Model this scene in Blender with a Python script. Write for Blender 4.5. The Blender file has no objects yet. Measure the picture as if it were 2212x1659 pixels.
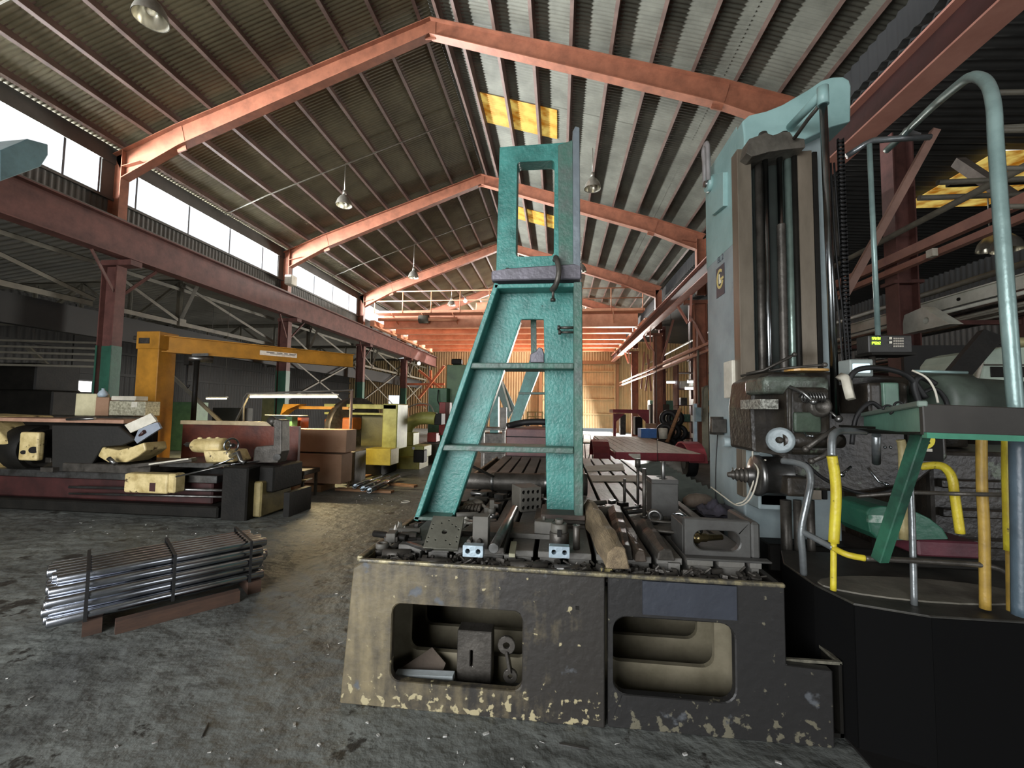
import bpy, bmesh, math, random
from mathutils import Vector, Matrix, geometry
random.seed(7)
C = bpy.context.scene.collection
PI = math.pi
# ------------------------------------------------------------------ camera
F_PX, PITCH, YAW, ROLL, EYE = 916.0, math.radians(3.458), math.radians(6.302), math.radians(.8325), 1.6
cy_, sy_, cp_, sp_ = math.cos(YAW), math.sin(YAW), math.cos(PITCH), math.sin(PITCH)
FW = Vector((-sy_*cp_, cy_*cp_, sp_)); RT = Vector((cy_, sy_, 0)); UP = RT.cross(FW)
R2 = RT*math.cos(ROLL)+UP*math.sin(ROLL); U2 = -RT*math.sin(ROLL)+UP*math.cos(ROLL)
EYEV = Vector((0, 0, EYE))
camd = bpy.data.cameras.new('camera'); cam = bpy.data.objects.new('camera', camd); C.objects.link(cam)
cam.matrix_world = Matrix.Translation(EYEV) @ Matrix((R2, U2, -FW)).transposed().to_4x4()
camd.sensor_width = 36; camd.sensor_fit = 'HORIZONTAL'; camd.lens = F_PX/2212*36; camd.clip_start = .05; camd.clip_end = 300
bpy.context.scene.camera = cam
def ray(x, y): return FW+R2*((x-1106)/F_PX)+U2*((829.5-y)/F_PX)
def aX(x, y, v): d = ray(x, y); return d*(v/d.x)+EYEV
def aY(x, y, v): d = ray(x, y); return d*(v/d.y)+EYEV
def aZ(x, y, v=0.): d = ray(x, y); return d*((v-EYE)/d.z)+EYEV
# ------------------------------------------------------------------ materials
def lin(h):
    if isinstance(h, (tuple, list)): return (*h, 1)
    v = [int(h[i:i+2], 16)/255 for i in (0, 2, 4)]
    return (*[c/12.92 if c <= .04045 else ((c+.055)/1.055)**2.4 for c in v], 1)
MATS = {}
def mat(name, c1, c2=None, scale=4., lo=.4, hi=.62, rough=.55, metal=0., bump=.15, bscale=None, c3=None, s3=14., t3=.62, stretch=None, emit=None, es=0., spec=.5, bdist=.02):
    if name in MATS: return MATS[name]
    m = bpy.data.materials.new(name); m.use_nodes = True; nt = m.node_tree; N = nt.nodes; L = nt.links
    b = N['Principled BSDF']; b.inputs['Roughness'].default_value = rough; b.inputs['Metallic'].default_value = metal
    b.inputs['Specular IOR Level'].default_value = spec
    tc = N.new('ShaderNodeTexCoord'); vec = tc.outputs['Object']
    if stretch:
        mp = N.new('ShaderNodeMapping'); mp.inputs['Scale'].default_value = stretch; L.new(vec, mp.inputs[0]); vec = mp.outputs[0]
    if c2:
        n = N.new('ShaderNodeTexNoise'); n.inputs['Scale'].default_value = scale; n.inputs['Detail'].default_value = 7; n.inputs['Roughness'].default_value = .65
        L.new(vec, n.inputs['Vector'])
        r = N.new('ShaderNodeValToRGB'); r.color_ramp.elements[0].position = lo; r.color_ramp.elements[1].position = hi
        r.color_ramp.elements[0].color = lin(c1); r.color_ramp.elements[1].color = lin(c2)
        L.new(n.outputs['Fac'], r.inputs[0]); out = r.outputs[0]
        if c3:
            n3 = N.new('ShaderNodeTexNoise'); n3.inputs['Scale'].default_value = s3; n3.inputs['Detail'].default_value = 9; n3.inputs['Roughness'].default_value = .7
            L.new(vec, n3.inputs['Vector'])
            r3 = N.new('ShaderNodeValToRGB'); r3.color_ramp.elements[0].position = t3; r3.color_ramp.elements[1].position = t3+.04
            r3.color_ramp.elements[0].color = (0, 0, 0, 1); r3.color_ramp.elements[1].color = (1, 1, 1, 1)
            L.new(n3.outputs['Fac'], r3.inputs[0])
            mx = N.new('ShaderNodeMix'); mx.data_type = 'RGBA'; mx.inputs[7].default_value = lin(c3)
            L.new(r3.outputs[0], mx.inputs[0]); L.new(out, mx.inputs[6]); out = mx.outputs[2]
        L.new(out, b.inputs['Base Color'])
    else: b.inputs['Base Color'].default_value = lin(c1)
    if bump:
        n2 = N.new('ShaderNodeTexNoise'); n2.inputs['Scale'].default_value = bscale or scale*6; n2.inputs['Detail'].default_value = 6
        L.new(vec, n2.inputs['Vector'])
        bp = N.new('ShaderNodeBump'); bp.inputs['Strength'].default_value = bump; bp.inputs['Distance'].default_value = bdist
        L.new(n2.outputs['Fac'], bp.inputs['Height']); L.new(bp.outputs[0], b.inputs['Normal'])
    if emit: b.inputs['Emission Color'].default_value = lin(emit); b.inputs['Emission Strength'].default_value = es
    MATS[name] = m; return m
# ------------------------------------------------------------------ mesh builder
def frame_of(d, up=Vector((0, 0, 1))):
    d = d.normalized()
    s = d.cross(up)
    if s.length < 1e-4: s = d.cross(Vector((0, 1, 0)))
    s.normalize(); return d, s, s.cross(d).normalized()
class MB:
    def __init__(s): s.v = []; s.f = []; s.sm = []
    def add(s, vs, fs, smooth=False):
        o = len(s.v); s.v += [Vector(v) for v in vs]; s.f += [[i+o for i in f] for f in fs]; s.sm += [smooth]*len(fs); return s
    def box(s, x0, x1, y0, y1, z0, z1):
        vs = [(x, y, z) for x in (x0, x1) for y in (y0, y1) for z in (z0, z1)]
        return s.add(vs, [(0, 1, 3, 2), (4, 6, 7, 5), (0, 4, 5, 1), (2, 3, 7, 6), (0, 2, 6, 4), (1, 5, 7, 3)])
    def cbox(s, c, dx, dy, dz, rz=0., tilt=0., roll=0.):
        R = Matrix.Rotation(rz, 3, 'Z') @ Matrix.Rotation(tilt, 3, 'X') @ Matrix.Rotation(roll, 3, 'Y'); c = Vector(c)
        vs = [c+R @ Vector((x*dx/2, y*dy/2, z*dz/2)) for x in (-1, 1) for y in (-1, 1) for z in (-1, 1)]
        return s.add(vs, [(0, 1, 3, 2), (4, 6, 7, 5), (0, 4, 5, 1), (2, 3, 7, 6), (0, 2, 6, 4), (1, 5, 7, 3)])
    def bar(s, p, q, w, h, up=(0, 0, 1), off=(0, 0)):
        p, q = Vector(p), Vector(q); d, a, u = frame_of(q-p, Vector(up)); o = a*off[0]+u*off[1]
        vs = [e+o+a*(x*w/2)+u*(z*h/2) for e in (p, q) for x in (-1, 1) for z in (-1, 1)]
        return s.add(vs, [(0, 1, 3, 2), (4, 6, 7, 5), (0, 4, 5, 1), (2, 3, 7, 6), (0, 2, 6, 4), (1, 5, 7, 3)])
    def ibeam(s, p, q, dep, wid, up=(0, 0, 1), tw=.012, tf=.018):
        s.bar(p, q, tw, dep-2*tf, up); s.bar(p, q, wid, tf, up, (0, dep/2-tf/2)); return s.bar(p, q, wid, tf, up, (0, -dep/2+tf/2))
    def angle(s, p, q, w, t=.01, up=(0, 0, 1)):
        s.bar(p, q, t, w, up, (w/2-t/2, 0)); return s.bar(p, q, w, t, up, (0, w/2-t/2))
    def cyl(s, p, q, r, r2=None, n=16, caps=True, smooth=True):
        p, q = Vector(p), Vector(q); r2 = r if r2 is None else r2; d, a, u = frame_of(q-p)
        vs = [e+(a*math.cos(2*PI*i/n)+u*math.sin(2*PI*i/n))*rr for e, rr in ((p, r), (q, r2)) for i in range(n)]
        s.add(vs, [(i, (i+1) % n, n+(i+1) % n, n+i) for i in range(n)], smooth)
        if caps: o = len(s.v)-2*n; s.f += [list(range(o+n-1, o-1, -1)), list(range(o+n, o+2*n))]; s.sm += [False]*2
        return s
    def pipe(s, p, q, r, ri, n=16):
        p, q = Vector(p), Vector(q); d, a, u = frame_of(q-p)
        vs = [e+(a*math.cos(2*PI*i/n)+u*math.sin(2*PI*i/n))*rr for e, rr in ((p, r), (q, r), (q, ri), (p, ri)) for i in range(n)]
        return s.add(vs, [(k*n+i, k*n+(i+1) % n, ((k+1) % 4)*n+(i+1) % n, ((k+1) % 4)*n+i) for k in range(4) for i in range(n)], True)
    def tube(s, pts, r, n=8, caps=True):
        pts = [Vector(p) for p in pts]; rr = r if isinstance(r, (list, tuple)) else [r]*len(pts); vs = []
        up = None
        for i, p in enumerate(pts):
            d = (pts[min(i+1, len(pts)-1)]-pts[max(i-1, 0)]).normalized()
            if up is None: _, a, u = frame_of(d)
            else: a = d.cross(up).normalized(); u = a.cross(d).normalized()
            up = u
            vs += [p+(a*math.cos(2*PI*k/n)+u*math.sin(2*PI*k/n))*rr[i] for k in range(n)]
        fs = [(i*n+k, i*n+(k+1) % n, (i+1)*n+(k+1) % n, (i+1)*n+k) for i in range(len(pts)-1) for k in range(n)]
        s.add(vs, fs, True)
        if caps: o = len(s.v)-len(vs); s.f += [list(range(o+n-1, o-1, -1)), list(range(len(s.v)-n, len(s.v)))]; s.sm += [False]*2
        return s
    def lathe(s, p, axis, prof, n=20):   # prof: (distance along axis, radius)
        p = Vector(p); d, a, u = frame_of(Vector(axis)); vs = []
        for t, r in prof: vs += [p+d*t+(a*math.cos(2*PI*i/n)+u*math.sin(2*PI*i/n))*max(r, 1e-4) for i in range(n)]
        m = len(prof); s.add(vs, [(j*n+i, j*n+(i+1) % n, (j+1)*n+(i+1) % n, (j+1)*n+i) for j in range(m-1) for i in range(n)], True); return s
    def prism(s, outer, depth, fr, holes=()):   # fr(u,v,w) -> point; polygon in u,v extruded w 0..depth
        loops = [[(u, v) for u, v in l] for l in [outer, *holes]]
        flat = [p for l in loops for p in l]; n = len(flat)
        tris = geometry.tessellate_polygon([[Vector((u, v, 0)) for u, v in l] for l in loops])
        w0, w1 = depth if isinstance(depth, tuple) else (0, depth)
        vs = [fr(u, v, w) for w in (w0, w1) for u, v in flat]
        fs = [tuple(t) for t in tris]+[tuple(i+n for i in reversed(t)) for t in tris]
        o = 0
        for l in loops:
            m = len(l); fs += [(o+i, o+(i+1) % m, n+o+(i+1) % m, n+o+i) for i in range(m)]; o += m
        return s.add(vs, fs)
    def sphere(s, c, r, n=12, sc=(1, 1, 1)):
        c = Vector(c); m = n//2; vs = []
        for j in range(m+1):
            t = PI*j/m; vs += [c+Vector((r*sc[0]*math.sin(t)*math.cos(2*PI*i/n), r*sc[1]*math.sin(t)*math.sin(2*PI*i/n), r*sc[2]*math.cos(t))) for i in range(n)]
        return s.add(vs, [(j*n+i, j*n+(i+1) % n, (j+1)*n+(i+1) % n, (j+1)*n+i) for j in range(m) for i in range(n)], True)
    def torus(s, c, axis, R, r, n=24, m=8, a0=0, a1=2*PI):
        d, a, u = frame_of(Vector(axis)); c = Vector(c); full = abs(a1-a0-2*PI) < 1e-6
        k = n if full else n+1
        pts = [c+(a*math.cos(a0+(a1-a0)*i/n)+u*math.sin(a0+(a1-a0)*i/n))*R for i in range(k)]
        if full: pts.append(pts[0]); pts.append(pts[1])
        return s.tube(pts, r, m, not full)
    def build(s, name, m, parent=None, bevel=0., seg=1):
        me = bpy.data.meshes.new(name)
        if parent is not None: o0 = parent['_o'] if False else world_loc(parent)
        else:
            xs = [v.x for v in s.v]; ys = [v.y for v in s.v]; o0 = Vector(((min(xs)+max(xs))/2, (min(ys)+max(ys))/2, min(v.z for v in s.v)))
        me.from_pydata([v-o0 for v in s.v], [], s.f); me.update()
        bm = bmesh.new(); bm.from_mesh(me); bmesh.ops.recalc_face_normals(bm, faces=bm.faces); bm.to_mesh(me); bm.free()
        for p, k in zip(me.polygons, s.sm): p.use_smooth = k
        me.materials.append(m)
        ob = bpy.data.objects.new(name, me); C.objects.link(ob)
        if parent is not None: ob.parent = parent; WL[ob.name] = o0
        else: ob.location = o0; WL[ob.name] = o0
        if bevel:
            b = ob.modifiers.new('bevel', 'BEVEL'); b.width = bevel; b.segments = seg; b.limit_method = 'ANGLE'; b.angle_limit = math.radians(40)
        return ob
WL = {}
def world_loc(o): return WL[o.name].copy()
def tag(o, label, cat, group=None, kind=None):
    if kind: o['kind'] = kind
    if label: o['label'] = label
    if cat: o['category'] = cat
    if group: o['group'] = group
    return o
def thing(name, label, cat, loc, group=None):
    o = bpy.data.objects.new(name, None); C.objects.link(o); o.location = loc; WL[o.name] = Vector(loc); o.empty_display_size = .1
    return tag(o, label, cat, group)
def struct(name, mb, m, parent=None):
    o = mb.build(name, m, parent)
    if parent is None: o['kind'] = 'structure'
    return o
def one(name, mb, m, label, cat, group=None, bevel=0.): return tag(mb.build(name, m, None, bevel), label, cat, group)
def dup(root, loc, rz=None, label=None, group=None):
    r = root.copy(); C.objects.link(r); r.location = loc; WL[r.name] = Vector(loc)
    if rz is not None: r.rotation_euler = (0, 0, rz)
    if label: r['label'] = label
    if group: r['group'] = group
    for ch in list(root.children):
        c = ch.copy(); C.objects.link(c); c.parent = r
        for g in list(ch.children): d = g.copy(); C.objects.link(d); d.parent = c
    return r
def rrect(x0, x1, y0, y1, r, n=5):
    pts = []
    for cx, cy, a in ((x1-r, y1-r, 0), (x0+r, y1-r, 90), (x0+r, y0+r, 180), (x1-r, y0+r, 270)):
        pts += [(cx+r*math.cos(math.radians(a+90*i/n)), cy+r*math.sin(math.radians(a+90*i/n))) for i in range(n+1)]
    return pts
def XZ(y0, s=1): return lambda u, v, w: Vector((u, y0+s*w, v))
def YZ(x0, s=1): return lambda u, v, w: Vector((x0+s*w, u, v))
def XY(z0): return lambda u, v, w: Vector((u, v, z0+w))
def circ(cx, cy, r, n=14): return [(cx+r*math.cos(2*PI*i/n), cy+r*math.sin(2*PI*i/n)) for i in range(n)]
def bez(pts, n=6):
    out = []; P = [Vector(p) for p in pts]
    for i in range(len(P)-1):
        p0 = P[max(i-1, 0)]; p1 = P[i]; p2 = P[i+1]; p3 = P[min(i+2, len(P)-1)]
        for k in range(n):
            t = k/n; out.append(.5*((2*p1)+(-p0+p2)*t+(2*p0-5*p1+4*p2-p3)*t*t+(-p0+3*p1-3*p2+p3)*t**3))
    out.append(P[-1]); return out
def text(body, m, size, loc, rot, parent, name, ext=.001):
    cu = bpy.data.curves.new(name, 'FONT'); cu.body = body; cu.size = size; cu.extrude = ext; cu.align_x = 'CENTER'; cu.align_y = 'CENTER'
    tmp = bpy.data.objects.new(name, cu); C.objects.link(tmp)
    me = bpy.data.meshes.new_from_object(tmp.evaluated_get(bpy.context.evaluated_depsgraph_get())); bpy.data.objects.remove(tmp)
    o = bpy.data.objects.new(name, me); C.objects.link(o); me.materials.clear(); me.materials.append(m)
    o.location = Vector(loc)-(world_loc(parent) if parent else Vector()); o.rotation_euler = rot
    if parent: o.parent = parent
    return o
# palette
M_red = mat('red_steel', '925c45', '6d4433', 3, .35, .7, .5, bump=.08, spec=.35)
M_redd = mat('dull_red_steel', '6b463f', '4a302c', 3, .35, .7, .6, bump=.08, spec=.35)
M_orange = mat('orange_steel', 'c9774f', '9c5536', 3, .35, .7, .5, bump=.08)
M_purlin = mat('purlin_steel', '665147', '4a3a33', 3, .35, .7, .6, bump=.05)
M_sheet = mat('roof_sheet', '6a695e', '525148', 1.2, .35, .65, .6, 0, bump=0, spec=.3)
M_grey = mat('dusty_grey_steel', '5d5a52', '3f3d38', 3, .35, .7, .6, bump=.08)
M_lattice = mat('grey_lattice', '6f6a5c', '504c42', 3, .35, .7, .6, bump=.05)
M_dark = mat('oily_black', '100f0c', '1c1a16', 5, .35, .7, .6, 0, bump=.15, spec=.2)
M_steel = mat('bare_steel', '8a8a88', '5a5854', 6, .35, .65, .32, .9, bump=.05)
M_bright = mat('bright_steel', 'b5bcc0', '8e9498', 6, .35, .65, .2, 1., bump=.02)
M_iron = mat('brown_iron', '56524c', '35322d', 7, .35, .65, .45, .5, bump=.15)
M_wood = mat('raw_wood', '9a7450', '6f5036', 5, .3, .7, .7, bump=.1, stretch=(1, 1, 6))
M_card = mat('cardboard', '9a7a62', '86684f', 3, .3, .7, .8, bump=.03)
M_white = mat('dirty_white', 'cfcabb', 'a7a291', 5, .35, .7, .6, bump=.03)
M_cream = mat('cream_paint', 'cdbb88', '9b8753', 6, .4, .7, .45, bump=.06, c3='4a3c22', s3=9, t3=.6)
M_maroon = mat('maroon_paint', '40201e', '241110', 4, .35, .7, .45, bump=.05)
M_yellow = mat('yellow_paint', 'c58a1c', '9c6611', 3, .35, .7, .45, bump=.05)
M_chart = mat('chartreuse_paint', 'a3a45c', '7a7b3a', 4, .35, .7, .5, bump=.05)
M_green = mat('machine_green', '55764f', '3f5a3e', 4, .35, .7, .5, bump=.05)
M_black = mat('black_rubber', '101010', None, rough=.6, bump=0)
DOORX, DOORZ = (-9.5, -1.2), 4.6
WORLD_S, PW_WIN, PW_DOOR, EXPO = 1.0, 4200, 1150, 0.4
PW_GAB, PW_SIDE = 3200, 3200
PW_AIS = 170
# ================================================================== SETTING
NB = 6.1; Y1 = 8.46; FRM = [Y1+NB*k for k in range(-2, 4)]; YEND = Y1+NB*4; YBACK = -5.0
M_floor = mat('concrete_floor', '434543', '787c77', 1.3, .3, .72, .52, 0, bump=1.0, bscale=6, bdist=.045, c3='2f2d29', s3=2.6, t3=.585, spec=.45)
struct('floor', MB().box(-18, 15, YBACK-3, YEND+6, -.2, 0), M_floor)
def corrug(p0, p1, p2, pitch=.085, amp=.011):   # sheet spanned from p0 along (p1-p0) with waves, ribs run p0->p2
    p0, p1, p2 = map(Vector, (p0, p1, p2)); a = p1-p0; L = a.length; n = int(L/pitch*4); nrm = a.cross(p2-p0).normalized()
    mb = MB(); vs = []
    for i in range(n+1):
        o = nrm*(amp*[0, 1, 0, -1][i % 4]); b = p0+a*(i/n)+o; vs += [b, b+(p2-p0)]
    mb.add(vs, [(2*i, 2*i+2, 2*i+3, 2*i+1) for i in range(n)], True)
    vs2 = [v+nrm*.004 for v in vs]; mb.add(vs2, [(2*i, 2*i+1, 2*i+3, 2*i+2) for i in range(n)], True)
    return mb
LT = [(-10.3, 7.33), (-8.75, 7.95), (-2.82, 10.0)]; RTp = [(-2.82, 10.0), (3.24, 8.14), (4.85, 7.55)]
# roof as two corrugated slopes above the purlins
sk = .2
def slope_pt(x): 
    for (a, b), (c, d) in ((LT[0], LT[1]), (LT[1], LT[2]), (RTp[0], RTp[1]), (RTp[1], RTp[2])):
        if a-1e-6 <= x <= c+1e-6: return b+(d-b)*(x-a)/(c-a)
    return LT[0][1] if x < -10 else RTp[-1][1]
rl = MB()
def addm(dst, src): dst.add(src.v, src.f, True)
def roofseg(mb, x0, z0, x1, z1, y0, y1): addm(mb, corrug((x0, y0, z0+sk), (x0, y1, z0+sk), (x1, y0, z1+sk)))
roofseg(rl, -10.75, 7.15, -8.75, 7.95, YBACK, YEND); roofseg(rl, -8.75, 7.95, -2.82, 10.0, YBACK, YEND)
struct('ceiling', rl, mat('tan_roof_sheet', '6b644e', '544e3d', 1.2, .35, .65, .6, 0, bump=0, spec=.3))['label'] = None
bpy.data.objects['ceiling'].name = 'ceiling_left'
# the right slope leaves holes for the yellow translucent panels
SKY = []
for (pa, pb) in (((1018, 228), (1210, 300)), ((1110, 462), (1200, 500))): pass
rr = MB()
M_sky = mat('translucent_yellow_panel', 'e0a83a', 'a8701c', 6, .35, .68, .5, 0, bump=0)
def roof_right(y0, y1, x0=-2.82, x1=3.24):
    z = lambda x: slope_pt(x)
    roofseg(rr, x0, z(x0), x1, z(x1), y0-.06, y1+.06)
SKX = (-2.05, -.2)
bands = [(10.55, 11.75), (16.65, 17.85), (22.8, 23.95)]
yy = YBACK
for b0, b1 in bands:
    roof_right(yy, b0); roof_right(b0, b1, -2.82, SKX[0]); roof_right(b0, b1, SKX[1], 3.24); yy = b1
roof_right(yy, YEND)
roofseg(rr, 3.2, 8.16, 5.1, 7.45, YBACK, YEND)
struct('ceiling', rr, M_sheet).name = 'ceiling_right'
for o in ('ceiling_left', 'ceiling_right'):
    if 'label' in bpy.data.objects[o]: del bpy.data.objects[o]['label']
# purlins
def purlin(x, nm, i):
    z = slope_pt(x); mb = MB(); y0, y1 = YBACK+.1, YEND-.05; s = (slope_pt(x+.05)-slope_pt(x-.05))/.1; up = Vector((-s, 0, 1)).normalized()
    c0 = Vector((x, y0, z))+up*.1; c1 = Vector((x, y1, z))+up*.1
    mb.bar(c0, c1, .006, .19, up); sd = Vector((1, 0, s)).normalized()
    mb.bar(c0-up*.093-sd*.035, c1-up*.093-sd*.035, .07, .006, up); mb.bar(c0+up*.09+sd*.035, c1+up*.09+sd*.035, .07, .006, up)
    return one('roof_purlin', mb, M_purlin, nm, 'roof beam', 'purlins under the roof sheets')
ORD = ['first', 'second', 'third', 'fourth', 'fifth', 'sixth', 'seventh', 'eighth', 'ninth', 'tenth', 'eleventh']
lx = [-9.95, -9.25]+[-8.62+.8*i for i in range(7)]+[-3.0]
for i, x in enumerate(lx): purlin(x, f'long thin roof purlin on the left slope, {ORD[i]} up from the windows', i)
rx = [-2.6, -2.18]+[-2.18+.8*(i+1) for i in range(8)]+[4.75]
for i, x in enumerate(rx): purlin(x, f'long thin roof purlin on the right slope, {ORD[i]} down from the ridge', i)
# skylights in the right slope, one per purlin gap
def skylight(y0, y1, where):
    for i, (a, b) in enumerate(((-2.16, -1.4), (-1.36, -.6), (-.56, -.1))):
        z = slope_pt; mb = corrug((a, y0, z(a)+sk-.03), (a, y1, z(a)+sk-.03), (b, y0, z(b)+sk-.03), .076, .01)
        o = mb.build('window', M_skyl); o.name = f'window_{len(SKY)+20}'; o['kind'] = 'structure'; SKY.append(o)
M_skyl = bpy.data.materials.new('sunlit_fibreglass'); M_skyl.use_nodes = True
def fibre():
    nt = M_skyl.node_tree; N = nt.nodes; L = nt.links; b = N['Principled BSDF']; b.inputs['Roughness'].default_value = .5; b.inputs['Base Color'].default_value = lin('8a5c14')
    tc = N.new('ShaderNodeTexCoord'); n = N.new('ShaderNodeTexNoise'); n.inputs['Scale'].default_value = 3; n.inputs['Detail'].default_value = 8
    L.new(tc.outputs['Object'], n.inputs['Vector']); r = N.new('ShaderNodeValToRGB'); r.color_ramp.elements[0].position = .38; r.color_ramp.elements[1].position = .6
    r.color_ramp.elements[0].color = lin('b3711b'); r.color_ramp.elements[1].color = lin('ffe27a'); L.new(n.outputs['Fac'], r.inputs[0]); L.new(r.outputs[0], b.inputs['Emission Color'])
    b.inputs['Emission Strength'].default_value = SKYL_E
SKYL_E = .42
fibre()
for b0, b1 in bands: skylight(b0, b1, '')
# clerestory wall on the left
XW = -10.3
M_wallc = mat('dark_clad_wall', '4b4a45', '37362f', 1.5, .3, .7, .65, bump=.05)
wl = MB(); addm(wl, corrug((XW, YBACK, 5.0), (XW, YEND, 5.0), (XW, YBACK, 6.32), .12, .015))
wl.box(XW-.03, XW+.05, YBACK, YEND, 7.13, 7.5); wl.box(XW-.02, XW+.06, YBACK, YEND, 6.27, 6.33)
for k in range(-2, 5):
    y = Y1+NB*k; wl.box(XW-.02, XW+.02, y-.28, y+.28, 6.3, 7.2)
struct('wall_left', wl, M_wallc)
M_glass = bpy.data.materials.new('dusty_window_glass'); M_glass.use_nodes = True
nt = M_glass.node_tree; nt.nodes.clear(); o_ = nt.nodes.new('ShaderNodeOutputMaterial'); t_ = nt.nodes.new('ShaderNodeBsdfTransparent'); g_ = nt.nodes.new('ShaderNodeBsdfGlossy'); m_ = nt.nodes.new('ShaderNodeMixShader')
g_.inputs['Roughness'].default_value = .15; m_.inputs[0].default_value = .06; nt.links.new(t_.outputs[0], m_.inputs[1]); nt.links.new(g_.outputs[0], m_.inputs[2]); nt.links.new(m_.outputs[0], o_.inputs[0])
M_mull = mat('dark_mullion', '3a3d40', None, rough=.6, bump=0)
wn = 1
for k in range(-1, 4):
    y = Y1+NB*k; 
    cuts = [y-NB+.3]+[y-NB+.52+1.48*j for j in range(0, 4)]+[y-.3] if k != 0 else [y-NB+.3, y-NB+.52+.1, 3.95, 5.5, 7.45, y-.3]
    fr = MB()
    for c in cuts[1:-1]: fr.box(XW-.03, XW+.02, c-.022, c+.022, 6.33, 7.13)
    fr.box(XW-.03, XW+.02, cuts[0], cuts[0]+.04, 6.33, 7.13); fr.box(XW-.03, XW+.02, cuts[-1]-.04, cuts[-1], 6.33, 7.13)
    w = struct(f'window_{wn}', fr, M_mull)
    g = MB()
    for a, b in zip(cuts[:-1], cuts[1:]): g.box(XW-.012, XW-.008, a+.02, b-.02, 6.33, 7.13)
    g.build('pane', M_glass, w); wn += 1
# left aisle: low roof, outer wall with one window, far wall
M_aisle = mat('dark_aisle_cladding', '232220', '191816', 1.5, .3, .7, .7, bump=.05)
M_roofout = mat('galvanised_lean_to_roof', 'a9a79f', '8f8d86', 1.5, .3, .7, .5, bump=0)
al = MB(); addm(al, corrug((-17.2, YBACK, 5.1), (-17.2, YEND, 5.1), (XW-.02, YBACK, 5.95), .2, .02)); struct('ceiling', al, M_roofout).name = 'ceiling_left_aisle'
ow = MB(); addm(ow, corrug((-17, YBACK, 0), (-17, 13.05, 0), (-17, YBACK, 5.2), .2, .02)); addm(ow, corrug((-17, 14.5, 0), (-17, YEND, 0), (-17, 14.5, 5.2), .2, .02))
ow.box(-17.02, -16.98, 13.05, 14.5, 0, 1.0); ow.box(-17.02, -16.98, 13.05, 14.5, 2.45, 5.2)
for z in (2.72, 3.55, 4.3): ow.box(-16.97, -16.85, YBACK, YEND, z-.05, z+.05)
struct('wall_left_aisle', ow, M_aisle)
w = struct('window_7', MB().box(-17.02, -16.96, 13.05, 13.1, 1, 2.45).box(-17.02, -16.96, 14.45, 14.5, 1, 2.45).box(-17.02, -16.96, 13.05, 14.5, 2.4, 2.45).box(-17.02, -16.96, 13.05, 14.5, 1, 1.05).box(-17.02, -16.96, 13.75, 13.8, 1, 2.45).box(-17.02, -16.96, 13.05, 14.5, 1.95, 1.98), M_mull)
MB().box(-17.005, -16.995, 13.1, 14.45, 1.05, 2.4).build('pane', M_glass, w)
# far wall of the nave with a big sliding door left ajar at the bottom
M_tan = mat('tan_cladding', 'a8906a', '897655', .9, .3, .7, .65, bump=.03)
M_girt = mat('tan_girt', '7d5a3c', None, rough=.6, bump=.03)
fw = MB()
def wallseg(mb, x0, x1, z0, z1, y): addm(mb, corrug((x0, y, z0), (x1, y, z0), (x0, y, z1), .2, .02))
wallseg(fw, -10.3, -1.2, 0, 7.3, YEND); wallseg(fw, 4.2, 5.1, 0, 7.3, YEND); wallseg(fw, -1.2, 4.2, 5.1, 7.3, YEND)
fw.prism([(-10.3, 7.25), (5.1, 7.25), (4.85, 7.75), (3.24, 8.3), (-2.82, 10.2), (-8.75, 8.1), (-10.3, 7.5)], .03, XZ(YEND-.015))
struct('wall_far', fw, M_tan)
M_gab = mat('translucent_gable_panel', 'c9c2ae', 'b5ad98', 2, .35, .7, .5, bump=0, emit='fff1d8', es=.45)
gp = MB(); gp.prism([(-7.4, 7.7), (2.4, 7.7), (1.9, 8.35), (-2.8, 9.75), (-6.4, 8.55)], .02, XZ(YEND-.06)); o = gp.build('window', M_gab); o.name = 'window_40'; o['kind'] = 'structure'
d1 = MB(); wallseg(d1, -1.25, 4.25, .3, 5.2, YEND-.12)
for z in (1.35, 2.45, 3.5, 4.6): d1.box(-1.25, 4.25, YEND-.24, YEND-.15, z-.045, z+.045)
d1.box(4.15, 4.27, YEND-.26, YEND-.12, .3, 5.2); d1.box(1.3, 1.38, YEND-.25, YEND-.15, .3, 5.2)
struct('door_1', d1, M_tan)
struct('trim_1', MB().box(-1.6, 4.6, YEND-.36, YEND-.05, 5.15, 5.4).box(4.3, 4.5, YEND-.36, YEND-.05, 0, 5.2).box(-1.5, -1.28, YEND-.36, YEND-.05, 0, 5.2), M_girt)
# far walls of the aisles
fa = MB(); wallseg(fa, -17.2, -13.6, 0, 5.6, YEND); wallseg(fa, -12.4, -10.3, 0, 6, YEND); wallseg(fa, -13.6, -12.4, 2.6, 5.6, YEND)
wallseg(fa, 5.1, 5.45, 0, 7.2, YEND); wallseg(fa, 5.8, 13.2, 0, 7.2, YEND); wallseg(fa, 5.45, 5.8, 5.4, 7.2, YEND)
struct('wall_far_aisles', fa, M_tan)
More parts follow.
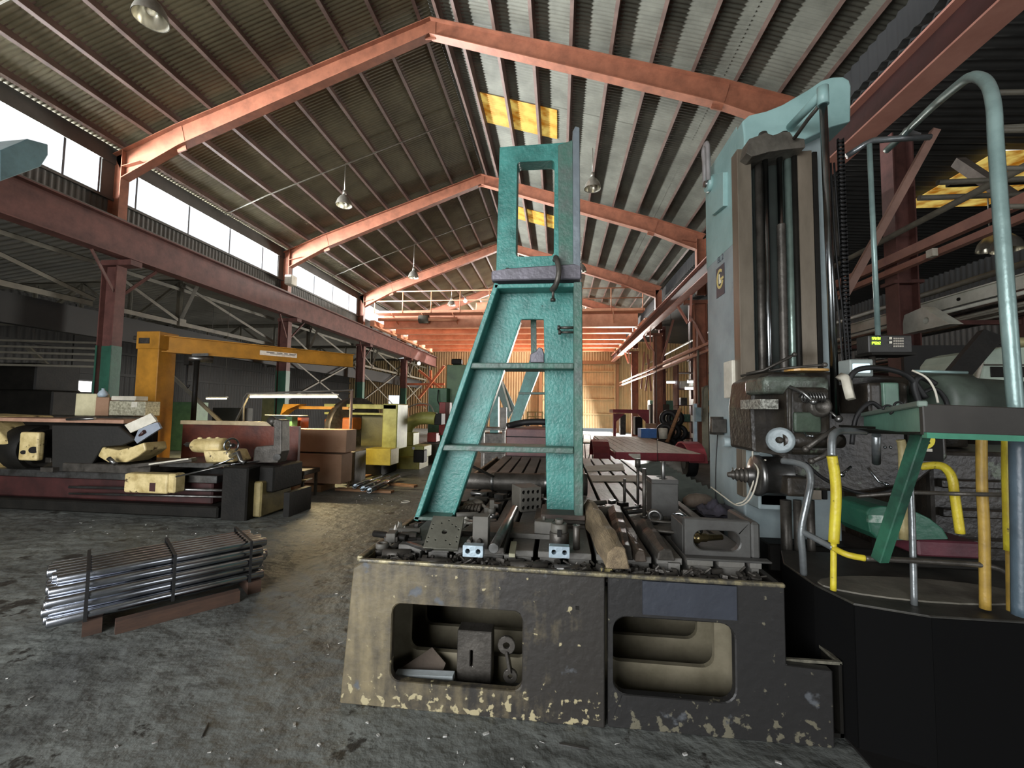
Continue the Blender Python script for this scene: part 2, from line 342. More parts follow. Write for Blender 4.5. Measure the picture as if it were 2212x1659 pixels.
# right aisle
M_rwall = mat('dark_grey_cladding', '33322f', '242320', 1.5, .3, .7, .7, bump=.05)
ra = MB(); 
def rroof(x0, x1, y0, y1): addm(ra, corrug((x0, y0, 7.0-(x0-4.9)*.06), (x0, y1, 7.0-(x0-4.9)*.06), (x1, y0, 7.0-(x1-4.9)*.06), .2, .02))
rroof(4.9, 13.2, YBACK, 8.9); rroof(4.9, 8.5, 8.8, 11.1); rroof(10.0, 13.2, 8.9, 11.0); rroof(4.9, 13.2, 11.0, YEND)
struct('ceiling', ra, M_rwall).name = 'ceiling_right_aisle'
o = MB().box(8.3, 10.2, 8.8, 11.1, 6.66, 6.68).build('window', M_skyl); o.name = 'window_30'; o['kind'] = 'structure'
struct('trim_2', MB().box(8.4, 10.1, 9.9, 10.0, 6.6, 6.71).box(9.2, 9.27, 8.9, 11.0, 6.6, 6.71), M_dark)
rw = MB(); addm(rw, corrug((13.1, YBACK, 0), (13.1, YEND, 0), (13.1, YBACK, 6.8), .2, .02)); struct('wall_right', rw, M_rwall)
uw = MB(); addm(uw, corrug((5.0, YBACK, 6.95), (5.0, YEND, 6.95), (5.0, YBACK, 7.6), .2, .02)); struct('trim_3', uw, mat('shade_dark_cladding', '1b1a18', '121110', 2, .35, .7, .8, bump=0))  # near-black colour stands in for the shade of an opening to the aisle
# wall behind the viewer with a wide open door
M_backw = mat('back_cladding', '5a584f', '45433c', 1.2, .3, .7, .7, bump=0)
bw = MB(); wallseg(bw, -17.2, DOORX[0], 0, 7.4, YBACK); wallseg(bw, DOORX[1], 6.0, 0, 7.4, YBACK); wallseg(bw, 11.0, 13.2, 0, 7.4, YBACK); wallseg(bw, 6.0, 11.0, 3.5, 7.4, YBACK); wallseg(bw, DOORX[0], DOORX[1], DOORZ, 7.4, YBACK)  # rear opening of the right aisle is added to let in light
bw.prism([(-10.5, 7.3), (5.1, 7.3), (3.24, 8.3), (-2.82, 10.2), (-8.75, 8.1)], .03, XZ(YBACK))
struct('wall_back', bw, M_backw)
# yard outside
M_yard = mat('pale_yard', 'b8b2a4', 'a09a8c', .5, .3, .7, .8, bump=0)
MBy = MB().box(-60, 60, -60, YBACK-3, -.22, -.02); MBy.box(-60, 60, YEND+6, 90, -.22, -.02); MBy.box(-60, -18, -60, 90, -.22, -.02); struct('floor_yard', MBy, M_yard)
# ================================================================== STEEL FRAME
def place_word(k): return {-1: 'nearest the viewer', 0: 'at the first frame from the viewer', 1: 'at the second frame from the viewer', 2: 'at the third frame from the viewer', 3: 'at the fourth frame, behind the bridge crane'}[k]
def flangeline(mb, pts, y, w=.2, t=.018):
    for (a, b), (c, d) in zip(pts[:-1], pts[1:]): mb.bar((a, y, b), (c, y, d), w, t, (0, 1, 0)) if False else mb.bar((a, y, b), (c, y, d), w, t)
for k in range(-1, 4):
    y = Y1+NB*k
    LB = [(-10.0, 6.78), (-8.61, 7.48), (-2.82, 9.64)]; RB = [(-2.82, 9.64), (3.1, 7.69), (4.54, 7.06)]
    r = thing('roof_rafter', f'red steel portal rafter with gusset plates, {place_word(k)}', 'roof beam', (-2.82, y, 9.64), 'red portal rafters')
    wb = MB().prism(LT+RTp[1:]+RB[::-1]+LB[::-1][1:], .012, XZ(y-.006)); wb.build('web', M_red, r)
    MBt = MB(); flangeline(MBt, LT+RTp[1:], y); MBt.build('top_flange', M_red, r)
    MBt = MB(); flangeline(MBt, LB, y); flangeline(MBt, RB, y); MBt.build('bottom_flange', M_red, r)
    for (a, b, c, d) in ((-8.75, 8.0, -8.58, 7.38), (3.24, 8.2, 3.06, 7.6), (-2.82, 10.05, -2.82, 9.58)): MB().bar((a, y, b), (c, y, d), .22, .03, (0, 1, 0)).build('splice_plate', M_red, r)
    for sx, (xi, zi) in ((-1, (-10.0, 7.05)), (1, (4.54, 7.3))): MB().bar((xi, y, zi), (xi-sx*.45, y, zi+.1), .2, .014).build('stiffener', M_red, r)
    for sx, side in ((-1, 'left'), (1, 'right')):
        xi, xo = (-10.0, -10.3) if sx < 0 else (4.54, 4.86)
        c = thing('steel_column', f'{"dark " if sx<0 else ""}red steel building column on the {side}, {place_word(k)}', 'column', ((xi+xo)/2, y, 0), 'columns carrying the roof')
        ztop = 7.42
        MB().ibeam(((xi+xo)/2, y, 5.5), ((xi+xo)/2, y, ztop), .3, .2, (1, 0, 0)).build('upper_shaft', M_red, c)
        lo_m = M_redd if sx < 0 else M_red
        x2 = xi+.09*(-sx)*1
        cx = (x2+xo)/2
        zc_ = 4.72 if sx < 0 else 5.2
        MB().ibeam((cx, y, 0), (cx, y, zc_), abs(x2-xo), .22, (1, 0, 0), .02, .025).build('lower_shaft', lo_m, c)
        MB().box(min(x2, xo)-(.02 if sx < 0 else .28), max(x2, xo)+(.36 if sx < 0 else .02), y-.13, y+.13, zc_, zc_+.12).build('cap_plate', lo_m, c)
        if sx < 0:
            g = MB().box(x2-.0, x2+.006, y-.115, y+.115, .9, 2.9).box(xo-.005, xo, y-.115, y+.115, .9, 2.9).box(xo, x2, y-.016, y-.011, .9, 2.9).box(xo-.005, xo+.035, y-.12, y-.11, .9, 2.9).box(x2-.035, x2+.006, y-.12, y-.11, .9, 2.9).build('green_painted_band', mat('column_green', '2f5f4c', '24493b', 3, .35, .7, .5), c)
            g['label'] = 'green painted band of the column'
        MB().box(cx-.3, cx+.3, y-.22, y+.22, 0, .03).build('base_plate', lo_m, c)
# crane runway girders
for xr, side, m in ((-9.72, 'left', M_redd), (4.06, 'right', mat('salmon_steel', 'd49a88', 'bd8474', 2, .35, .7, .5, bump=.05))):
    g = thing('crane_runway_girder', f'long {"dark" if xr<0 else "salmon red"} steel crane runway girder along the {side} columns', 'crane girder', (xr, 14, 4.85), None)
    zb_, zt_ = (4.87, 5.63) if xr < 0 else (5.34, 5.8); MB().bar((xr, YBACK+.2, (zb_+zt_)/2), (xr, YEND-.2, (zb_+zt_)/2), .016, zt_-zb_).build('web', m if xr < 0 else mat('dark_red_web', '46221e', '2c1614', 2, .35, .7, .6), g)  # right web is darker than its flanges
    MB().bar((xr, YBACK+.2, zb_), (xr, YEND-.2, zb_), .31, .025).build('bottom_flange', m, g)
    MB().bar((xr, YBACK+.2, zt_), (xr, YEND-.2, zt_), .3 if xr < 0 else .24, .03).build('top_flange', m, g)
    MB().bar((xr, YBACK+.2, zt_+.05), (xr, YEND-.2, zt_+.05), .06, .07).build('crane_rail', M_grey, g)
    sx = 1 if xr > 0 else -1
    for k in range(-1, 4):
        y = Y1+NB*k
        for s in (-1, 1): MB().angle((xr+.1*sx, y+s*.75, zb_-.02), (xr+.25*sx, y+s*.12, zb_-.76), .07).build('knee_brace', m, g)
# ================================================================== BORING MILL WORK TABLE
def grime_shade_mat(name, left, right, chip, x0, x1, chipz=None):
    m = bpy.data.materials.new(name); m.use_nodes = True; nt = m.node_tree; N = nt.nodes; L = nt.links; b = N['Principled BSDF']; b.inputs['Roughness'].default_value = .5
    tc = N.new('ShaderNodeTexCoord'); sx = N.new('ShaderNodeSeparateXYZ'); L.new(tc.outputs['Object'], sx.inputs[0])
    mr = N.new('ShaderNodeMapRange'); mr.inputs[1].default_value = x0; mr.inputs[2].default_value = x1; L.new(sx.outputs[0], mr.inputs[0])  # x ramp darkens rightwards: grime and light fall-off mixed into the colour
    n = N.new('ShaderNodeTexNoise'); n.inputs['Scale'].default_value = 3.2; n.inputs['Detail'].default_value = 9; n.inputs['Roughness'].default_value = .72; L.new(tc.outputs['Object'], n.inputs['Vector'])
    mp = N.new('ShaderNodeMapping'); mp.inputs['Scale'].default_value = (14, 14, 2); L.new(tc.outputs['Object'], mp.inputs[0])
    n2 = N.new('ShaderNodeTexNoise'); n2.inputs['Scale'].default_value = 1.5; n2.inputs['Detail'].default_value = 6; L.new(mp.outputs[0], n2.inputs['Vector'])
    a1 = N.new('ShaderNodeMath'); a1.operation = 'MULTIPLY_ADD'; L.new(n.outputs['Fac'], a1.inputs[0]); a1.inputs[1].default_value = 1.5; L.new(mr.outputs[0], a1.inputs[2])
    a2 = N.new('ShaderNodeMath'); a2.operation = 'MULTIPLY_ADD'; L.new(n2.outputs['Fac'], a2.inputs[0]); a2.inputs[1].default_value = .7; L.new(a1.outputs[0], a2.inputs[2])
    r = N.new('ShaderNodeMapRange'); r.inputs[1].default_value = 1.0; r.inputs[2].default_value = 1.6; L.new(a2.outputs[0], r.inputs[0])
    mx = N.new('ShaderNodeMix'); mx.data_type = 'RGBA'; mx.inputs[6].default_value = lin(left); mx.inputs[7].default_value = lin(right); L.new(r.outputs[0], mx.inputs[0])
    n3 = N.new('ShaderNodeTexNoise'); n3.inputs['Scale'].default_value = 22; n3.inputs['Detail'].default_value = 8; L.new(tc.outputs['Object'], n3.inputs['Vector'])
    zr = N.new('ShaderNodeMapRange'); zr.inputs[1].default_value = .22; zr.inputs[2].default_value = .02; zr.inputs[3].default_value = 0; zr.inputs[4].default_value = .12; L.new(sx.outputs[2], zr.inputs[0])
    ad = N.new('ShaderNodeMath'); ad.operation = 'ADD'; L.new(n3.outputs['Fac'], ad.inputs[0]); L.new(zr.outputs[0], ad.inputs[1])
    r3 = N.new('ShaderNodeMapRange'); r3.inputs[1].default_value = .66; r3.inputs[2].default_value = .7; L.new(ad.outputs[0], r3.inputs[0])
    m2 = N.new('ShaderNodeMix'); m2.data_type = 'RGBA'; m2.inputs[7].default_value = lin(chip); L.new(r3.outputs[0], m2.inputs[0]); L.new(mx.outputs[2], m2.inputs[6])
    n4 = N.new('ShaderNodeTexNoise'); n4.inputs['Scale'].default_value = 6; n4.inputs['Detail'].default_value = 6; mp4 = N.new('ShaderNodeMapping'); mp4.inputs['Location'].default_value = (5, 3, 1); L.new(tc.outputs['Object'], mp4.inputs[0]); L.new(mp4.outputs[0], n4.inputs['Vector'])
    r4 = N.new('ShaderNodeMapRange'); r4.inputs[1].default_value = .66; r4.inputs[2].default_value = .7; L.new(n4.outputs['Fac'], r4.inputs[0])
    m3 = N.new('ShaderNodeMix'); m3.data_type = 'RGBA'; m3.inputs[7].default_value = lin('4c4f52'); L.new(r4.outputs[0], m3.inputs[0]); L.new(m2.outputs[2], m3.inputs[6])
    L.new(m3.outputs[2], b.inputs['Base Color'])
    bp = N.new('ShaderNodeBump'); bp.inputs['Strength'].default_value = .35; bp.inputs['Distance'].default_value = .01; L.new(n3.outputs['Fac'], bp.inputs['Height']); L.new(bp.outputs[0], b.inputs['Normal'])
    return m
M_base = grime_shade_mat('worn_beige_casting', '74694f', '292622', '9a9070', -1.3, .9)
M_slab = mat('oily_table_iron', '6a6863', '474540', 2.2, .35, .7, .55, .0, bump=.25, bscale=30, c3='5d5b55', s3=4, t3=.56, spec=.4)
ZT = .80
tb = thing('work_table', 'large worn beige cast iron machine table with slotted top and two openings in front', 'machine table', (0, 2.28, 0))
YF = 2.28
def Q(x, y, Y=YF): p = aY(x, y, Y); return (p.x, p.z)
holeL = rrect(*sorted((Q(845, 1400)[0], Q(1128, 1400)[0])), Q(980, 1482)[1], Q(980, 1312)[1], .05)
holeR = rrect(Q(1325, 1400)[0], Q(1590, 1400)[0], Q(1450, 1512)[1], Q(1450, 1342)[1], .07)
fp = MB().prism([(-1.165, 0), (.245, 0), (.245, .745), (-1.06, .755), (-1.115, .72)], .045, XZ(YF), [holeL])
fpo = fp.build('front_plate', M_base, tb, .006)
fp2 = MB().prism([(.262, 0), (1.33, 0), (1.33, .36), (1.12, .37), (1.12, .745), (.262, .745)], .05, XZ(YF+.01), [holeR])
fpr = fp2.build('right_front_plate', grime_shade_mat('dark_worn_casting', '4b473d', '201f1e', '5d594a', .0-1.5, .9), tb, .006)
p = MB(); (a, b), (c, d) = Q(1388, 1262), Q(1592, 1340); p.box(a, c, YF-.003, YF+.012, d, .738); o = p.build('cover_patch', mat('blue_grey_patch', '31353d', '292c33', 5, .35, .7, .5), fpr); o['label'] = 'blue grey sheet patch on the front'
for x, sz in ((Q(1247, 1313)[0], .018),): MB().box(x-sz/2, x+sz/2, YF-.002, YF+.01, Q(1247, 1313)[1]-sz/2, Q(1247, 1313)[1]+sz/2).build('square_socket', M_dark, fpo)
# left side wall, back wall, lip
MB().prism([(YF+.05, 0), (7.4, 0), (7.4, .755), (YF+.05, .755)], .03, lambda u, v, w: Vector((-1.165+.07*v/.755+w, u, v))).build('left_side_plate', M_base, tb, .004)
MB().box(-1.15, 1.12, 7.37, 7.4, 0, .745).build('rear_plate', M_base, tb)
MB().box(1.09, 1.12, YF+.06, 7.37, 0, .745).build('right_side_plate', M_base, tb)
lip = MB().bar((-1.09, YF+.02, .762), (-1.06, 7.39, .762), .035, .03); lip.bar((-1.09, YF+.015, .758), (1.12, YF+.015, .75), .03, .022); lip.build('rolled_lip', mat('worn_lip', '4d4a42', '8d8466', 12, .45, .6, .4, .3), tb, .008, 2)
for i, y in enumerate((2.58, 2.88, 3.18, 3.6)):
    rb = MB()
    hl = [(u-.0, v) for u, v in holeL]; hr = [(u, v) for u, v in holeR]
    if i < 3: rb.prism([(-1.1, 0), (1.08, 0), (1.08, .66), (-1.1, .66)], .035, XZ(y), [hl, hr])
    else: rb.prism([(-1.1, 0), (1.08, 0), (1.08, .66), (-1.1, .66)], .035, XZ(y))
    rb.build('inner_rib', mat('inner_rib_paint', '79725f', '57513f', 4, .35, .7, .6, bump=.1), tb)
MB().box(-1.05, 1.08, YF+.12, 7.3, .655, .675).build('trough_floor', M_dark, tb)
# top bars between T-slots
XS = [-.93, -.775]+[-.775+.163*i for i in range(1, 12)]+[1.09]
for i in range(len(XS)-1):
    a, b = XS[i]+(.014 if i else 0), XS[i+1]-(.014 if i < len(XS)-2 else 0)
    s = MB().box(a, b, 2.46, 7.3, ZT-.035, ZT); s.box(a+.01, b-.01, 2.47, 7.29, .676, ZT-.035)
    s.build('slotted_top_bar', M_slab, tb, .003)
for x in (-.3, .6): MB().box(x, x+.06, 2.44, 2.459, .7, .78).build('end_lug', M_slab, tb)
# low chip pan beside the table
pan = thing('chip_pan', 'open rusty sheet metal chip pan low against the right end of the machine table', 'pan', (1.3, 3.4, 0))
MB().box(1.13, 1.4, 2.34, 3.9, .02, .04).build('floor_sheet', M_dark, pan)
MB().box(1.385, 1.4, 2.34, 3.9, .02, .37).box(1.13, 1.4, 3.89, 3.91, .02, .37).build('side_sheet', M_dark, pan)
MB().bar((1.392, 2.34, .372), (1.392, 3.9, .372), .02, .014).bar((1.14, 2.345, .37), (1.39, 2.345, .372), .016, .014).build('bright_edge', mat('worn_edge', '8c8878', '5c5a50', 14, .4, .6, .4, .5), pan)
# things stored inside the table openings
def inY(x, y, Y): return aY(x, y, Y)
def iobj(name, mb, m, label, cat, bevel=0): return one(name, mb, m, label, cat, 'things stored inside the left table opening', bevel)
p0, p1 = inY(990, 1357, 2.45), inY(1062, 1472, 2.45)
blk = thing('slotted_block', 'dark square steel block with a vertical slot standing inside the left table opening', 'steel block', ((p0.x+p1.x)/2, 2.48, p1.z-.01), 'things stored inside the left table opening')
MB().prism([(p0.x, p1.z-.01), (p1.x, p1.z-.01), (p1.x, p0.z), (p0.x, p0.z)], .1, XZ(2.43), [[(p0.x+.075, p1.z+.08), (p0.x+.09, p1.z+.08), (p0.x+.09, p1.z+.17), (p0.x+.075, p1.z+.17)]]).build('body', M_iron, blk, .004)
MB().box(p0.x+.02, p1.x-.02, 2.535, 2.55, p1.z, p0.z-.02).build('backing_plate', M_dark, blk)
a, b = inY(856, 1462, 2.4), inY(980, 1467, 2.4)
iobj('square_bar', MB().bar(a+Vector((0, 0, .012)), (b.x, 2.4, b.z+.012), .05, .034), mat('pale_bar', 'c3cbcc', 'a5adae', 6, .35, .7, .5), 'bright square steel bar end lying low inside the left table opening', 'bar')
a = inY(925, 1420, 2.55)
iobj('sheet_offcut', MB().prism([(a.x-.2, a.z-.06), (a.x+.02, a.z+.05), (a.x+.12, a.z+.0), (a.x+.1, a.z-.07)], .004, lambda u, v, w: Vector((u, 2.5+(v-a.z)*1.2, v+w))), mat('rusty_sheet', '5f5348', '453c33', 5, .3, .7, .7), 'tilted rusty sheet offcut inside the left table opening', 'sheet metal')
a, b = inY(1094, 1395, 2.42), inY(1102, 1462, 2.42)
lk = MB().prism(circ(a.x, a.z, .05), .02, XZ(2.42), [circ(a.x, a.z, .018)]).prism(circ(b.x, b.z, .04), .02, XZ(2.42), [circ(b.x, b.z, .012)]).bar((a.x, 2.43, a.z-.03), (b.x, 2.43, b.z+.02), .018, .045, (0, 1, 0))
iobj('link_lever', lk, M_iron, 'iron link with two round ends standing inside the left table opening', 'lever', .003)
iobj('flat_slab', MB().cbox(inY(905, 1465, 2.7), .3, .12, .05, .1), M_iron, 'flat iron slab lying behind the bright bar in the left table opening', 'steel block', .004)

# ================================================================== TEAL A-FRAME STAND
M_teal = mat('teal_paint', '45877f', '2c625b', 5, .38, .66, .4, bump=.28, bscale=45, c3='2a4f49', s3=16, t3=.635)
M_tealg = mat('worn_teal_green', '3f6558', '515c56', 4, .4, .62, .45, bump=.4, bscale=24, c3='8f9f95', s3=10, t3=.66)
M_mauve = mat('bare_grey_casting', '6f6c74', '59575c', 5, .35, .7, .45, .3, bump=.2)
YS = 3.0
def S(x, y, Y=YS): p = aY(x, y, Y); return (p.x, p.z)
st = thing('a_frame_stand', 'tall teal cast iron A-frame stand with leaning left leg standing on the machine table', 'casting', (S(1080, 1130)[0], YS+.15, ZT))
WB = .15
A = [S(893, 1130), S(1070, 605), S(1255, 605), S(1258, 1118), S(1180, 1116), S(1173, 680), S(1122, 680), S(970, 1130)]
A = [(u, max(v, ZT)) for u, v in A]; A[0] = (A[0][0], ZT); A[7] = (A[7][0], ZT)
MB().prism(A, .035, XZ(YS+WB)).build('web_plate', M_teal, st, .004)
def plate(p, q, t, y0, y1): # plate following p->q in XZ, thickness t to the right side
    p, q = Vector((p[0], 0, p[1])), Vector((q[0], 0, q[1])); d = (q-p).normalized(); n = Vector((-d.z, 0, d.x))*-t
    return [(p.x, p.z), (q.x, q.z), ((q+n).x, (q+n).z), ((p+n).x, (p+n).z)]
def pl(name, p, q, t, y0, y1, m): return MB().prism(plate(p, q, t, y0, y1), y1-y0, XZ(y0)).build(name, m, st, .005)
pl('left_flange', (S(893, 1130)[0], ZT), S(1068, 610), .035, YS, YS+.3, M_teal)
pl('right_flange', (S(1241, 1116)[0], S(1258, 1118)[1]), (S(1239, 610)[0], S(1239, 610)[1]), .06, YS-.01, YS+.3, M_tealg)
pl('leg_edge_lip', (S(967, 1130)[0], ZT), S(1118, 684), .015, YS+.11, YS+.2, M_teal)
for y in (783, 961): 
    l, r = S({783: 1012, 961: 955}[y], y), S(1240, y)
    MB().box(l[0], r[0], YS+.01, YS+.27, l[1]-.042, l[1]).build('cross_rib', M_tealg, st, .006)
MB().box(S(1068, 610)[0], S(1256, 610)[0], YS, YS+.3, S(1100, 628)[1]+.02, S(1100, 628)[1]+.05).build('top_flange', M_teal, st, .004)
MB().box(S(893, 1130)[0], S(972, 1130)[0], YS, YS+.3, ZT, ZT+.025).build('left_foot', M_tealg, st, .004)
zr_ = S(1220, 1118)[1]
MB().box(S(1168, 1110)[0], S(1264, 1110)[0], YS-.02, YS+.3, zr_-.012, zr_+.02).build('right_foot', mat('rust_foot', '574a42', '3b332e', 6, .35, .7, .6, bump=.1), st, .004)
for i, z0 in enumerate((ZT, ZT+(zr_-.012-ZT)/2)):
    one('packing_block', MB().box(S(1160, 1110)[0]-.02*i, S(1264, 1110)[0], YS-.04+.02*i, YS+.32, z0, z0+(zr_-.014-ZT)/2-.001), M_iron, ('lower' if i == 0 else 'upper')+' flat packing bar under the right foot of the teal stand', 'packing block', 'packing bars under the stand', .004)
# upper frame and its base
uf = thing('angle_frame', 'teal cast frame with rectangular window clamped on top of the A-frame stand', 'casting', (S(1150, 600)[0], YS+.15, S(1150, 612)[1]))
ho = rrect(S(1115, 450)[0], S(1197, 450)[0], S(1150, 550)[1], S(1150, 343)[1], .025)
zb = S(1150, 606)[1]
MB().prism([(S(1070, 596)[0], zb+.03), S(1078, 312), S(1228, 301), (S(1236, 296)[0], S(1236, 296)[1]), (S(1238, 590)[0], zb+.03)], .12, XZ(YS+.03), [ho]).build('window_frame', M_teal, uf, .008)
MB().prism([S(1205, 310), S(1237, 300), (S(1238, 590)[0], zb+.04), (S(1207, 590)[0], zb+.04)], .03, XZ(YS+.005)).build('side_thickening', M_tealg, uf, .012)
MB().prism([S(1237, 283), S(1243, 272), S(1252, 275), S(1254, 560), (S(1254, 590)[0], zb+.02), (S(1238, 590)[0], zb+.02)], .32, XZ(YS)).build('machined_edge', mat('machined_grey', '8a949a', '6e767c', 4, .35, .7, .35, .5), uf, .004)
MB().prism([(S(1062, 608)[0], zb), (S(1256, 600)[0], zb), (S(1256, 600)[0], zb+.09), (S(1240, 590)[0], zb+.11), (S(1100, 590)[0], zb+.09), (S(1062, 600)[0], zb+.07)], .34, XZ(YS-.02)).build('base_flange', M_mauve, uf, .008)
for x in (1095, 1160, 1225): MB().cyl((S(x, 590)[0], YS+.03, zb+.09), (S(x, 590)[0], YS+.03, zb+.105), .014, n=6).build('bolt_head', M_iron, uf)
cc = thing('c_clamp', 'dark iron C-clamp holding the upper frame to the teal stand', 'clamp', (S(1205, 640)[0], YS-.05, S(1205, 640)[1]))
x_, z1_, z0_ = S(1203, 560)[0], S(1203, 560)[1], S(1203, 628)[1]
MB().tube(bez([(x_-.02, YS+.02, z1_), (x_-.005, YS-.05, z1_-.01), (x_+.015, YS-.09, (z0_+z1_)/2), (x_, YS-.08, z0_+.03), (x_-.03, YS-.02, z0_)], 5), [.014]*4+[.02]*13+[.024]*4, 8).build('frame', M_iron, cc)
MB().cyl((x_-.025, YS-.03, z0_-.07), (x_-.025, YS-.03, z0_+.02), .01).build('screw', M_iron, cc)
MB().cyl((x_-.025, YS-.03, z0_-.085), (x_-.025, YS-.03, z0_-.065), .018).build('swivel_pad', M_iron, cc)
for i, (x, y) in enumerate(((1210, 708), (1212, 718))):
    a = aY(x, y, YS+.06); r = aY(1240, y, YS+.06)
    b = thing('hex_bolt', f'{"upper" if i==0 else "lower"} steel bolt sticking out sideways inside the right leg of the teal stand', 'bolt', a, 'bolts in the stand')
    MB().cyl(a, (r.x, a.y, a.z), .008 if i else .01, n=10).build('shank', M_iron, b); MB().cyl(a-Vector((.02, 0, 0)), a, .018, n=6).build('head', M_iron, b)
# ================================================================== TOOLS AND PARTS ON THE TABLE
def T(x, y, z=ZT): return aZ(x, y, z)
def rest(c, h=0): return Vector((c.x, c.y, ZT+h))
GP = 'tools and parts lying on the machine table'
def tobj(name, mb, m, label, cat, bevel=.002): return one(name, mb, m, label, cat, GP, bevel)
# drilled plate leaning on a support
dp = thing('drilled_plate', 'square steel plate drilled with many small holes propped at the front left of the table', 'steel plate', rest(T(955, 1188)), GP)
Rt = Matrix.Rotation(math.radians(38), 3, 'X'); c0 = rest(T(952, 1190))
hs = [circ(0, .11, .016, 12)]+[circ(x, y, .0055, 8) for x, y in ((-.08, .16), (-.08, .13), (-.085, .07), (-.085, .04), (.08, .13), (.08, .08), (.085, .05), (.01, .19), (-.03, .17), (.035, .165), (-.04, .055), (.02, .055), (.05, .03), (.06, .15))]
MB().prism([(-.1, 0), (.1, 0), (.095, .22), (-.095, .22)], (-.022, 0), lambda u, v, w: c0+Rt @ Vector((u, v, w+.022)), hs).build('plate', mat('grey_plate', '6f6f64', '5b5b52', 8, .35, .7, .4, .5), dp, .003)
tobj('rest_block', MB().cbox(c0+Vector((0, .2, .06)), .12, .08, .12), M_iron, 'iron block propping up the drilled plate', 'steel block')
def holed_block(x, y, w, h, label):
    c = rest(T(x, y)); b = thing('two_hole_block', label, 'steel block', c, GP)
    MB().prism(rrect(c.x-w/2, c.x+w/2, ZT+.0005, ZT+h, .004, 2), .05, XZ(c.y), [circ(c.x-w*.26, ZT+h*.5, .013, 12), circ(c.x+w*.26, ZT+h*.5, .013, 12)]).build('block', mat('pale_ground_steel', 'a3b4bd', '8b9aa3', 7, .35, .7, .35, .4), b, .002)
    MB().box(c.x-w/2+.006, c.x+w/2-.006, c.y+.048, c.y+.051, ZT+.004, ZT+h-.004).build('rear_face', M_dark, b); return c
ca = holed_block(1021, 1204, .112, .062, 'pale two hole block in front of the small dark upright block')
cb = holed_block(1208, 1206, .112, .062, 'pale two hole block under the round clamp collar')
tobj('upright_block', MB().cbox(rest(T(1031, 1195), .09)+Vector((0, .12, 0)), .09, .08, .18), M_grey, 'grey upright block standing behind the left pale two hole block', 'steel block')
for i in (0, 1): tobj('dowel_pin', MB().cyl(rest(T(1012+22*i, 1188), .005+.04), rest(T(1012+22*i, 1188), .005+.04)+Vector((.005, .07, .0)), .014), M_iron, ('left' if i == 0 else 'right')+' stub pin between the left pale block and the upright block', 'pin')
k = thing('clamp_collar', 'round slotted clamp collar with cap stacked behind the right pale two hole block', 'clamp', rest(T(1208, 1190))+Vector((0, .12, 0)), GP); c = world_loc(k)
MB().cyl(c, c+Vector((0, 0, .075)), .058, n=20).build('body', M_iron, k, .003)
MB().cyl(c+Vector((0, 0, .075)), c+Vector((0, 0, .125)), .052, .048, 20).build('collar', M_grey, k, .003)
MB().cyl(c+Vector((0, 0, .125)), c+Vector((0, 0, .15)), .025, n=12).build('nut', M_grey, k)
MB().box(c.x-.012, c.x+.012, c.y-.0595, c.y-.05, c.z+.06, c.z+.1).build('slot', M_dark, k)
tobj('upright_pin', MB().cyl(rest(T(1245, 1186)), rest(T(1245, 1186), .13), .02).cyl(rest(T(1245, 1186), .13), rest(T(1245, 1186), .137), .023), M_iron, 'short thick headed pin standing to the right of the clamp collar', 'pin')
# long round bar on an angled plate
a, b = T(1066, 1185, .86), T(1112, 1098, .93)
tobj('round_bar', MB().cyl(a, b, .028, .024), M_steel, 'long round steel bar lying slanted near the middle of the table', 'round bar')
tobj('bar_rest', MB().prism([(a.y+.1, ZT), (b.y-.03, ZT), (b.y-.03, .9), (a.y+.1, .835)], .05, YZ((a.x+b.x)/2-.03)), M_iron, 'wedge shaped packing under the slanted round bar', 'packing block')
c = rest(T(1140, 1150)); tobj('long_plate', MB().prism([(-.42, -.14), (.2, -.14), (.2, .1), (-.36, .16)], (.001, .03), lambda u, v, w: c+Vector((u, v, w))), M_slab, 'wide flat plate lying across the slots under the round bar', 'steel plate')
c = rest(T(1175, 1160), .031); 
k = thing('toe_block', 'small grey block with a stud on top lying on the wide flat plate', 'steel block', c, GP)
MB().prism([(-.06, -.04), (.05, -.06), (.07, .03), (-.04, .06)], .075, lambda u, v, w: c+Vector((u, v, w))).build('block', M_grey, k, .004); MB().cyl(c+Vector((0, 0, .075)), c+Vector((0, 0, .1)), .01).build('stud', M_grey, k)
c = rest(T(1108, 1190), .001); tobj('pale_strip', MB().cbox(c+Vector((0, 0, .01)), .035, .22, .02, .06), mat('pale_brass', '9c9a80', '7a7864', 6, .35, .7, .5), 'short pale strip lying at the front edge between the two pale blocks', 'strip')
# perforated block
c = rest(T(1136, 1100)); k = thing('perforated_block', 'grey steel block perforated with three rows of large holes behind the round bar', 'steel block', c, GP)
Rz = Matrix.Rotation(math.radians(28), 3, 'Z'); w, h, d = .17, .19, .2
MB().prism([(-w/2, .005), (w/2, .005), (w/2, h), (-w/2, h)], .02, lambda u, v, ww: c+Rz @ Vector((u, ww-d/2, v)), [circ(-.062+.041*i, .035+.06*j, .0155, 10) for i in range(4) for j in range(3)]).build('drilled_face', M_grey, k, .002)
mb = MB().cbox(c+Rz @ Vector((0, .012, h/2+.002)), w, d-.024, h-.005, math.radians(28)); mb.build('body', M_grey, k, .003)
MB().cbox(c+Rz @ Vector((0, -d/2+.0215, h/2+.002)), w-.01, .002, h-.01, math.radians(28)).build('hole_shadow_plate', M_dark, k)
a = c+Rz @ Vector((.09, 0, .08)); tobj('stub_bar', MB().cyl(a+Vector((.0, 0, 0)), a+Vector((.17, -.02, 0)), .012), M_steel, 'thin stub bar poking out to the right of the perforated block', 'round bar')
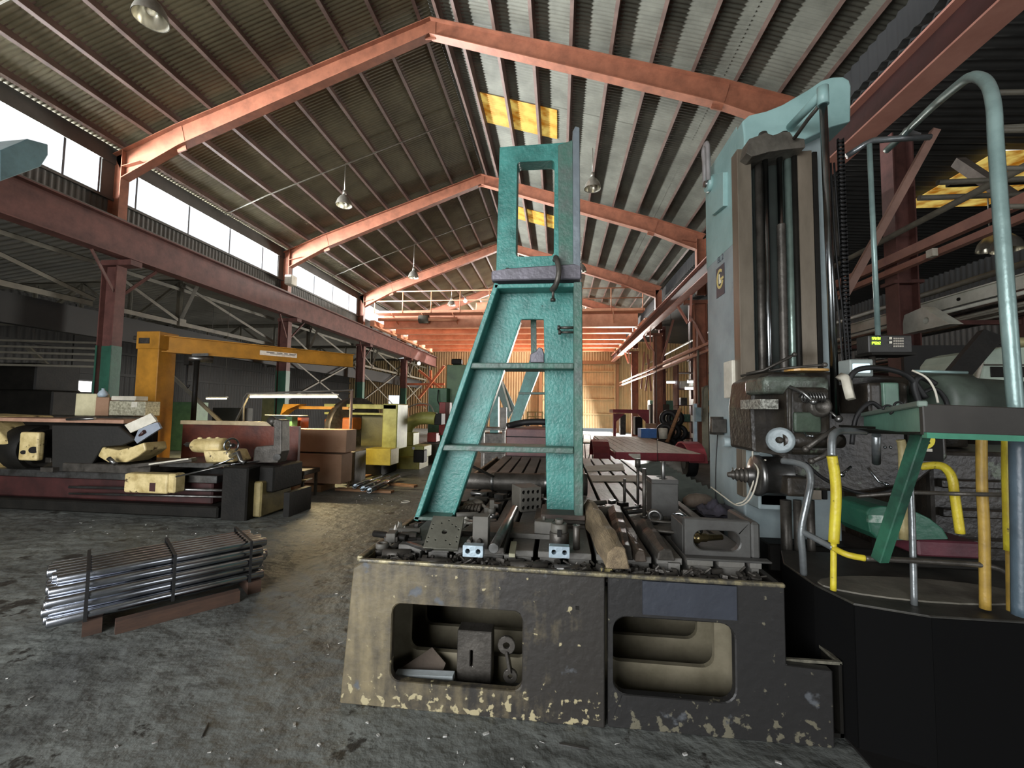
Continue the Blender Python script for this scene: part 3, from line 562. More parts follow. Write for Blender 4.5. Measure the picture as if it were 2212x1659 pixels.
# big shaft across the back
a, b = T(1002, 1040, ZT+.1), T(1262, 1046, ZT+.1); a.y = b.y = 3.9; a, b = aY(1006, 1024, 4.1), aY(1268, 1026, 4.1)
k = thing('stepped_shaft', 'big dark stepped steel shaft lying across the table behind the teal stand', 'shaft', ((a.x+b.x)/2, 4.1, ZT), GP)
z = ZT+.105; L_ = b.x-a.x
MB().lathe((a.x, 4.1, z), (1, 0, 0), [(0, 0), (0, .07), (.02, .078), (.25, .078), (.26, .088), (.27, .09), (L_*.62, .09), (L_*.63, .1), (L_*.72, .1), (L_*.73, .094), (L_*.93, .094), (L_*.94, .103), (L_, .103), (L_, 0)], 24).build('shaft_body', M_iron, k)
MB().lathe((a.x+.262, 4.1, z), (1, 0, 0), [(0, .0905), (.012, .0925), (.024, .0905)], 24).build('bright_ring', M_steel, k); MB().lathe((a.x+L_*.66, 4.1, z), (1, 0, 0), [(0, .1), (.02, .104), (.05, .1)], 24).build('bright_ring', M_steel, k)
tobj('long_lever', MB().cyl(aY(1012, 1003, 3.75), T(1112, 1052, ZT+.02), .012, .014), M_iron, 'long thin bar leaning from the shaft down to the table', 'round bar')
# loose clutter behind left leg: each is its own piece
rnd = random.Random(3)
def clutter(n, xr, yr, tmpl, where):
    for i in range(n):
        x, y = rnd.uniform(*xr), rnd.uniform(*yr); c = rest(T(x, y)); rz = rnd.uniform(-.8, .8); kind = i % 4
        m = rnd.choice([M_iron, M_iron, M_grey, M_dark, M_steel])
        mb = MB()
        if kind == 0: l = rnd.uniform(.05, .12); mb.cyl(c+Vector((-l*math.cos(rz), -l*math.sin(rz), .022)), c+Vector((l*math.cos(rz), l*math.sin(rz), .022)), .02); nm, cat = 'round_bar_offcut', 'round bar'
        elif kind == 1: h = rnd.uniform(.03, .06); mb.cbox(c+Vector((0, 0, h/2+.001)), rnd.uniform(.05, .1), rnd.uniform(.04, .09), h, rz); nm, cat = 'steel_block', 'steel block'
        elif kind == 2:
            l = rnd.uniform(.09, .15); R_ = Matrix.Rotation(rz, 3, 'Z'); mb.prism([(-l, -.012), (l*.7, -.012), (l, -.025), (l, .025), (l*.7, .012), (-l, .012)], .016, lambda u, v, w: c+R_ @ Vector((u, v, w+.001))); nm, cat = 'clamp_strap', 'clamp'
        else: mb.pipe(c+Vector((0, 0, .001)), c+Vector((0, 0, .03)), .035, .018); nm, cat = 'steel_ring', 'ring'
        shade = {M_iron: 'dark', M_grey: 'grey', M_dark: 'black oily', M_steel: 'shiny'}[m]
        tobj(nm, mb, m, f'{shade} {nm.replace("_", " ")} lying {where}', cat, .003)['group'] = 'loose pieces '+where
clutter(13, (1015, 1100), (1055, 1085), None, 'on the table behind the left leg')
clutter(9, (985, 1075), (1090, 1135), None, 'on the table beside the left leg foot')
clutter(9, (820, 905), (1150, 1200), None, 'at the front left corner of the table')
clutter(5, (1285, 1330), (1085, 1110), None, 'on the slots right of the teal stand')
# collar with nut behind left foot
c = rest(T(1062, 1115)); k = thing('flange_nut', 'round flange with a square nut on top, behind the wide flat plate', 'nut', c, GP)
MB().cyl(c, c+Vector((0, 0, .02)), .06, .05, 18).build('flange', M_steel, k); MB().cyl(c+Vector((0, 0, .02)), c+Vector((0, 0, .06)), .03, .03, 6).build('nut', M_grey, k); MB().cbox(c+Vector((0, 0, .09)), .03, .03, .06, .3).build('square_tip', M_grey, k)
# rags
def rag(c, s, m, label, h=.03, g=None, sx=1.):
    mb = MB(); n = 14; r2 = random.Random(int(c.x*1000)+5); ph = [r2.uniform(0, 6) for _ in range(6)]
    def H(u, v): return h*(.25+.75*max(0, 1-(u*u+v*v)))*(1+.5*math.sin(7*u+ph[0])+.4*math.sin(9*v+ph[1])+.3*math.sin(13*(u+v)+ph[2]))*.6+.004
    vs = []
    for j in range(n+1):
        for i in range(n+1):
            u, v = i/n*2-1, j/n*2-1; e = 1+.12*math.sin(5*u+ph[3])*math.cos(4*v+ph[4]); vs.append(c+Vector((u*s*sx*e, v*s*e, H(u, v))))
    mb.add(vs, [(j*(n+1)+i, j*(n+1)+i+1, (j+1)*(n+1)+i+1, (j+1)*(n+1)+i) for j in range(n) for i in range(n)], True)
    lo = [v-Vector((0, 0, v.z-c.z-.0005)) for v in vs]; mb.add(lo, [(j*(n+1)+i, (j+1)*(n+1)+i, (j+1)*(n+1)+i+1, j*(n+1)+i+1) for j in range(n) for i in range(n)])
    return one('shop_rag', mb, m, label, 'rag', g)
M_wrag = mat('white_rag_cloth', 'c4c1b8', '99968c', 9, .35, .7, .85, bump=.1)
M_prag = mat('purple_rag_cloth', '403d48', '26242c', 9, .35, .7, .85, bump=.1)
rag(T(862, 1160, .775)+Vector((0, 0, .0)), .1, M_wrag, 'white crumpled rag by the left rim of the table', .09, None, .5)
rag(rest(T(1005, 1128)), .06, M_wrag, 'small white rag beside the left foot of the teal stand', .03)
rag(rest(T(1545, 1105)), .2, M_prag, 'purple grey crumpled cloth beside the mill column', .085, None, .7)
# glove pile
k = thing('work_gloves', 'pair of dirty work gloves lying behind the left foot of the stand', 'gloves', rest(T(1015, 1100)), None); c = world_loc(k)
for i in (0, 1):
    g = MB().sphere(c+Vector((.05*i, .03*i, .035+.01*i)), .05, 12, (1.1, .8, .6))
    for f in range(4): g.tube([c+Vector((.05*i-.02+.02*f, -.03+.03*i, .04)), c+Vector((.05*i-.04+.025*f, -.08+.03*i, .03)), c+Vector((.05*i-.05+.028*f, -.11+.03*i, .014))], .012, 7)
    g.tube([c+Vector((.05*i+.05, .0, .04)), c+Vector((.05*i+.09, -.03, .02))], .013, 7)
    g.build('glove', mat('glove_leather', '7c7466', '58524a', 9, .35, .7, .8, bump=.2), k)
# wooden wedge, tapered forgings at the right
def forging(x0, y0, x1, y1, w0, w1, h0, h1, m, label, name='tapered_forging', cat='forging', rough=True):
    a, b = rest(T(x0, y0)), rest(T(x1, y1)); d = (b-a); L = d.length; d.normalize(); s = Vector((d.y, -d.x, 0)); mb = MB(); n = 8; rn = random.Random(int(x0)); rings = []
    for i in range(n+1):
        t = i/n; w = (w0+(w1-w0)*t)*(1+rn.uniform(-.1, .1)); h = (h0+(h1-h0)*t)*(1+rn.uniform(-.08, .08)); p = a+d*L*t
        rings.append([p-s*w/2+Vector((0, 0, .001)), p+s*w/2+Vector((0, 0, .001)), p+s*w*.42+Vector((0, 0, h*.7)), p+s*w*.1+Vector((0, 0, h)), p-s*w*.3+Vector((0, 0, h*.95))])
    vs = [v for r in rings for v in r]; fs = [(i*5+k, i*5+(k+1) % 5, (i+1)*5+(k+1) % 5, (i+1)*5+k) for i in range(n) for k in range(5)]+[(4, 3, 2, 1, 0), tuple(n*5+k for k in range(5))]
    mb.add(vs, fs); return one(name, mb, m, label, cat, GP, .006)
forging(1272, 1125, 1335, 1230, .1, .13, .17, .12, mat('weathered_wood', '8d7c60', '5a4d3c', 5, .3, .7, .8, bump=.5, stretch=(6, 1, 6)), 'thick pale broken wooden wedge at the front middle right', 'wooden_wedge', 'wood block')
forging(1328, 1130, 1352, 1210, .14, .08, .13, .08, M_iron, 'dark iron forging lying just right of the wooden wedge')
forging(1345, 1165, 1385, 1215, .06, .07, .09, .06, mat('scaled_iron', '5a4f45', '3a332c', 6, .35, .7, .55, .3, bump=.3), 'narrow upright iron forging between the two larger forgings')
forging(1392, 1155, 1440, 1212, .12, .09, .1, .06, M_iron, 'blunt iron forging beside the windowed angle block')
c0, c1 = rest(T(1290, 1130)), rest(T(1330, 1118)); tobj('bushing', MB().pipe(c0+Vector((0, 0, .05)), c1+Vector((0, 0, .05)), .05, .03, 18), M_grey, 'short hollow grey bushing lying behind the wooden wedge', 'bushing')
c = rest(T(1415, 1133)); k = thing('eye_bolt', 'heavy eye bolt lying with its ring towards the viewer, behind the forgings', 'eye bolt', c, GP)
MB().torus(c+Vector((0, 0, .055)), (.3, 1, 0), .04, .015, 18, 8).build('eye', M_steel, k); MB().cyl(c+Vector((.04, .03, .04)), c+Vector((.14, .1, .02)), .016).build('shank', M_iron, k)
c = rest(T(1468, 1138)); tobj('steel_ring', MB().torus(c+Vector((0, 0, .05)), (.5, 1, .2), .045, .014, 18, 8), M_bright, 'bright ring standing just left of the windowed angle block', 'ring', 0)
tobj('round_bar', MB().cyl(rest(T(1375, 1152), .03), rest(T(1480, 1160), .03), .028), M_iron, 'dark round bar lying across the slots towards the windowed angle block', 'round bar')
for i, (x, y) in enumerate(((1398, 1168), (1390, 1145))): tobj('thin_rod', MB().cyl(rest(T(x, y), .065), rest(T(x+85, y+8), .065), .01), M_iron, ('front' if i == 0 else 'rear')+' thin rod lying over the dark round bar', 'rod')
# angle block with oval window
a = thing('windowed_angle_block', 'big grey angle block with an oval window, front right on the table', 'angle block', rest(T(1560, 1215)), GP)
Yb = 2.5; U = lambda x, y: (aY(x, y, Yb).x, aY(x, y, Yb).z)
x0, x1, zt = U(1480, 1190)[0], U(1615, 1200)[0], U(1500, 1120)[1]
ow_ = rrect(U(1499, 1160)[0], U(1600, 1160)[0], U(1550, 1190)[1], U(1550, 1147)[1], .052, 7)
M_fix = mat('grey_fixture', '52524f', '413f3d', 6, .35, .7, .45, .3, bump=.12)
MB().prism([(x0, ZT+.001), (x1+.02, ZT+.001), (x1+.02, zt-.005), (x0, zt)], .05, XZ(Yb), [ow_]).build('front_wall', M_fix, a, .006)
MB().box(x1+.021, x1+.07, Yb, Yb+.34, ZT+.001, zt-.01).build('right_wall', M_fix, a, .012)
MB().box(x0+.02, x1+.02, Yb+.052, Yb+.34, ZT+.001, ZT+.03).build('bottom_wall', M_fix, a, .004)
MB().box(x0+.0, x0+.04, Yb+.052, Yb+.3, ZT+.001, zt-.05).build('left_wall', M_fix, a, .004)
MB().box(x0-.01, x1+.1, Yb-.06, Yb-.002, ZT+.001, ZT+.012).build('foot_flange', M_fix, a, .004)
c = Vector(((x0+x1)/2, Yb+.17, ZT+.095)); k = thing('threaded_fitting', 'shiny threaded brass coloured fitting lying inside the windowed angle block', 'fitting', c-Vector((0, 0, .065)), GP)
MB().lathe(c-Vector((.1, .03, .03)), (1, .2, 0), [(0, 0), (0, .03), (.05, .035), (.06, .026), (.1, .026), (.105, .02), (.2, .016), (.2, 0)], 16).build('body', mat('brass', '9a8a60', '6a6048', 8, .35, .7, .25, .9), k)
MB().cyl(c-Vector((.04, .02, 0)), c+Vector((-.03, -.01, .045)), .018, n=8).build('side_port', M_bright, k)
# column block with two bores
a = aZ(1400, 1110, ZT); Yk = T(1430, 1118).y; P_ = lambda x, y: aY(x, y, Yk)
x0, x1, zt = P_(1408, 1080).x, P_(1466, 1080).x, P_(1430, 1036).z
k = thing('twin_bore_block', 'tall square grey steel block with two round bores on top', 'steel block', ((x0+x1)/2, Yk+.1, ZT), GP)
MB().box(x0, x1, Yk, Yk+.2, ZT+.001, zt-.03).build('body', M_fix, k, .006)
cx = (x0+x1)/2; tp = MB().prism([(x0, Yk), (x1, Yk), (x1, Yk+.2), (x0, Yk+.2)], .03, XY(zt-.03), [circ(cx, Yk+.055, .032), circ(cx, Yk+.145, .032)]); tp.build('bored_top', M_fix, k, .002)
MB().box(x0+.004, x1-.004, Yk+.004, Yk+.196, zt-.0299, zt-.028).build('bore_bottom', M_dark, k)
def stud(x, yb, yt, r, label, Yo=None):
    b = T(x, yb); Y = b.y; t = aY(x, yt, Y); o = thing('clamping_stud', label, 'threaded rod', rest(b), 'studs standing in the table slots')
    MB().cyl(rest(b), (b.x, Y, t.z), r, n=12).build('rod', M_iron, o); MB().cyl(rest(b, .0), rest(b, .02), r*2.2, n=6).build('base_nut', M_iron, o); return b, t
stud(1349, 1094, 1034, .012, 'short thin stud standing leftmost in the slots')
b, t = stud(1378, 1094, 994, .012, 'tall thin stud with a coupling nut near its top'); one('coupling_nut', MB().cyl((b.x, b.y, t.z-.06), (b.x, b.y, t.z+.015), .024, n=6), M_iron, 'dark hexagon nut on top of the tall thin stud', 'nut')
stud(1392, 1118, 1012, .015, 'tall thick stud standing close to the twin bore block')
c = P_(1442, 1036); tobj('bore_pin', MB().cyl((cx, Yk+.055, zt-.028), (cx, Yk+.055, zt+.13), .014), M_steel, 'pin standing up out of the front bore of the tall block', 'pin')
for i, (x, y, rz) in enumerate(((1362, 1104, .6), (1370, 1112, .3))):
    c = rest(T(x, y)); tobj(('crank_bar', 'round_bar_offcut')[i], MB().cyl(c+Vector((-.06, -.03, .025)), c+Vector((.07, .04, .025)), .018 if i else .012), M_steel, ('thin crank bar lying across the slot left of the tall block', 'stubby round offcut with a bright end left of the tall block')[i], ('bar', 'round bar')[i])
c = rest(T(1345, 1098)); tobj('tee_nut_block', MB().cbox(c+Vector((0, 0, .025)), .08, .06, .05, .5), M_dark, 'black block at the foot of the short stud', 'steel block')
tobj('rag_roll', MB().lathe(rest(T(1480, 1098), .06), (1, .35, 0), [(0, 0), (.0, .03), (.05, .055), (.12, .06), (.2, .05), (.25, .03), (.25, 0)], 14), mat('leather_brown', '6a5d50', '4c423a', 7, .35, .7, .7, bump=.2), 'rolled brown leather lying behind the windowed angle block', 'cloth roll', 0)
# cardboard sheets on the table
for i, (q, nm) in enumerate((([(1262, 1008), (1345, 1002), (1350, 1017), (1268, 1018)], 'pale cardboard sheet lying far back on the table'), ([(1272, 1028), (1398, 1028), (1400, 1041), (1280, 1041)], 'pale cardboard sheet lying on the slots in front of the far one'))):
    mb = MB(); pts = [rest(T(x, y), .0015) for x, y in q]; up = Vector((0, 0, .006)); mb.add(pts+[p+up for p in pts], [(0, 1, 2, 3), (4, 5, 6, 7), (0, 1, 5, 4), (1, 2, 6, 5), (2, 3, 7, 6), (3, 0, 4, 7)])
    one('cardboard_sheet', mb, mat('pale_cardboard', 'a59c8c', '8c8374', 3, .35, .7, .8, bump=.02), nm, 'cardboard', 'cardboard sheets on the table')
# swarf in the front trough
rs = random.Random(11); mb = MB()
for i in range(700):
    x, y = rs.uniform(-1.0, 1.05), rs.uniform(2.33, 2.45); z = .69+.065*rs.random()
    if i % 3 == 0: mb.cyl((x, y, z), (x+rs.uniform(-.05, .05), y+rs.uniform(-.02, .02), z+rs.uniform(0, .03)), .006, n=5, smooth=False)
    else: mb.cbox((x, y, z), rs.uniform(.01, .06), rs.uniform(.01, .03), rs.uniform(.006, .03), rs.uniform(0, 3), rs.uniform(-.4, .4))
for i in range(420):
    y = rs.uniform(2.5, 4.6); x = -1.0+rs.uniform(-.03, .05); z = .69+.08*rs.random(); mb.cbox((x, y, z), rs.uniform(.01, .05), rs.uniform(.02, .06), rs.uniform(.01, .04), rs.uniform(0, 3), rs.uniform(-.5, .5))
tag(mb.build('metal_swarf', M_iron), 'dark metal chips and swarf filling the trough around the slotted table top', 'swarf', kind='stuff')
# larger pieces in the trough
for i, (x, y, l, r, m, lab) in enumerate(((1140, 1238, .2, .028, M_iron, 'short fat dark cylinder lying in the front trough'), (1225, 1240, .14, .024, M_steel, 'stub of shiny shaft lying in the front trough right of the dark cylinder'), (935, 1222, .16, .02, M_iron, 'dark bar offcut lying in the front trough below the drilled plate'), (850, 1205, .16, .032, M_iron, 'thick round bar lying in the trough corner'), (820, 1190, .12, .03, M_iron, 'pipe stub lying at the left end of the trough'))):
    c = aZ(x, y, .745); c.y = min(max(c.y, 2.36), 2.43)+(.0 if i < 3 else .05); one('trough_bar', MB().cyl(c-Vector((l/2, .01, 0)), c+Vector((l/2, .02, 0)), r), m, lab, 'round bar', 'bars in the front trough')
c = aZ(1312, 1238, .75); one('yellow_tag_block', MB().cbox((c.x, 2.37, .735), .06, .03, .05), mat('pale_yellow', 'b3a670', '8a7d50', 9, .35, .7, .6), 'small pale yellow block at the front trough below the wooden wedge', 'block', None, .003)
# ================================================================== HORIZONTAL BORING MILL
M_col = mat('blue_grey_paint', '95a2a3', '7b888a', 2.5, .35, .7, .5, bump=.06, c3='57503f', s3=5, t3=.68)
M_cap = mat('pale_teal_paint', '8fb0ad', '7a9a97', 3, .35, .7, .42, bump=.06)
M_oil = mat('oily_brown_casting', '332e27', '1a1713', 5, .35, .65, .38, .0, bump=.25, c3='56604f', s3=3.4, t3=.6)
M_way = mat('worn_slideway', '857b6c', '5d5549', 3, .35, .7, .35, .4, bump=.05, stretch=(1, 1, .25))
M_rod = mat('polished_rod', '9fa3a4', '66696a', 3, .35, .7, .2, 1., bump=0)
CX0, CX1, CYF, CYB = 1.48, 2.2, 3.62, 4.4
bm_ = thing('boring_mill', 'tall blue grey horizontal boring mill column with oily headstock right of the slotted table', 'boring mill', (1.84, 4.0, 0))
MB().box(CX0, CX1, CYF, CYB, .42, 4.0).build('column', M_col, bm_, .015, 2)
MB().box(CX0-.0, 5.2, 3.3, 4.75, 0, .42).build('bed', M_dark, bm_, .01)
MB().box(CX0+.1, CX1+.2, 3.45, 4.6, .42, .62).build('saddle', M_dark, bm_, .01)
V = lambda x, y, Y: (aY(x, y, Y).x, aY(x, y, Y).z)
YC = 3.5
cap = [(CX0, V(1594, 335, YC)[1]), (CX0, V(1594, 290, YC)[1]), V(1603, 262, YC), V(1618, 249, YC), V(1655, 240, YC), V(1690, 226, YC), V(1745, 194, YC), V(1776, 173, YC), V(1795, 167, YC), V(1824, 166, YC), V(1835, 172, YC), V(1839, 185, YC), V(1838, 262, YC), V(1798, 273, YC), V(1745, 298, YC), V(1700, 322, YC), V(1650, 345, YC)]
MB().prism(cap, .88, XZ(YC)).build('column_cap', M_cap, bm_, .03, 3)
MB().box(CX0-.002, CX0+.002, CYF+.02, CYB, 3.05, 4.02).build('pale_upper_paint', M_cap, bm_)['label'] = 'pale teal upper part of the column'
def vbar(name, xa, xb, y0, z0, z1, dy, m, bev=.004): return MB().box(aY(xa, 600, y0).x, aY(xb, 600, y0).x, y0, y0+dy, z0, z1).build(name, m, bm_, bev)
vbar('slideway', 1597, 1628, 3.5, .95, 3.74, .12, M_way); vbar('slideway', 1728, 1762, 3.5, .95, 3.7, .12, M_way)
vbar('recess_panel', 1630, 1727, 3.6, .95, 3.72, .02, mat('recess_green_black', '2c332e', '1c211e', 3, .35, .7, .5)); vbar('side_edge', 1763, 1774, 3.52, .95, 3.7, .1, M_dark)
for x, r, m, n_, y0 in ((1643, .028, M_iron, 'feed_rod', 3.56), (1658, .022, M_rod, 'feed_rod', 3.5), (1690, .022, M_rod, 'feed_rod', 3.5), (1708, .03, mat('pale_green_rod', '7d8f86', '5e6b65', 4, .35, .7, .3, .5), 'feed_rod', 3.54), (1722, .02, M_dark, 'feed_rod', 3.5)):
    X_ = aY(x, 600, y0).x; MB().cyl((X_, y0, .9), (X_, y0, 3.72), r).build(n_, m, bm_)
X_ = aY(1690, 600, 3.5).x; MB().lathe((X_, 3.5, 1.9), (0, 0, 1), [(.0, .03)]+[(i*.008, .029+(.004 if i % 2 else 0)) for i in range(150)]+[(1.2, .03)], 12).build('threaded_spindle', M_iron, bm_)
pc = [V(1612, 330, 3.38), V(1618, 300, 3.38), V(1640, 292, 3.38), V(1655, 286, 3.38), V(1670, 292, 3.38), V(1690, 285, 3.38), V(1706, 284, 3.38), V(1714, 296, 3.38), V(1738, 300, 3.38), V(1740, 318, 3.38), V(1700, 322, 3.38), V(1660, 328, 3.38), V(1625, 338, 3.38)]
MB().prism(pc, .26, XZ(3.38)).build('rod_bearing_bracket', mat('grey_bracket', '6a655c', '4a463f', 6, .35, .7, .45, .3, bump=.2), bm_, .008)
for x in (1655, 1700): a = aY(x, 292, 3.38); MB().cyl(a+Vector((0, .05, -.02)), a+Vector((0, .05, .05)), .045, .03).build('bearing_cap', M_iron, bm_)
# steady rod and its strut
a, b = aY(1778, 218, 3.05), aY(1806, 905, 3.05)
MB().cyl(b, a, .024).build('long_guide_rod', M_rod, bm_); MB().tube([aY(1715, 300, 3.35), aY(1745, 258, 3.2), a], .014).build('rod_strut', M_iron, bm_)
MB().cyl(a-Vector((0, 0, .03)), a+Vector((0, .0, .1)), .035).cyl(a+Vector((0, 0, .06)), a+Vector((0, .42, .1)), .03).build('rod_socket', M_cap, bm_)
# counterweight chain
ch = MB(); pz = 3.9
for i in range(64):
    z = 3.86-i*.034; x = 2.305; ch.cyl((x-.022, 3.66, z), (x+.022, 3.66, z), .013, n=8)
    for s in (-1, 1): ch.box(x+s*.02-.003, x+s*.02+.003, 3.648, 3.672, z-.022, z+.022)
ch.build('counterweight_chain', M_black, bm_)
for i, dx in enumerate((.0, .03, .055)): MB().tube(bez([(2.22+dx, 3.7, 3.7), (2.21+dx*1.4, 3.68, 3.0), (2.25+dx, 3.66, 2.4), (2.23+dx, 3.6, 1.9)], 5), .007, 6).build('hydraulic_hose', M_black, bm_)
MB().box(2.2, 2.3, 3.7, 3.9, 2.9, 3.5).build('hose_bracket', M_iron, bm_, .01)
# lifting eye on the left face
P1 = lambda x, y, X=1.44: aX(x, y, X)
q = [P1(1537, 465), P1(1562, 445), P1(1562, 372), P1(1530, 378), P1(1528, 440)]
mb = MB(); n = len(q); mb.add(q+[p+Vector((.05, 0, 0)) for p in q], [tuple(range(n)), tuple(range(2*n-1, n-1, -1))]+[(i, (i+1) % n, n+(i+1) % n, n+i) for i in range(n)]); mb.build('lifting_plate', M_cap, bm_, .004)
XQ = 1.4; yb_ = aX(1524, 400, XQ).y
a = Vector((XQ, yb_-.02, aX(1524, 400, XQ).z)); pb_ = MB().cyl(a, a+Vector((.06, 0, 0)), .075).build('pulley_boss', M_cap, bm_); MB().cyl(a-Vector((.02, 0, 0)), a+Vector((.08, 0, 0)), .03).build('boss_pin', M_steel, pb_)
zt_ = aX(1524, 312, XQ).z
MB().tube([a+Vector((0, -.06, 0)), a+Vector((0, -.06, .25)), Vector((XQ, yb_-.075, zt_-.05)), Vector((XQ, yb_-.05, zt_-.01)), Vector((XQ, yb_-.01, zt_)), Vector((XQ, yb_+.03, zt_-.02)), Vector((XQ, yb_+.045, zt_-.06)), a+Vector((0, .04, .25)), a+Vector((0, .04, 0))], .022, 10).build('lifting_bail', mat('pinkish_grey', '8c8785', '73706e', 4, .35, .7, .5), bm_)
# emblem and lettering on the left face
e = aX(1557, 607, CX0); XE = CX0-.004
em_ = MB().box(XE-.001, XE+.002, e.y-.1, e.y+.1, e.z-.14, e.z+.14).build('emblem_plate', mat('emblem_dark', '3c3f48', None, rough=.4, bump=0), bm_)
M_gold = mat('emblem_gold', 'cdbb78', None, rough=.5, metal=0, bump=0)
cz = e.z+.02; xg = XE-.004; go_ = MB(); arc = []
for i in range(29): t = math.radians(50+i*290/28); arc.append((math.cos(t), math.sin(t)))
# seen from the left the face runs towards -y on the reader's right
ring = [(-u*.078, v*.092) for u, v in arc]+[(-u*.056, v*.068) for u, v in arc[::-1]]
go_.prism([(e.y+u, cz+v) for u, v in ring], .004, YZ(xg-.002)); go_.box(xg-.002, xg+.002, e.y-.078, e.y-.01, cz-.02, cz+.004).build('emblem_ring', M_gold, em_)
MB().prism([(e.y+u, cz+v) for u, v in ((.02, .045), (.004, .045), (.004, -.015), (-.03, -.015), (-.03, -.045), (.02, -.045))], .004, YZ(xg-.003)).build('emblem_letter', mat('emblem_pale', 'e2dcc0', None, bump=0), em_)
rot = (PI/2, 0, -PI/2)
e2 = aX(1557, 559, CX0); text('EL 2', mat('lettering_dark', '4b5158', None, bump=0), .08, (XE, e2.y, e2.z), rot, bm_, 'model_lettering', .001)
# headstock
YH = 3.16
hd = [V(1705, 1050, YH), V(1690, 985, YH), V(1626, 975, YH), V(1621, 880, YH), V(1628, 822, YH), V(1660, 803, YH), V(1830, 803, YH), V(1960, 815, YH), V(2040, 850, YH), V(2050, 990, YH), V(1980, 1045, YH), V(1860, 1065, YH), V(1720, 1058, YH)]
MB().prism(hd, .4, XZ(YH)).build('headstock_casting', M_oil, bm_, .03, 3)
MB().box(CX0-.075, CX0+.3, 3.17, 3.62, V(1600, 975, 3.3)[1], V(1600, 850, 3.3)[1]).box(CX0-.03, CX0+.3, 3.3, 3.62, V(1600, 1100, 3.3)[1], V(1600, 975, 3.3)[1]).build('headstock_side_plate', M_col, bm_, .01)
def hbox(name, xa, xb, ya, yb, Y, d, m, bev=.02, seg=3): (x0, z1), (x1, z0) = V(xa, ya, Y), V(xb, yb, Y); return MB().box(x0, x1, Y, max(Y+d, 3.2), z0, z1).build(name, m, bm_, bev, seg)
hbox('name_plate', 1642, 1682, 862, 884, 2.9, .05, mat('etched_plate', 'a9a99f', '57564f', 60, .42, .58, .35, .3, bump=0), .001, 1)
hbox('gearbox_cover', 1700, 1800, 835, 985, 2.87, .1, M_oil, .035); hbox('upper_cover', 1650, 1795, 812, 852, 2.9, .1, mat('teal_stained_cover', '5b645a', '2e2b25', 6, .4, .6, .35, .2, bump=.3), .03)
hbox('oval_cover', 1716, 1776, 890, 935, 2.85, .03, mat('green_cover', '4c5a4c', '353c33', 6, .35, .7, .4, .1, bump=.2), .012)
hbox('right_gearbox', 1875, 1965, 826, 895, 2.86, .12, M_oil, .02); hbox('green_tank', 1908, 1945, 826, 880, 2.84, .06, mat('green_tank', '5a7a68', '44584e', 5, .35, .7, .4), .01)
ap_ = hbox('lower_apron', 1640, 1702, 995, 1095, 3.3, .25, mat('grey_teal_apron', '5b6a68', '3c4442', 4, .35, .7, .45, .1, bump=.15), .01); hbox('apron_window', 1656, 1684, 1006, 1028, 3.292, .02, M_dark, .002, 1); hbox('dark_apron', 1702, 1755, 1030, 1075, 2.99, .3, M_oil, .02)
for x, r in ((1697, .034), (1722, .025), (1750, .025)): a = aY(x, 1080, 3.15); MB().cyl((a.x, 3.15, .42), (a.x, 3.15, a.z), r).build('vertical_shaft', M_iron, bm_)
# spindle
a = aY(1606, 1026, 3.2); z = a.z; XS0 = 1.385
MB().lathe((XS0, 3.2, z), (-1, 0, 0), [(-.2, .135), (-.03, .135), (-.028, .142), (.0, .142), (.008, .125), (.02, .085), (.03, .055), (.06, .05), (.065, .038)], 28).build('spindle_flange', M_steel, bm_); sf_ = [o for o in C.objects if o.name.startswith('spindle_flange')][0]
x_ = XS0-.06; MB().lathe((x_, 3.2, z), (-1, 0, 0), [(0, .04), (.01, .055), (.015, .042), (.03, .042), (.035, .05), (.045, .036), (.06, .036), (.065, .044), (.075, .03), (.085, .03), (.09, .036), (.1, .022), (.125, .016), (.13, 0)], 20).build('tool_arbor', M_iron, sf_)
# micrometer drum / dial
c = aY(1686, 951, 2.8); ax = Vector((-.75, -1, .1)).normalized(); MB().cyl(c, c+ax*-.3, .05).cyl(c, c+Vector((.38, .06, 0)), .045).build('drum_shaft', M_oil, bm_)
dl_ = MB().lathe(c, ax, [(-.02, .075), (.0, .08), (.015, .078), (.018, .06), (.016, 0)], 24).build('dial', mat('dial_face', '8c9698', '6a7375', 9, .35, .7, .5, .2), bm_); MB().lathe(c, ax, [(.01, .02), (.04, .02), (.045, 0)], 12).build('dial_knob', M_iron, dl_)
def lever(pts, r, m, kr=0, name='lever'):
    lv = MB().tube(pts, r, 8).build(name, m, bm_)
    if kr: MB().sphere(pts[-1], kr, 12).build('lever_knob', m, lv)
lever([aY(1612, 808, 3.1), aY(1650, 800, 3.05), aY(1716, 766, 2.95)], .01, M_iron, .016); lever([aY(1600, 812, 3.2), aY(1700, 795, 3.0), aY(1782, 788, 2.9)], .008, M_iron, .016)
lever([aY(1705, 835, 2.85), aY(1735, 848, 2.8), aY(1757, 868, 2.75)], .011, M_steel, .02); lever([aY(1706, 835, 2.87), aY(1706, 980, 2.87)], .012, M_iron); lever([aY(1789, 886, 2.84), aY(1812, 905, 2.8)], .008, M_steel, .022)
for p in ([(1805, 925), (1775, 945), (1740, 970)], [(1815, 945), (1780, 985), (1753, 996)]): lever([aY(x, y, 2.78) for x, y in p], .016, M_iron, .02)
lever([aY(1838, 1008, 2.75), aY(1818, 1025, 2.72)], .007, M_bright, .016); lever([aY(1875, 1010, 2.72), aY(1898, 1040, 2.7), aY(1915, 1046, 2.68)], .007, M_bright, .012); lever([aY(1738, 935, 2.8), aY(1742, 941, 2.78), aY(1755, 942, 2.75)], .007, M_bright, .01)
for x in (1912, 1924): MB().sphere(aY(x, 966, 2.82), .009).build('chrome_button', M_bright, bm_)
sp = MB(); c = aY(1732, 858, 2.84)
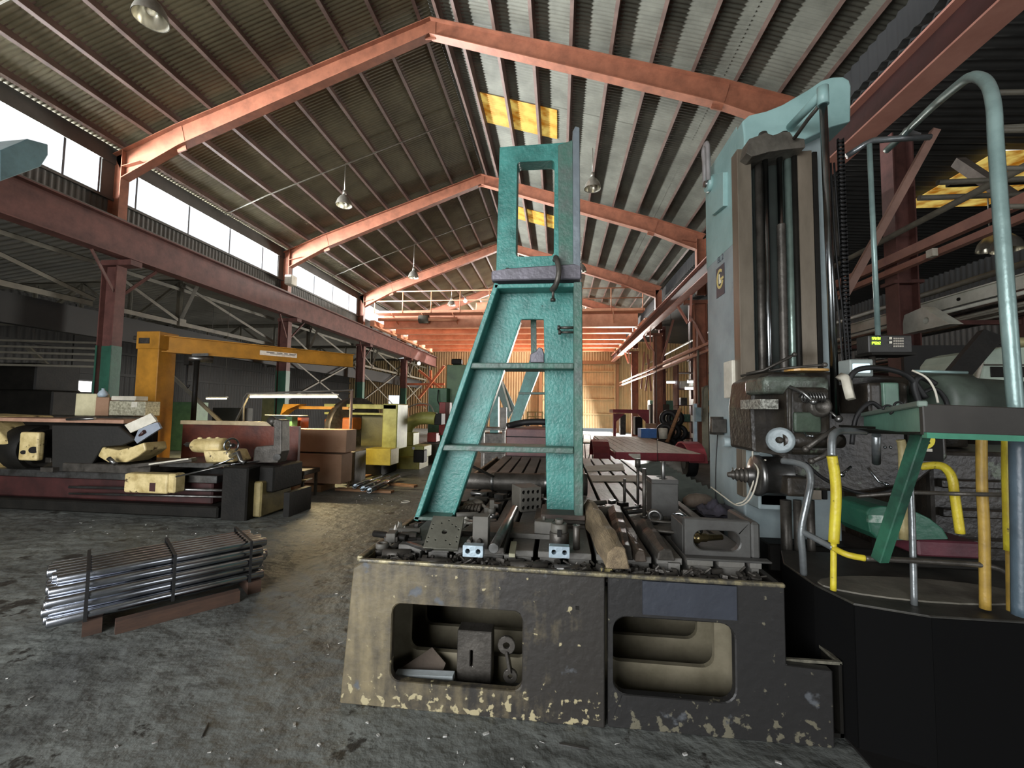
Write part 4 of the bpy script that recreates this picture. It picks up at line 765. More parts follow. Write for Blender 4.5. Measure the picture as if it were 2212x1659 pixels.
sp.tube([c+Vector((.008*i/4, .03*math.cos(i*PI/4), .03*math.sin(i*PI/4))) for i in range(64)], .005, 6); sp.build('coil_spring', M_steel, bm_)
c = aY(1772, 878, 2.84); MB().lathe(c+Vector((0, .03, 0)), (0, -1, 0), [(0, .07), (.04, .065), (.05, .04), (.02, .03), (.02, 0)], 20).build('round_socket', M_iron, bm_)
hs = [(1640, 1000), (1648, 900)]
MB().prism([(u, v) for u, v in rrect(V(1706, 800, 3)[0], V(1796, 800, 3)[0], 0, .16, .07, 6)], .015, lambda u, v, w: Vector((u, 2.97+v, V(1700, 801, 3)[1]+w))).build('varnished_wood_tray', mat('varnished_wood', 'c79a55', 'a67a3c', 4, .35, .7, .35), bm_)
# hoses and conduits over the headstock
for pts, r in (([(1830, 830), (1850, 800), (1900, 795), (1960, 812), (2000, 860)], .016), ([(1740, 1000), (1790, 1040), (1880, 1068), (1960, 1045)], .01), ([(1905, 885), (1880, 870), (1850, 900), (1840, 960)], .013), ([(1990, 850), (2020, 840), (2045, 870), (2052, 930)], .012), ([(1985, 870), (1975, 830), (1990, 815), (2020, 830)], .018)):
    MB().tube(bez([aY(x, y, 2.8) for x, y in pts], 6), r, 8).build('flexible_hose', M_black, bm_)
MB().tube(bez([aY(1970, 800, 2.75), aY(2000, 815, 2.72), aY(2018, 840, 2.7), aY(2026, 870, 2.7)], 6), .006, 6).build('white_cable', M_white, bm_)['label'] = 'thin white cable'
# motor at right
c = aY(2000, 868, 2.95); MB().lathe(c, (1, .12, 0), [(0, 0), (0, .16), (.03, .19), (.2, .19), (.23, .16), (.6, .14), (.62, 0)], 24).build('drive_motor', mat('green_grey_motor', '4f5a50', '353b35', 4, .35, .7, .5, bump=.1), bm_)
c = aX(1583, 820, 1.44); one('wall_switch_box', MB().box(1.4, 1.47, c.y-.09, c.y+.09, aX(1583, 860, 1.44).z, aX(1583, 780, 1.44).z), M_white, 'white painted narrow box fixed on the side of the mill column', 'box', None, .006)
c = aX(1548, 917, 1.42); k = thing('coolant_motor', 'small dark pump motor hanging on the mill column with a thin cord', 'pump', c, None)
MB().cyl(c-Vector((0, 0, .09)), c+Vector((0, 0, .07)), .06, .055).build('motor_body', M_iron, k); MB().box(c.x-.07, c.x+.05, c.y-.1, c.y-.05, c.z-.07, c.z+.05).build('terminal_box', M_iron, k, .005); MB().tube(bez([c-Vector((0, .02, .09)), c-Vector((.02, .02, .4)), c-Vector((.03, .03, .85))], 5), .005, 6).build('cord', M_black, k)
for i, (x, y) in enumerate(((1595, 895), (1596, 930), (1602, 942))): a = aX(x, y, CX0-.03); MB().sphere(a, .012, 8).build('screw_head', M_dark, bm_)
a = aX(1575, 955, 1.44); MB().cyl(a+Vector((.05, 0, 0)), a-Vector((.05, 0, 0)), .04).build('stop_pin', M_col, bm_)
one('spindle_twine', MB().tube(bez([aX(1628, 935, 1.42), aX(1626, 990, 1.38), aX(1638, 1020, 1.36), aX(1622, 1075, 1.34), aX(1594, 1092, 1.3), aX(1560, 1070, 1.28), aX(1536, 1052, 1.28)], 6), .006, 6).tube(bez([aX(1654, 994, 1.42), aX(1625, 1000, 1.38), aX(1630, 1030, 1.36), aX(1612, 1078, 1.34), aX(1590, 1089, 1.3)], 6), .006, 6), M_white, 'white cord looped around the spindle of the boring mill', 'cord')
# folded way cover behind the table
mb = MB(); vs = []; N_ = 14
for i in range(N_*2+1):
    y = 4.0+i*.09; z = .74+(.08 if i % 2 else 0); vs += [Vector((1.14, y, z)), Vector((1.47, y, z+.06)), Vector((1.14, y, z-.02)), Vector((1.47, y, z+.04))]
for i in range(N_*2): o = 4*i; mb.add([], [])
mb.add(vs, [(4*i, 4*i+1, 4*i+5, 4*i+4) for i in range(2*N_)]+[(4*i+2, 4*i+6, 4*i+7, 4*i+3) for i in range(2*N_)]+[(4*i, 4*i+4, 4*i+6, 4*i+2) for i in range(2*N_)]+[(4*i+1, 4*i+3, 4*i+7, 4*i+5) for i in range(2*N_)])
one('way_cover', mb, mat('green_grey_bellows', '59605a', '464c47', 4, .35, .7, .6), 'pleated grey green bellows cover between the slotted table and the mill column', 'bellows')
one('bellows_support', MB().box(1.13, 1.46, 4.0, 6.5, .4, .7).box(1.13, 1.46, 4.02, 4.1, 0, .4).box(1.13, 1.46, 6.3, 6.38, 0, .4), M_dark, 'dark trestle carrying the pleated bellows cover', 'support')
ang = MB().bar(aX(1536, 1045, 1.3), aX(1600, 1108, 1.22), .02, .06); 
# ================================================================== OPERATOR CAGE, TRAY, DISPLAYS
M_pale = mat('pale_green_tube', '8ea6a2', '6f8582', 4, .35, .7, .35, .3); M_yel = mat('safety_yellow', 'cdc033', 'a89128', 9, .3, .72, .45, c3='5a4a1e', s3=22, t3=.62)
M_tube = mat('grey_tube', '8a8f90', '5f6364', 4, .35, .7, .3, .6)
cg = thing('operator_cage', 'railing of bent grey and yellow tubes around the boring mill operator platform', 'railing', (2.6, 3.0, 0))
def tb_(pts, r, m, name='rail_tube', n=6): return MB().tube(bez([aY(x, y, Y) for x, y, Y in pts], n), r, 10).build(name, m, cg)
tb_([(2196, 905, 2.05), (2172, 600, 2.05), (2152, 320, 2.1), (2146, 225, 2.15), (2130, 178, 2.3), (2098, 166, 2.5), (2062, 190, 2.75), (2010, 235, 3.2), (1955, 288, 3.7), (1915, 325, 3.95)], .027, M_pale)
tb_([(1690, 996, 2.7), (1722, 1000, 2.62), (1745, 1012, 2.55), (1751, 1040, 2.52), (1744, 1080, 2.5), (1731, 1145, 2.5), (1734, 1200, 2.52), (1736, 1240, 2.55)], .018, M_tube)
tb_([(1733, 1148, 2.5), (1770, 1168, 2.42), (1800, 1184, 2.36)], .016, M_tube)
tb_([(1800, 1184, 2.36), (1830, 1198, 2.3), (1868, 1206, 2.28)], .015, M_yel)['label'] = 'yellow painted end of the lower rail'
tb_([(1868, 1206, 2.28), (1990, 1212, 2.3), (2130, 1222, 2.3), (2180, 1240, 2.28)], .013, M_iron)
tb_([(1870, 932, 2.5), (1820, 931, 2.44), (1803, 936, 2.4), (1797, 950, 2.38), (1797, 985, 2.36)], .019, M_tube)
tb_([(1797, 985, 2.36), (1804, 1030, 2.36), (1806, 1080, 2.36), (1801, 1172, 2.36)], .024, M_yel)['label'] = 'bright yellow padded post'
tb_([(1801, 1172, 2.36), (1800, 1275, 2.36)], .014, M_yel)
tb_([(1945, 950, 2.5), (1950, 985, 2.5), (1952, 1165, 2.5)], .02, mat('cream_post', 'b9ab7c', '7c6f46', 8, .35, .7, .5)); tb_([(1966, 1040, 2.35), (1970, 1120, 2.34), (1975, 1310, 2.32)], .014, M_tube)
tb_([(1990, 1008, 2.5), (2025, 1005, 2.45), (2045, 1014, 2.42), (2057, 1035, 2.4), (2062, 1070, 2.4), (2074, 1152, 2.4)], .02, M_yel)['label'] = 'bent yellow tube'
mo = mat('ochre_post', 'a98a3c', '7a6128', 8, .35, .7, .5)
tb_([(2120, 940, 2.3), (2121, 1050, 2.3), (2126, 1150, 2.3), (2128, 1315, 2.3)], .021, mo); tb_([(2179, 942, 2.15), (2180, 1050, 2.15), (2184, 1190, 2.15)], .024, M_yel)['label'] = 'bright yellow post at the right'; tb_([(2184, 1190, 2.15), (2186, 1320, 2.15)], .018, mo)
tb_([(1850, 1072, 2.5), (1930, 1066, 2.42), (1968, 1064, 2.35), (2080, 1067, 2.3), (2212, 1070, 2.1)], .01, M_iron, 'thin_mid_rail')
tb_([(2200, 950, 2.0), (2204, 1150, 2.0), (2206, 1330, 2.0)], .03, mat('blue_grey_post', '4b5a64', '39444c', 5, .35, .7, .4))
a = aY(1990, 936, 2.0); b = aY(1900, 1210, 2.2)
MB().bar(a, b, .05, .05).build('green_brace', mat('dark_green_paint', '2c5d48', '1f3b30', 5, .4, .6, .45), cg, .004)
zpl = aY(1800, 1276, 2.36).z-.03
PP = [aZ(x, y, zpl) for x, y in ((1655, 1168), (1692, 1215), (1760, 1262), (1845, 1303), (2010, 1330), (2260, 1345), (2330, 1200), (1900, 1120))]
for p in PP: p.y = min(p.y, 3.1)
MB().prism([(p.x, p.y) for p in PP], .03, XY(zpl-.03)).build('platform_plate', mat('oily_platform', '23221e', '3c3a34', 3, .4, .62, .5), cg, .004)
q = aZ(1990, 1275, zpl); MB().prism([(q.x+.5*math.cos(t*.3), q.y+.16*math.sin(t*.3)) for t in range(21)], .008, XY(zpl+.0)).build('worn_floor_patch', mat('worn_patch', '6b675c', '45423a', 3, .4, .62, .6), cg)
mb = MB()
for a, b in zip(PP[:5], PP[1:6]): mb.bar((a.x, a.y, zpl/2), (b.x, b.y, zpl/2), .012, zpl-.02)
mb.build('under_platform_shade', mat('matt_black', '080808', None, rough=.9, bump=0, spec=.1), cg)  # black plates stand in for the shade under the platform edge
# upper support arm
ua = thing('support_arm', 'bent flat steel arm with long hanging rod above the operator cage', 'arm', aY(1830, 335, 3.9))
MB().tube([aY(1828, 338, 3.8), aY(1868, 312, 3.75), aY(1885, 304, 3.72), aY(1930, 300, 3.7), aY(2010, 296, 3.7)], .024, 6).build('arm', M_tube, ua); MB().bar(aY(1950, 284, 3.7), aY(1985, 296, 3.7), .02, .06).build('lug', M_tube, ua)
MB().cyl(aY(1878, 312, 3.72), aY(1897, 735, 3.72), .019).build('hanging_rod', M_pale, ua)
one('diagonal_strut', MB().angle(aY(1818, 650, 6.2), aY(2020, 282, 6.0), .09), mat('pinkish_angle', '9a7a6c', '7d6156', 3, .35, .7, .5), 'pinkish steel angle running diagonally up right of the mill column', 'steel angle')
# tray
ty = thing('tool_tray', 'long green and black sheet metal tool tray mounted in front of the cage', 'tray', aY(2060, 940, 1.75))
yn, yfr = 1.7, 2.75
A1, B1 = aY(1866, 896, yfr), aY(1866, 936, yfr); A2, B2 = aY(1993, 872, yn), aY(1997, 940, yn); A3, B3 = aY(2290, 884, 1.62), aY(2290, 950, 1.62)
def slab(q, off):
    off = Vector(off); n = len(q); return MB().add([Vector(p) for p in q]+[Vector(p)+off for p in q], [tuple(range(n)), tuple(range(2*n-1, n-1, -1))]+[(i, (i+1) % n, n+(i+1) % n, n+i) for i in range(n)])
slab([A1, A2, B2, B1], (.02, .01, 0)).build('left_panel', mat('mint_green_paint', '6a9a85', '527c6b', 4, .35, .7, .45, bump=.05), ty, .003)['label'] = 'light green left panel'
slab([A2, A3, B3, B2], (0, .02, 0)).build('front_panel', mat('oil_blackened_panel', '322f2b', '1f1d19', 3, .35, .7, .5, bump=.1), ty, .003)
MB().bar(B2, B3, .03, .02).build('green_bottom_rim', mat('green_rim', '3e8066', '2d5f4b', 4, .35, .7, .45), ty)
slab([B1, B2, B3, Vector((B3.x, yfr, B3.z))], (0, 0, .012)).build('tray_floor', M_dark, ty)
MB().bar(A1, A2, .03, .022).build('rolled_edge', mat('grey_green_edge', '66756b', None, bump=0), ty, .004)
for x, y in ((1918, 885), (1942, 878)): a = aY(x, y, 2.1); MB().torus(a+Vector((0, 0, 0)), (1, .4, 0), .02, .005, 14, 6, -1.2, 3.2).build('wire_hook', M_black, ty)
MB().cyl(aY(1893, 940, 2.5), aY(1893, 1000, 2.6), .02).build('tray_post', M_tube, ty)
# readout and lamp
dr = thing('digital_readout', 'black digital readout box with two rows of glowing green digits', 'readout', aY(1925, 762, 3.0)); a, b = V(1876, 724, 3.0), V(1972, 762, 3.0)
hs_ = MB().box(a[0], b[0], 3.0, 3.12, b[1], a[1]).build('housing', mat('readout_black', '2a2926', '1c1b19', 6, .35, .7, .5), dr, .006)
M_led = mat('green_led', '202820', None, bump=0, emit='b6ff3c', es=2.2); M_key = mat('key_grey', '9a9488', None, bump=0)
r5 = random.Random(5)
for row, y in enumerate((730, 740)):
    mb = MB()
    for i in range(5):
        x0 = V(1884+i*3.7, y, 2.995); w_, h_ = .009, .016
        segs = [(0, h_, w_, h_+.002), (0, h_/2, w_, h_/2+.002), (0, 0, w_, .002), (0, 0, .002, h_/2), (w_-.002, 0, w_, h_/2), (0, h_/2, .002, h_), (w_-.002, h_/2, w_, h_)]
        for s in r5.sample(segs, 5): mb.box(x0[0]+s[0], x0[0]+s[2], 2.994, 2.998, x0[1]-.012+s[1], x0[1]-.012+s[3])
    mb.build('digit_row', M_led, hs_)
kb = MB()
for i in range(5):
    for j in range(4): x0 = V(1930+i*4.6, 731+j*5.5, 2.995); kb.box(x0[0], x0[0]+.009, 2.993, 2.999, x0[1]-.006, x0[1]+.004)
kb.build('keypad', M_key, hs_)
for y in (728, 737): x0 = V(1921, y, 2.995); MB().box(x0[0], x0[0]+.014, 2.992, 2.998, x0[1]-.016, x0[1]).build('white_button', M_white, hs_)
MB().box(V(1876, 700, 3)[0]-.0, b[0]+.01, 2.98, 3.14, b[1]-.016, b[1]-.001).build('shelf', M_dark, dr); MB().cyl((V(1898, 700, 3)[0], 3.07, b[1]-.016), (V(1898, 700, 3)[0], 3.07, V(1898, 800, 3)[1]), .018).build('post', M_iron, dr)
lp = thing('screen_unit', 'small square monitor with a glowing pale blue screen above the headstock', 'monitor', aY(1864, 815, 2.9)); a, b = V(1836, 776, 2.9), V(1888, 813, 2.9)
MB().box(a[0], b[0], 2.9, 3.02, b[1], a[1]).build('casing', mat('grey_casing', '8f9793', '6f7773', 4, .35, .7, .5), lp, .006); a, b = V(1843, 785, 2.89), V(1882, 805, 2.89)
MB().box(a[0], b[0], 2.893, 2.901, b[1], a[1]).build('screen', mat('glowing_screen', '506068', None, bump=0, emit='cfe6f2', es=1.1), lp, .004); MB().box(a[0]+.03, b[0]-.03, 2.89, 2.893, b[1]+.018, b[1]+.03).build('dark_mark', M_dark, lp)
MB().cyl((1.95+.3, 2.97, V(1864, 815, 2.97)[1]-.1), (1.95+.3, 2.97, V(1864, 813, 2.97)[1]+.01), .02).build('stem', M_iron, lp)
a = aY(1822, 815, 2.8); one('white_bracket', MB().tube([aY(1815, 815, 2.85), aY(1828, 818, 2.8), aY(1832, 840, 2.76), aY(1838, 862, 2.74)], [.03, .03, .028, .028], 4), M_white, 'white bent metal bracket hanging in front of the headstock', 'bracket')
one('pointer_rod', MB().cyl(aY(1975, 802, 2.85), aY(2090, 805, 2.8), .009), M_pale, 'thin horizontal rod pointing right above the headstock motor', 'rod')
# seat-like green guard, maroon drawer unit on the platform
k = thing('green_guard', 'curved dark green sheet metal guard lying under the tool tray', 'guard', aY(1950, 1175, 2.75)); Yg = 2.7
go = [V(x, y, Yg) for x, y in ((1872, 1108), (1880, 1097), (1905, 1093), (1960, 1097), (1985, 1108), (2010, 1120), (2038, 1142), (2052, 1165), (1900, 1168), (1880, 1150))]
MB().prism(go, .3, XZ(Yg)).build('shell', mat('guard_green', '2c5f4b', '224b3b', 4, .35, .7, .35), k, .02, 3); MB().box(V(1874, 1118, Yg)[0], V(1930, 1118, Yg)[0], Yg-.006, Yg+.01, V(1874, 1128, Yg)[1], V(1874, 1112, Yg)[1]).build('silver_label', mat('scratched_silver', 'a9b5ac', '4d7a66', 20, .42, .58, .3, .4, bump=0), k)
one('maroon_box', MB().box(V(1985, 1200, 2.72)[0], V(2120, 1200, 2.72)[0], 2.72, 3.1, V(2050, 1205, 2.72)[1], V(2050, 1169, 2.72)[1]), mat('dull_maroon', '5e2c35', '45222a', 4, .35, .7, .5), 'maroon steel box under the green guard on the operator platform', 'box', None, .01)
one('box_stand', MB().box(V(1985, 1200, 2.72)[0], V(2150, 1200, 2.72)[0], 2.74, 3.1, zpl+.04, V(2050, 1206, 2.72)[1]), M_dark, 'black base under the maroon box', 'stand', None, .01)
one('machine_badge_plate', MB().box(V(1984, 968, 2.6)[0], V(2014, 968, 2.6)[0], 2.6, 2.61, V(1984, 975, 2.6)[1], V(1984, 969, 2.6)[1]), M_white, 'small white plate below the yellow round emblem', 'plate')
c = aY(1999, 950, 2.62); k = thing('round_emblem', 'yellow round emblem sign behind the green brace', 'sign', c); MB().cyl(c, c+Vector((0, .012, 0)), .05, n=24).build('disc', mat('emblem_yellow', 'd9c93a', None, bump=0), k)
MB().torus(c-Vector((0, .003, 0)), (0, 1, 0), .022, .006, 20, 6, .5, 5.6).build('ring_mark', M_black, k)
MB().box(c.x-.08, c.x+.1, 2.635, 2.66, c.z-.12, c.z+.08).build('backing_plate', M_dark, k)
one('floor_shade_sheet', MB().box(1.42, 6.5, .9, 3.2, .001, .012), mat('oily_shade_black', '0d0c0b', '161412', 2, .35, .7, .6), 'black sheet added as shade over the oily floor in front of the boring mill bed', 'floor plate')  # black sheet puts the darkness of the unlit, oily floor into colour
# dark machine mass behind cage
gm = thing('gear_case', 'large dark gear case and ribbed housing behind the operator cage', 'machine', (3.6, 3.6, .42))
MB().box(2.62, 4.6, 3.35, 4.3, .43, 1.35).build('case', M_oil, gm, .03, 2)
for z in (.7, .9, 1.1): MB().box(2.66, 4.5, 3.29, 3.349, z, z+.06).build('rib', M_oil, gm, .01)
MB().cyl((3.0, 3.8, 1.36), (3.0, 3.8, 1.6), .2).build('round_cover', M_oil, gm, .01)
# ================================================================== LEFT SIDE: BAR BUNDLE, LATHE, JIB CRANE
def Vy(x, y, Y): p = aY(x, y, Y); return p
def bxy(mb, xa, xb, ya, yb, Y, d): p, q = aY(xa, ya, Y), aY(xb, yb, Y); return mb.box(p.x, q.x, Y, Y+d, q.z, p.z)
def pxbox(name, xa, xb, ya, yb, Y, d, m, label, cat, group=None, bev=.01):
    mb = bxy(MB(), xa, xb, ya, yb, Y, d); return one(name, mb, m, label, cat, group, bev)
def ppx(name, xa, xb, ya, yb, Y, d, m, par, bev=.01, seg=1): return bxy(MB(), xa, xb, ya, yb, Y, d).build(name, m, par, bev, seg)
# bundle of bright bars
M_barb = mat('polished_bar', 'c0c4cb', '8a8d93', 3, .35, .7, .22, 1., bump=0)
A_, B_ = aZ(112, 1290, .3), aZ(575, 1196, .3); ax = (B_-A_).normalized(); sd = Vector((-ax.y, ax.x, 0)); Lb = (B_-A_).length
ax = Vector((ax.x, ax.y, 0)).normalized()
rb_ = .036; base = A_.copy(); base.z = .1
proto = None; nb = 0
for j in range(5):
    n_ = 8 if j % 2 == 0 else 7
    if j == 4: n_ = 6
    for i in range(n_):
        off = (i+(0 if j % 2 == 0 else .5)+(1 if j == 4 else 0))*2*rb_+.002*i; jit = random.uniform(-.05, .05)
        p = base+sd*off+ax*jit+Vector((0, 0, rb_+j*rb_*1.75))
        if proto is None:
            proto = bpy.data.objects.new('steel_bar', None)
            mb = MB().lathe((0, 0, 0), (1, 0, 0), [(0, 0), (0, rb_*.9), (.006, rb_), (Lb-.006, rb_), (Lb, rb_*.9), (Lb, 0)], 14)
            me = bpy.data.meshes.new('steel_bar'); me.from_pydata(mb.v, [], mb.f); me.materials.append(M_barb)
            for q in me.polygons: q.use_smooth = True
            bpy.data.objects.remove(proto); proto = 1
        o = bpy.data.objects.new('steel_bar', me); C.objects.link(o); o.location = p; o.rotation_euler = (0, 0, math.atan2(ax.y, ax.x)); WL[o.name] = p
        tag(o, 'long polished round steel bar in the strapped bundle on the floor', 'steel bar', 'bars of the strapped bundle'); nb += 1
W_ = 8*2*rb_; H_ = 5*rb_*1.75+.02
for i, t in enumerate((.13, .5, .9)):
    c = base+ax*(Lb*t)+sd*(W_/2-rb_)+Vector((0, 0, H_/2)); wdt = (.02, .02, .02)[i]
    mb = MB()
    for s0 in (-1, 1): q = c+sd*s0*(W_/2+.008); mb.bar(q-ax*wdt/2, q+ax*wdt/2, .004, H_+.01)
    mb.bar(c-ax*wdt/2+Vector((0, 0, H_/2+.008)), c+ax*wdt/2+Vector((0, 0, H_/2+.008)), W_+.02, .004)
    one('bundle_strap', mb, M_black, ('narrow black strap around the near left end of the bar bundle', 'narrow steel strap around the middle of the bar bundle', 'narrow black strap around the far right end of the bar bundle')[i], 'strap', 'straps of the bar bundle')
for i, t in enumerate((.16, .93)):
    c = base+ax*(Lb*t)+sd*(W_/2-rb_); c.z = 0
    one('timber_bearer', MB().bar(c-sd*.3+Vector((0, 0, .05)), c+sd*.3+Vector((0, 0, .05)), .1, .098), mat('dark_timber', '4c3527', '33241b', 5, .3, .7, .8, bump=.1, stretch=(1, 1, 5)), ('near left', 'far right')[i]+' wooden bearer under the bundle of steel bars', 'timber', 'bearers under the bar bundle')
c = base-sd*.1; c.z = .045; one('timber_plank', MB().bar(c+ax*.32-sd*.02, c+ax*(Lb-.22)-sd*.02, .07, .088), mat('dark_timber', '6a4a33', '4a3527', 5, .3, .7, .8, bump=.1), 'long reddish timber lying on the floor along the front of the bar bundle', 'timber')
# ---- big lathe
YL = 5.6
la = thing('engine_lathe', 'large cream and maroon engine lathe standing along the left side', 'lathe', (aY(270, 1100, YL).x, YL+.5, 0))
zf = 0
p = lambda x, y, Y=YL: aY(x, y, Y)
MB().box(p(-40, 0).x, p(531, 0).x, YL, YL+.95, 0, p(300, 1088).z).build('base', M_dark, la, .02)
MB().box(p(-40, 0).x, p(505, 0).x, YL+.12, YL+.9, p(300, 1088).z, p(300, 1040).z).build('bed', M_maroon, la, .02)
MB().box(p(60, 0).x, p(520, 0).x, YL+.05, YL+.2, p(300, 1040).z, p(300, 1024).z).box(p(60, 0).x, p(520, 0).x, YL+.75, YL+.9, p(300, 1040).z, p(300, 1024).z).build('bed_ways', M_steel, la, .006)
MB().cyl(p(150, 1052), p(510, 1060), .02).build('lead_screw', M_steel, la); MB().cyl(p(150, 1066), p(510, 1074), .016).build('feed_shaft', M_steel, la)
ppx('bed_end', 480, 530, 1008, 1128, YL-.04, .9, M_dark, la, .02); ppx('end_cabinet', 532, 562, 1040, 1118, YL+.1, .7, mat('olive_cream', '8a7c50', '5f5536', 5, .35, .7, .5, bump=.1), la, .02)
MB().prism([(p(-60, 0).x, .1), (p(10, 0).x, p(0, 1080).z), (p(22, 0).x, p(0, 985).z), (p(22, 960).x, p(0, 960).z), (p(50, 0).x, p(0, 905).z), (p(48, 0).x, p(0, 900).z), (p(-60, 0).x, p(0, 897).z)], .9, XZ(YL)).build('headstock', M_cream, la, .03, 3)
MB().box(p(44, 0).x, p(330, 0).x, YL, YL+.5, p(100, 912).z, p(100, 904).z).build('guard_shelf', mat('pinkish_wood', 'a5806a', '7d5f4c', 4, .35, .7, .6), la, .005)
MB().box(p(44, 0).x, p(340, 0).x, YL+.4, YL+.48, p(100, 1000).z, p(100, 912).z).build('back_guard', M_dark, la)
hc = p(95, 968, YL+.35); chk = MB().cyl(hc-Vector((.35, 0, 0)), hc+Vector((.0, 0, 0)), .36, n=32).cyl(hc, hc+Vector((.1, 0, 0)), .3, n=32).build('chuck', M_dark, la, .01)
for i in range(3): t = 2*PI*i/3+.5; MB().cbox(hc+Vector((.14, .18*math.cos(t), .18*math.sin(t))), .12, .08, .08).build('chuck_jaw', M_iron, chk, .005)
o = ppx('gear_cover', 42, 78, 933, 996, YL-.1, .1, M_cream, la, .03, 3); MB().cyl(p(72, 972, YL-.12), p(72, 972, YL-.09), .05).build('cover_hole', M_dark, o); MB().cyl(p(50, 977, YL-.12), p(50, 977, YL-.09), .03).build('cover_hole', M_dark, o)
mw = mat('swing_guard_black', '14130f', '1d1b17', 3, .3, .7, .55); pts = [p(120, 918), p(262, 920), p(300, 950), p(270, 962), p(228, 965), p(200, 1010), p(120, 1020)]; MB().prism([(q.x, q.z) for q in pts], .05, XZ(YL-.05)).build('swing_guard', mw, la, .01)
cs = [p(218, 985), p(228, 965), p(262, 972), p(290, 965), p(318, 955), p(322, 972), p(305, 985), p(280, 998), p(240, 998)]; MB().prism([(q.x, q.z) for q in cs], .35, XZ(YL-.05)).build('cross_slide', M_cream, la, .02, 2)
MB().box(p(225, 0).x, p(400, 0).x, YL-.08, YL+.8, p(300, 1022).z, p(300, 1003).z).build('carriage', M_iron, la, .01); MB().cyl(p(235, 990, YL-.15), p(250, 1002, YL-.15), .03).build('handle_hub', M_steel, la)
apn = ppx('apron', 268, 360, 1022, 1068, YL-.22, .2, M_cream, la, .03, 3); ppx('apron_side', 360, 376, 1024, 1066, YL-.2, .18, M_cream, la, .02); ppx('apron_plate', 323, 334, 1043, 1062, YL-.226, .01, M_maroon, apn, .002)
MB().bar(p(290, 1006, YL-.12), p(420, 993, YL-.12), .1, .05).build('chip_slide', M_iron, la, .005); MB().bar(p(330, 1002, YL-.15), p(415, 990, YL-.15), .12, .02).build('slide_top', M_white, la)
# tailstock
ts = [p(412, 950), p(420, 946), p(490, 950), p(492, 1000), p(428, 1000), p(418, 975)]; MB().prism([(q.x, q.z) for q in [p(424, 975), p(480, 975), p(492, 1001), p(430, 1001)]], .4, XZ(YL+.1)).build('tailstock', M_cream, la, .03, 3); q_ = p(415, 962, YL+.3); e_ = p(488, 964, YL+.3); L_ = e_.x-q_.x; MB().lathe(q_, (1, 0, 0), [(0, .03), (.02, .07), (.06, .1), (L_-.03, .125), (L_, .11), (L_, 0)], 22).build('tailstock_barrel', M_cream, la); [MB().sphere(p(x, 948, YL+.3), .03, 10, (1.4, 1, 1)).build('clamp_knob', M_cream, la) for x in (432, 452, 470)]
MB().box(p(405, 0).x, p(515, 0).x, YL+.02, YL+.8, p(450, 1012).z, p(450, 1001).z).build('tailstock_base', M_steel, la, .005)
c = p(408, 960, YL+.3); MB().lathe(c-Vector((.1, 0, 0)), (1, 0, 0), [(0, 0), (.06, .02), (.06, .035), (.2, .04)], 14).build('tailstock_quill', M_steel, la)
c = p(500, 962, YL+.2); hw_ = MB().torus(c, (1, -.4, 0), .1, .014, 24, 8).build('handwheel', M_bright, la)
hb = MB()
for i in range(3): t = 2*PI*i/3; hb.cyl(c, c+Vector((.03*math.cos(t), .09*math.cos(t), .09*math.sin(t))), .008)
hb.cyl(c-Vector((.08, -.03, 0)), c+Vector((.03, 0, 0)), .03); hb.build('handwheel_spokes', M_steel, hw_)
MB().tube([p(498, 985, YL+.1), p(515, 978, YL), p(520, 995, YL), p(530, 1000, YL)], .03, 8).build('clamp_lever', M_steel, la)
MB().box(p(330, 0).x, p(600, 0).x, YL+1.0, YL+1.06, p(400, 1003, YL+1).z, p(400, 916, YL+1).z).build('splash_guard', mat('guard_maroon', '6a3626', '43221b', 3, .35, .65, .4), la)
MB().box(p(330, 0).x, p(560, 0).x, YL+.95, YL+1.1, p(400, 916, YL+1).z, p(400, 908, YL+1).z).build('guard_rail', mat('rail_cream', 'b7a583', '8d7d5f', 4, .35, .7, .5), la)
MB().cyl(p(145, 906, YL-.02), p(205, 904, YL-.02), .02).build('grab_bar', M_steel, la); MB().box(p(190, 0).x, p(215, 0).x, YL-.13, YL+.1, p(200, 1018).z-.01, p(200, 1010).z).build('foot_rest', M_iron, la)
k = thing('tilted_sign', 'tilted white rectangular panel with a grey lower part above the lathe carriage', 'panel', p(308, 925, YL-.25)); q = [p(269, 918, YL-.25), p(325, 893, YL-.25), p(338, 910, YL-.25), p(282, 935, YL-.25)]
slab(q, (0, .03, 0)).build('white_panel', M_white, k); q = [p(300, 925, YL-.24), p(340, 912, YL-.24), p(347, 925, YL-.24), p(296, 958, YL-.24), p(290, 950, YL-.24)]; slab(q, (0, .03, 0)).build('grey_panel', mat('blue_grey_panel', '8b929c', '737a84', 4, .35, .7, .5), k)
MB().cyl(p(300, 945, YL-.2), p(312, 932, YL-.26), .025).build('bracket', M_maroon, k)
k = thing('power_hacksaw', 'dark C-shaped hacksaw frame machine at the right end of the lathe', 'machine', p(575, 1000, YL+.3))
fo = [p(545, 1000, YL+.3), p(548, 972, YL+.3), p(552, 965, YL+.3), p(590, 962, YL+.3), p(592, 925, YL+.3), p(585, 912, YL+.3), p(595, 905, YL+.3), p(608, 908, YL+.3), p(608, 975, YL+.3), p(600, 1000, YL+.3)]
MB().prism([(q.x, q.z) for q in fo], .2, XZ(YL+.3)).build('c_frame', M_iron, k, .015, 2); MB().cyl(p(583, 905, YL+.35), p(595, 915, YL+.35), .06).build('motor_knob', M_iron, k); MB().box(p(575, 0, YL+.3).x, p(650, 0, YL+.3).x, YL+.2, YL+.9, .35, p(580, 1005, YL+.3).z).build('machine_bed', M_dark, k, .02)
for x in (577, 640): MB().box(p(x, 0).x, p(x+12, 0).x, YL+.25, YL+.8, 0, .35).build('leg', M_dark, k)
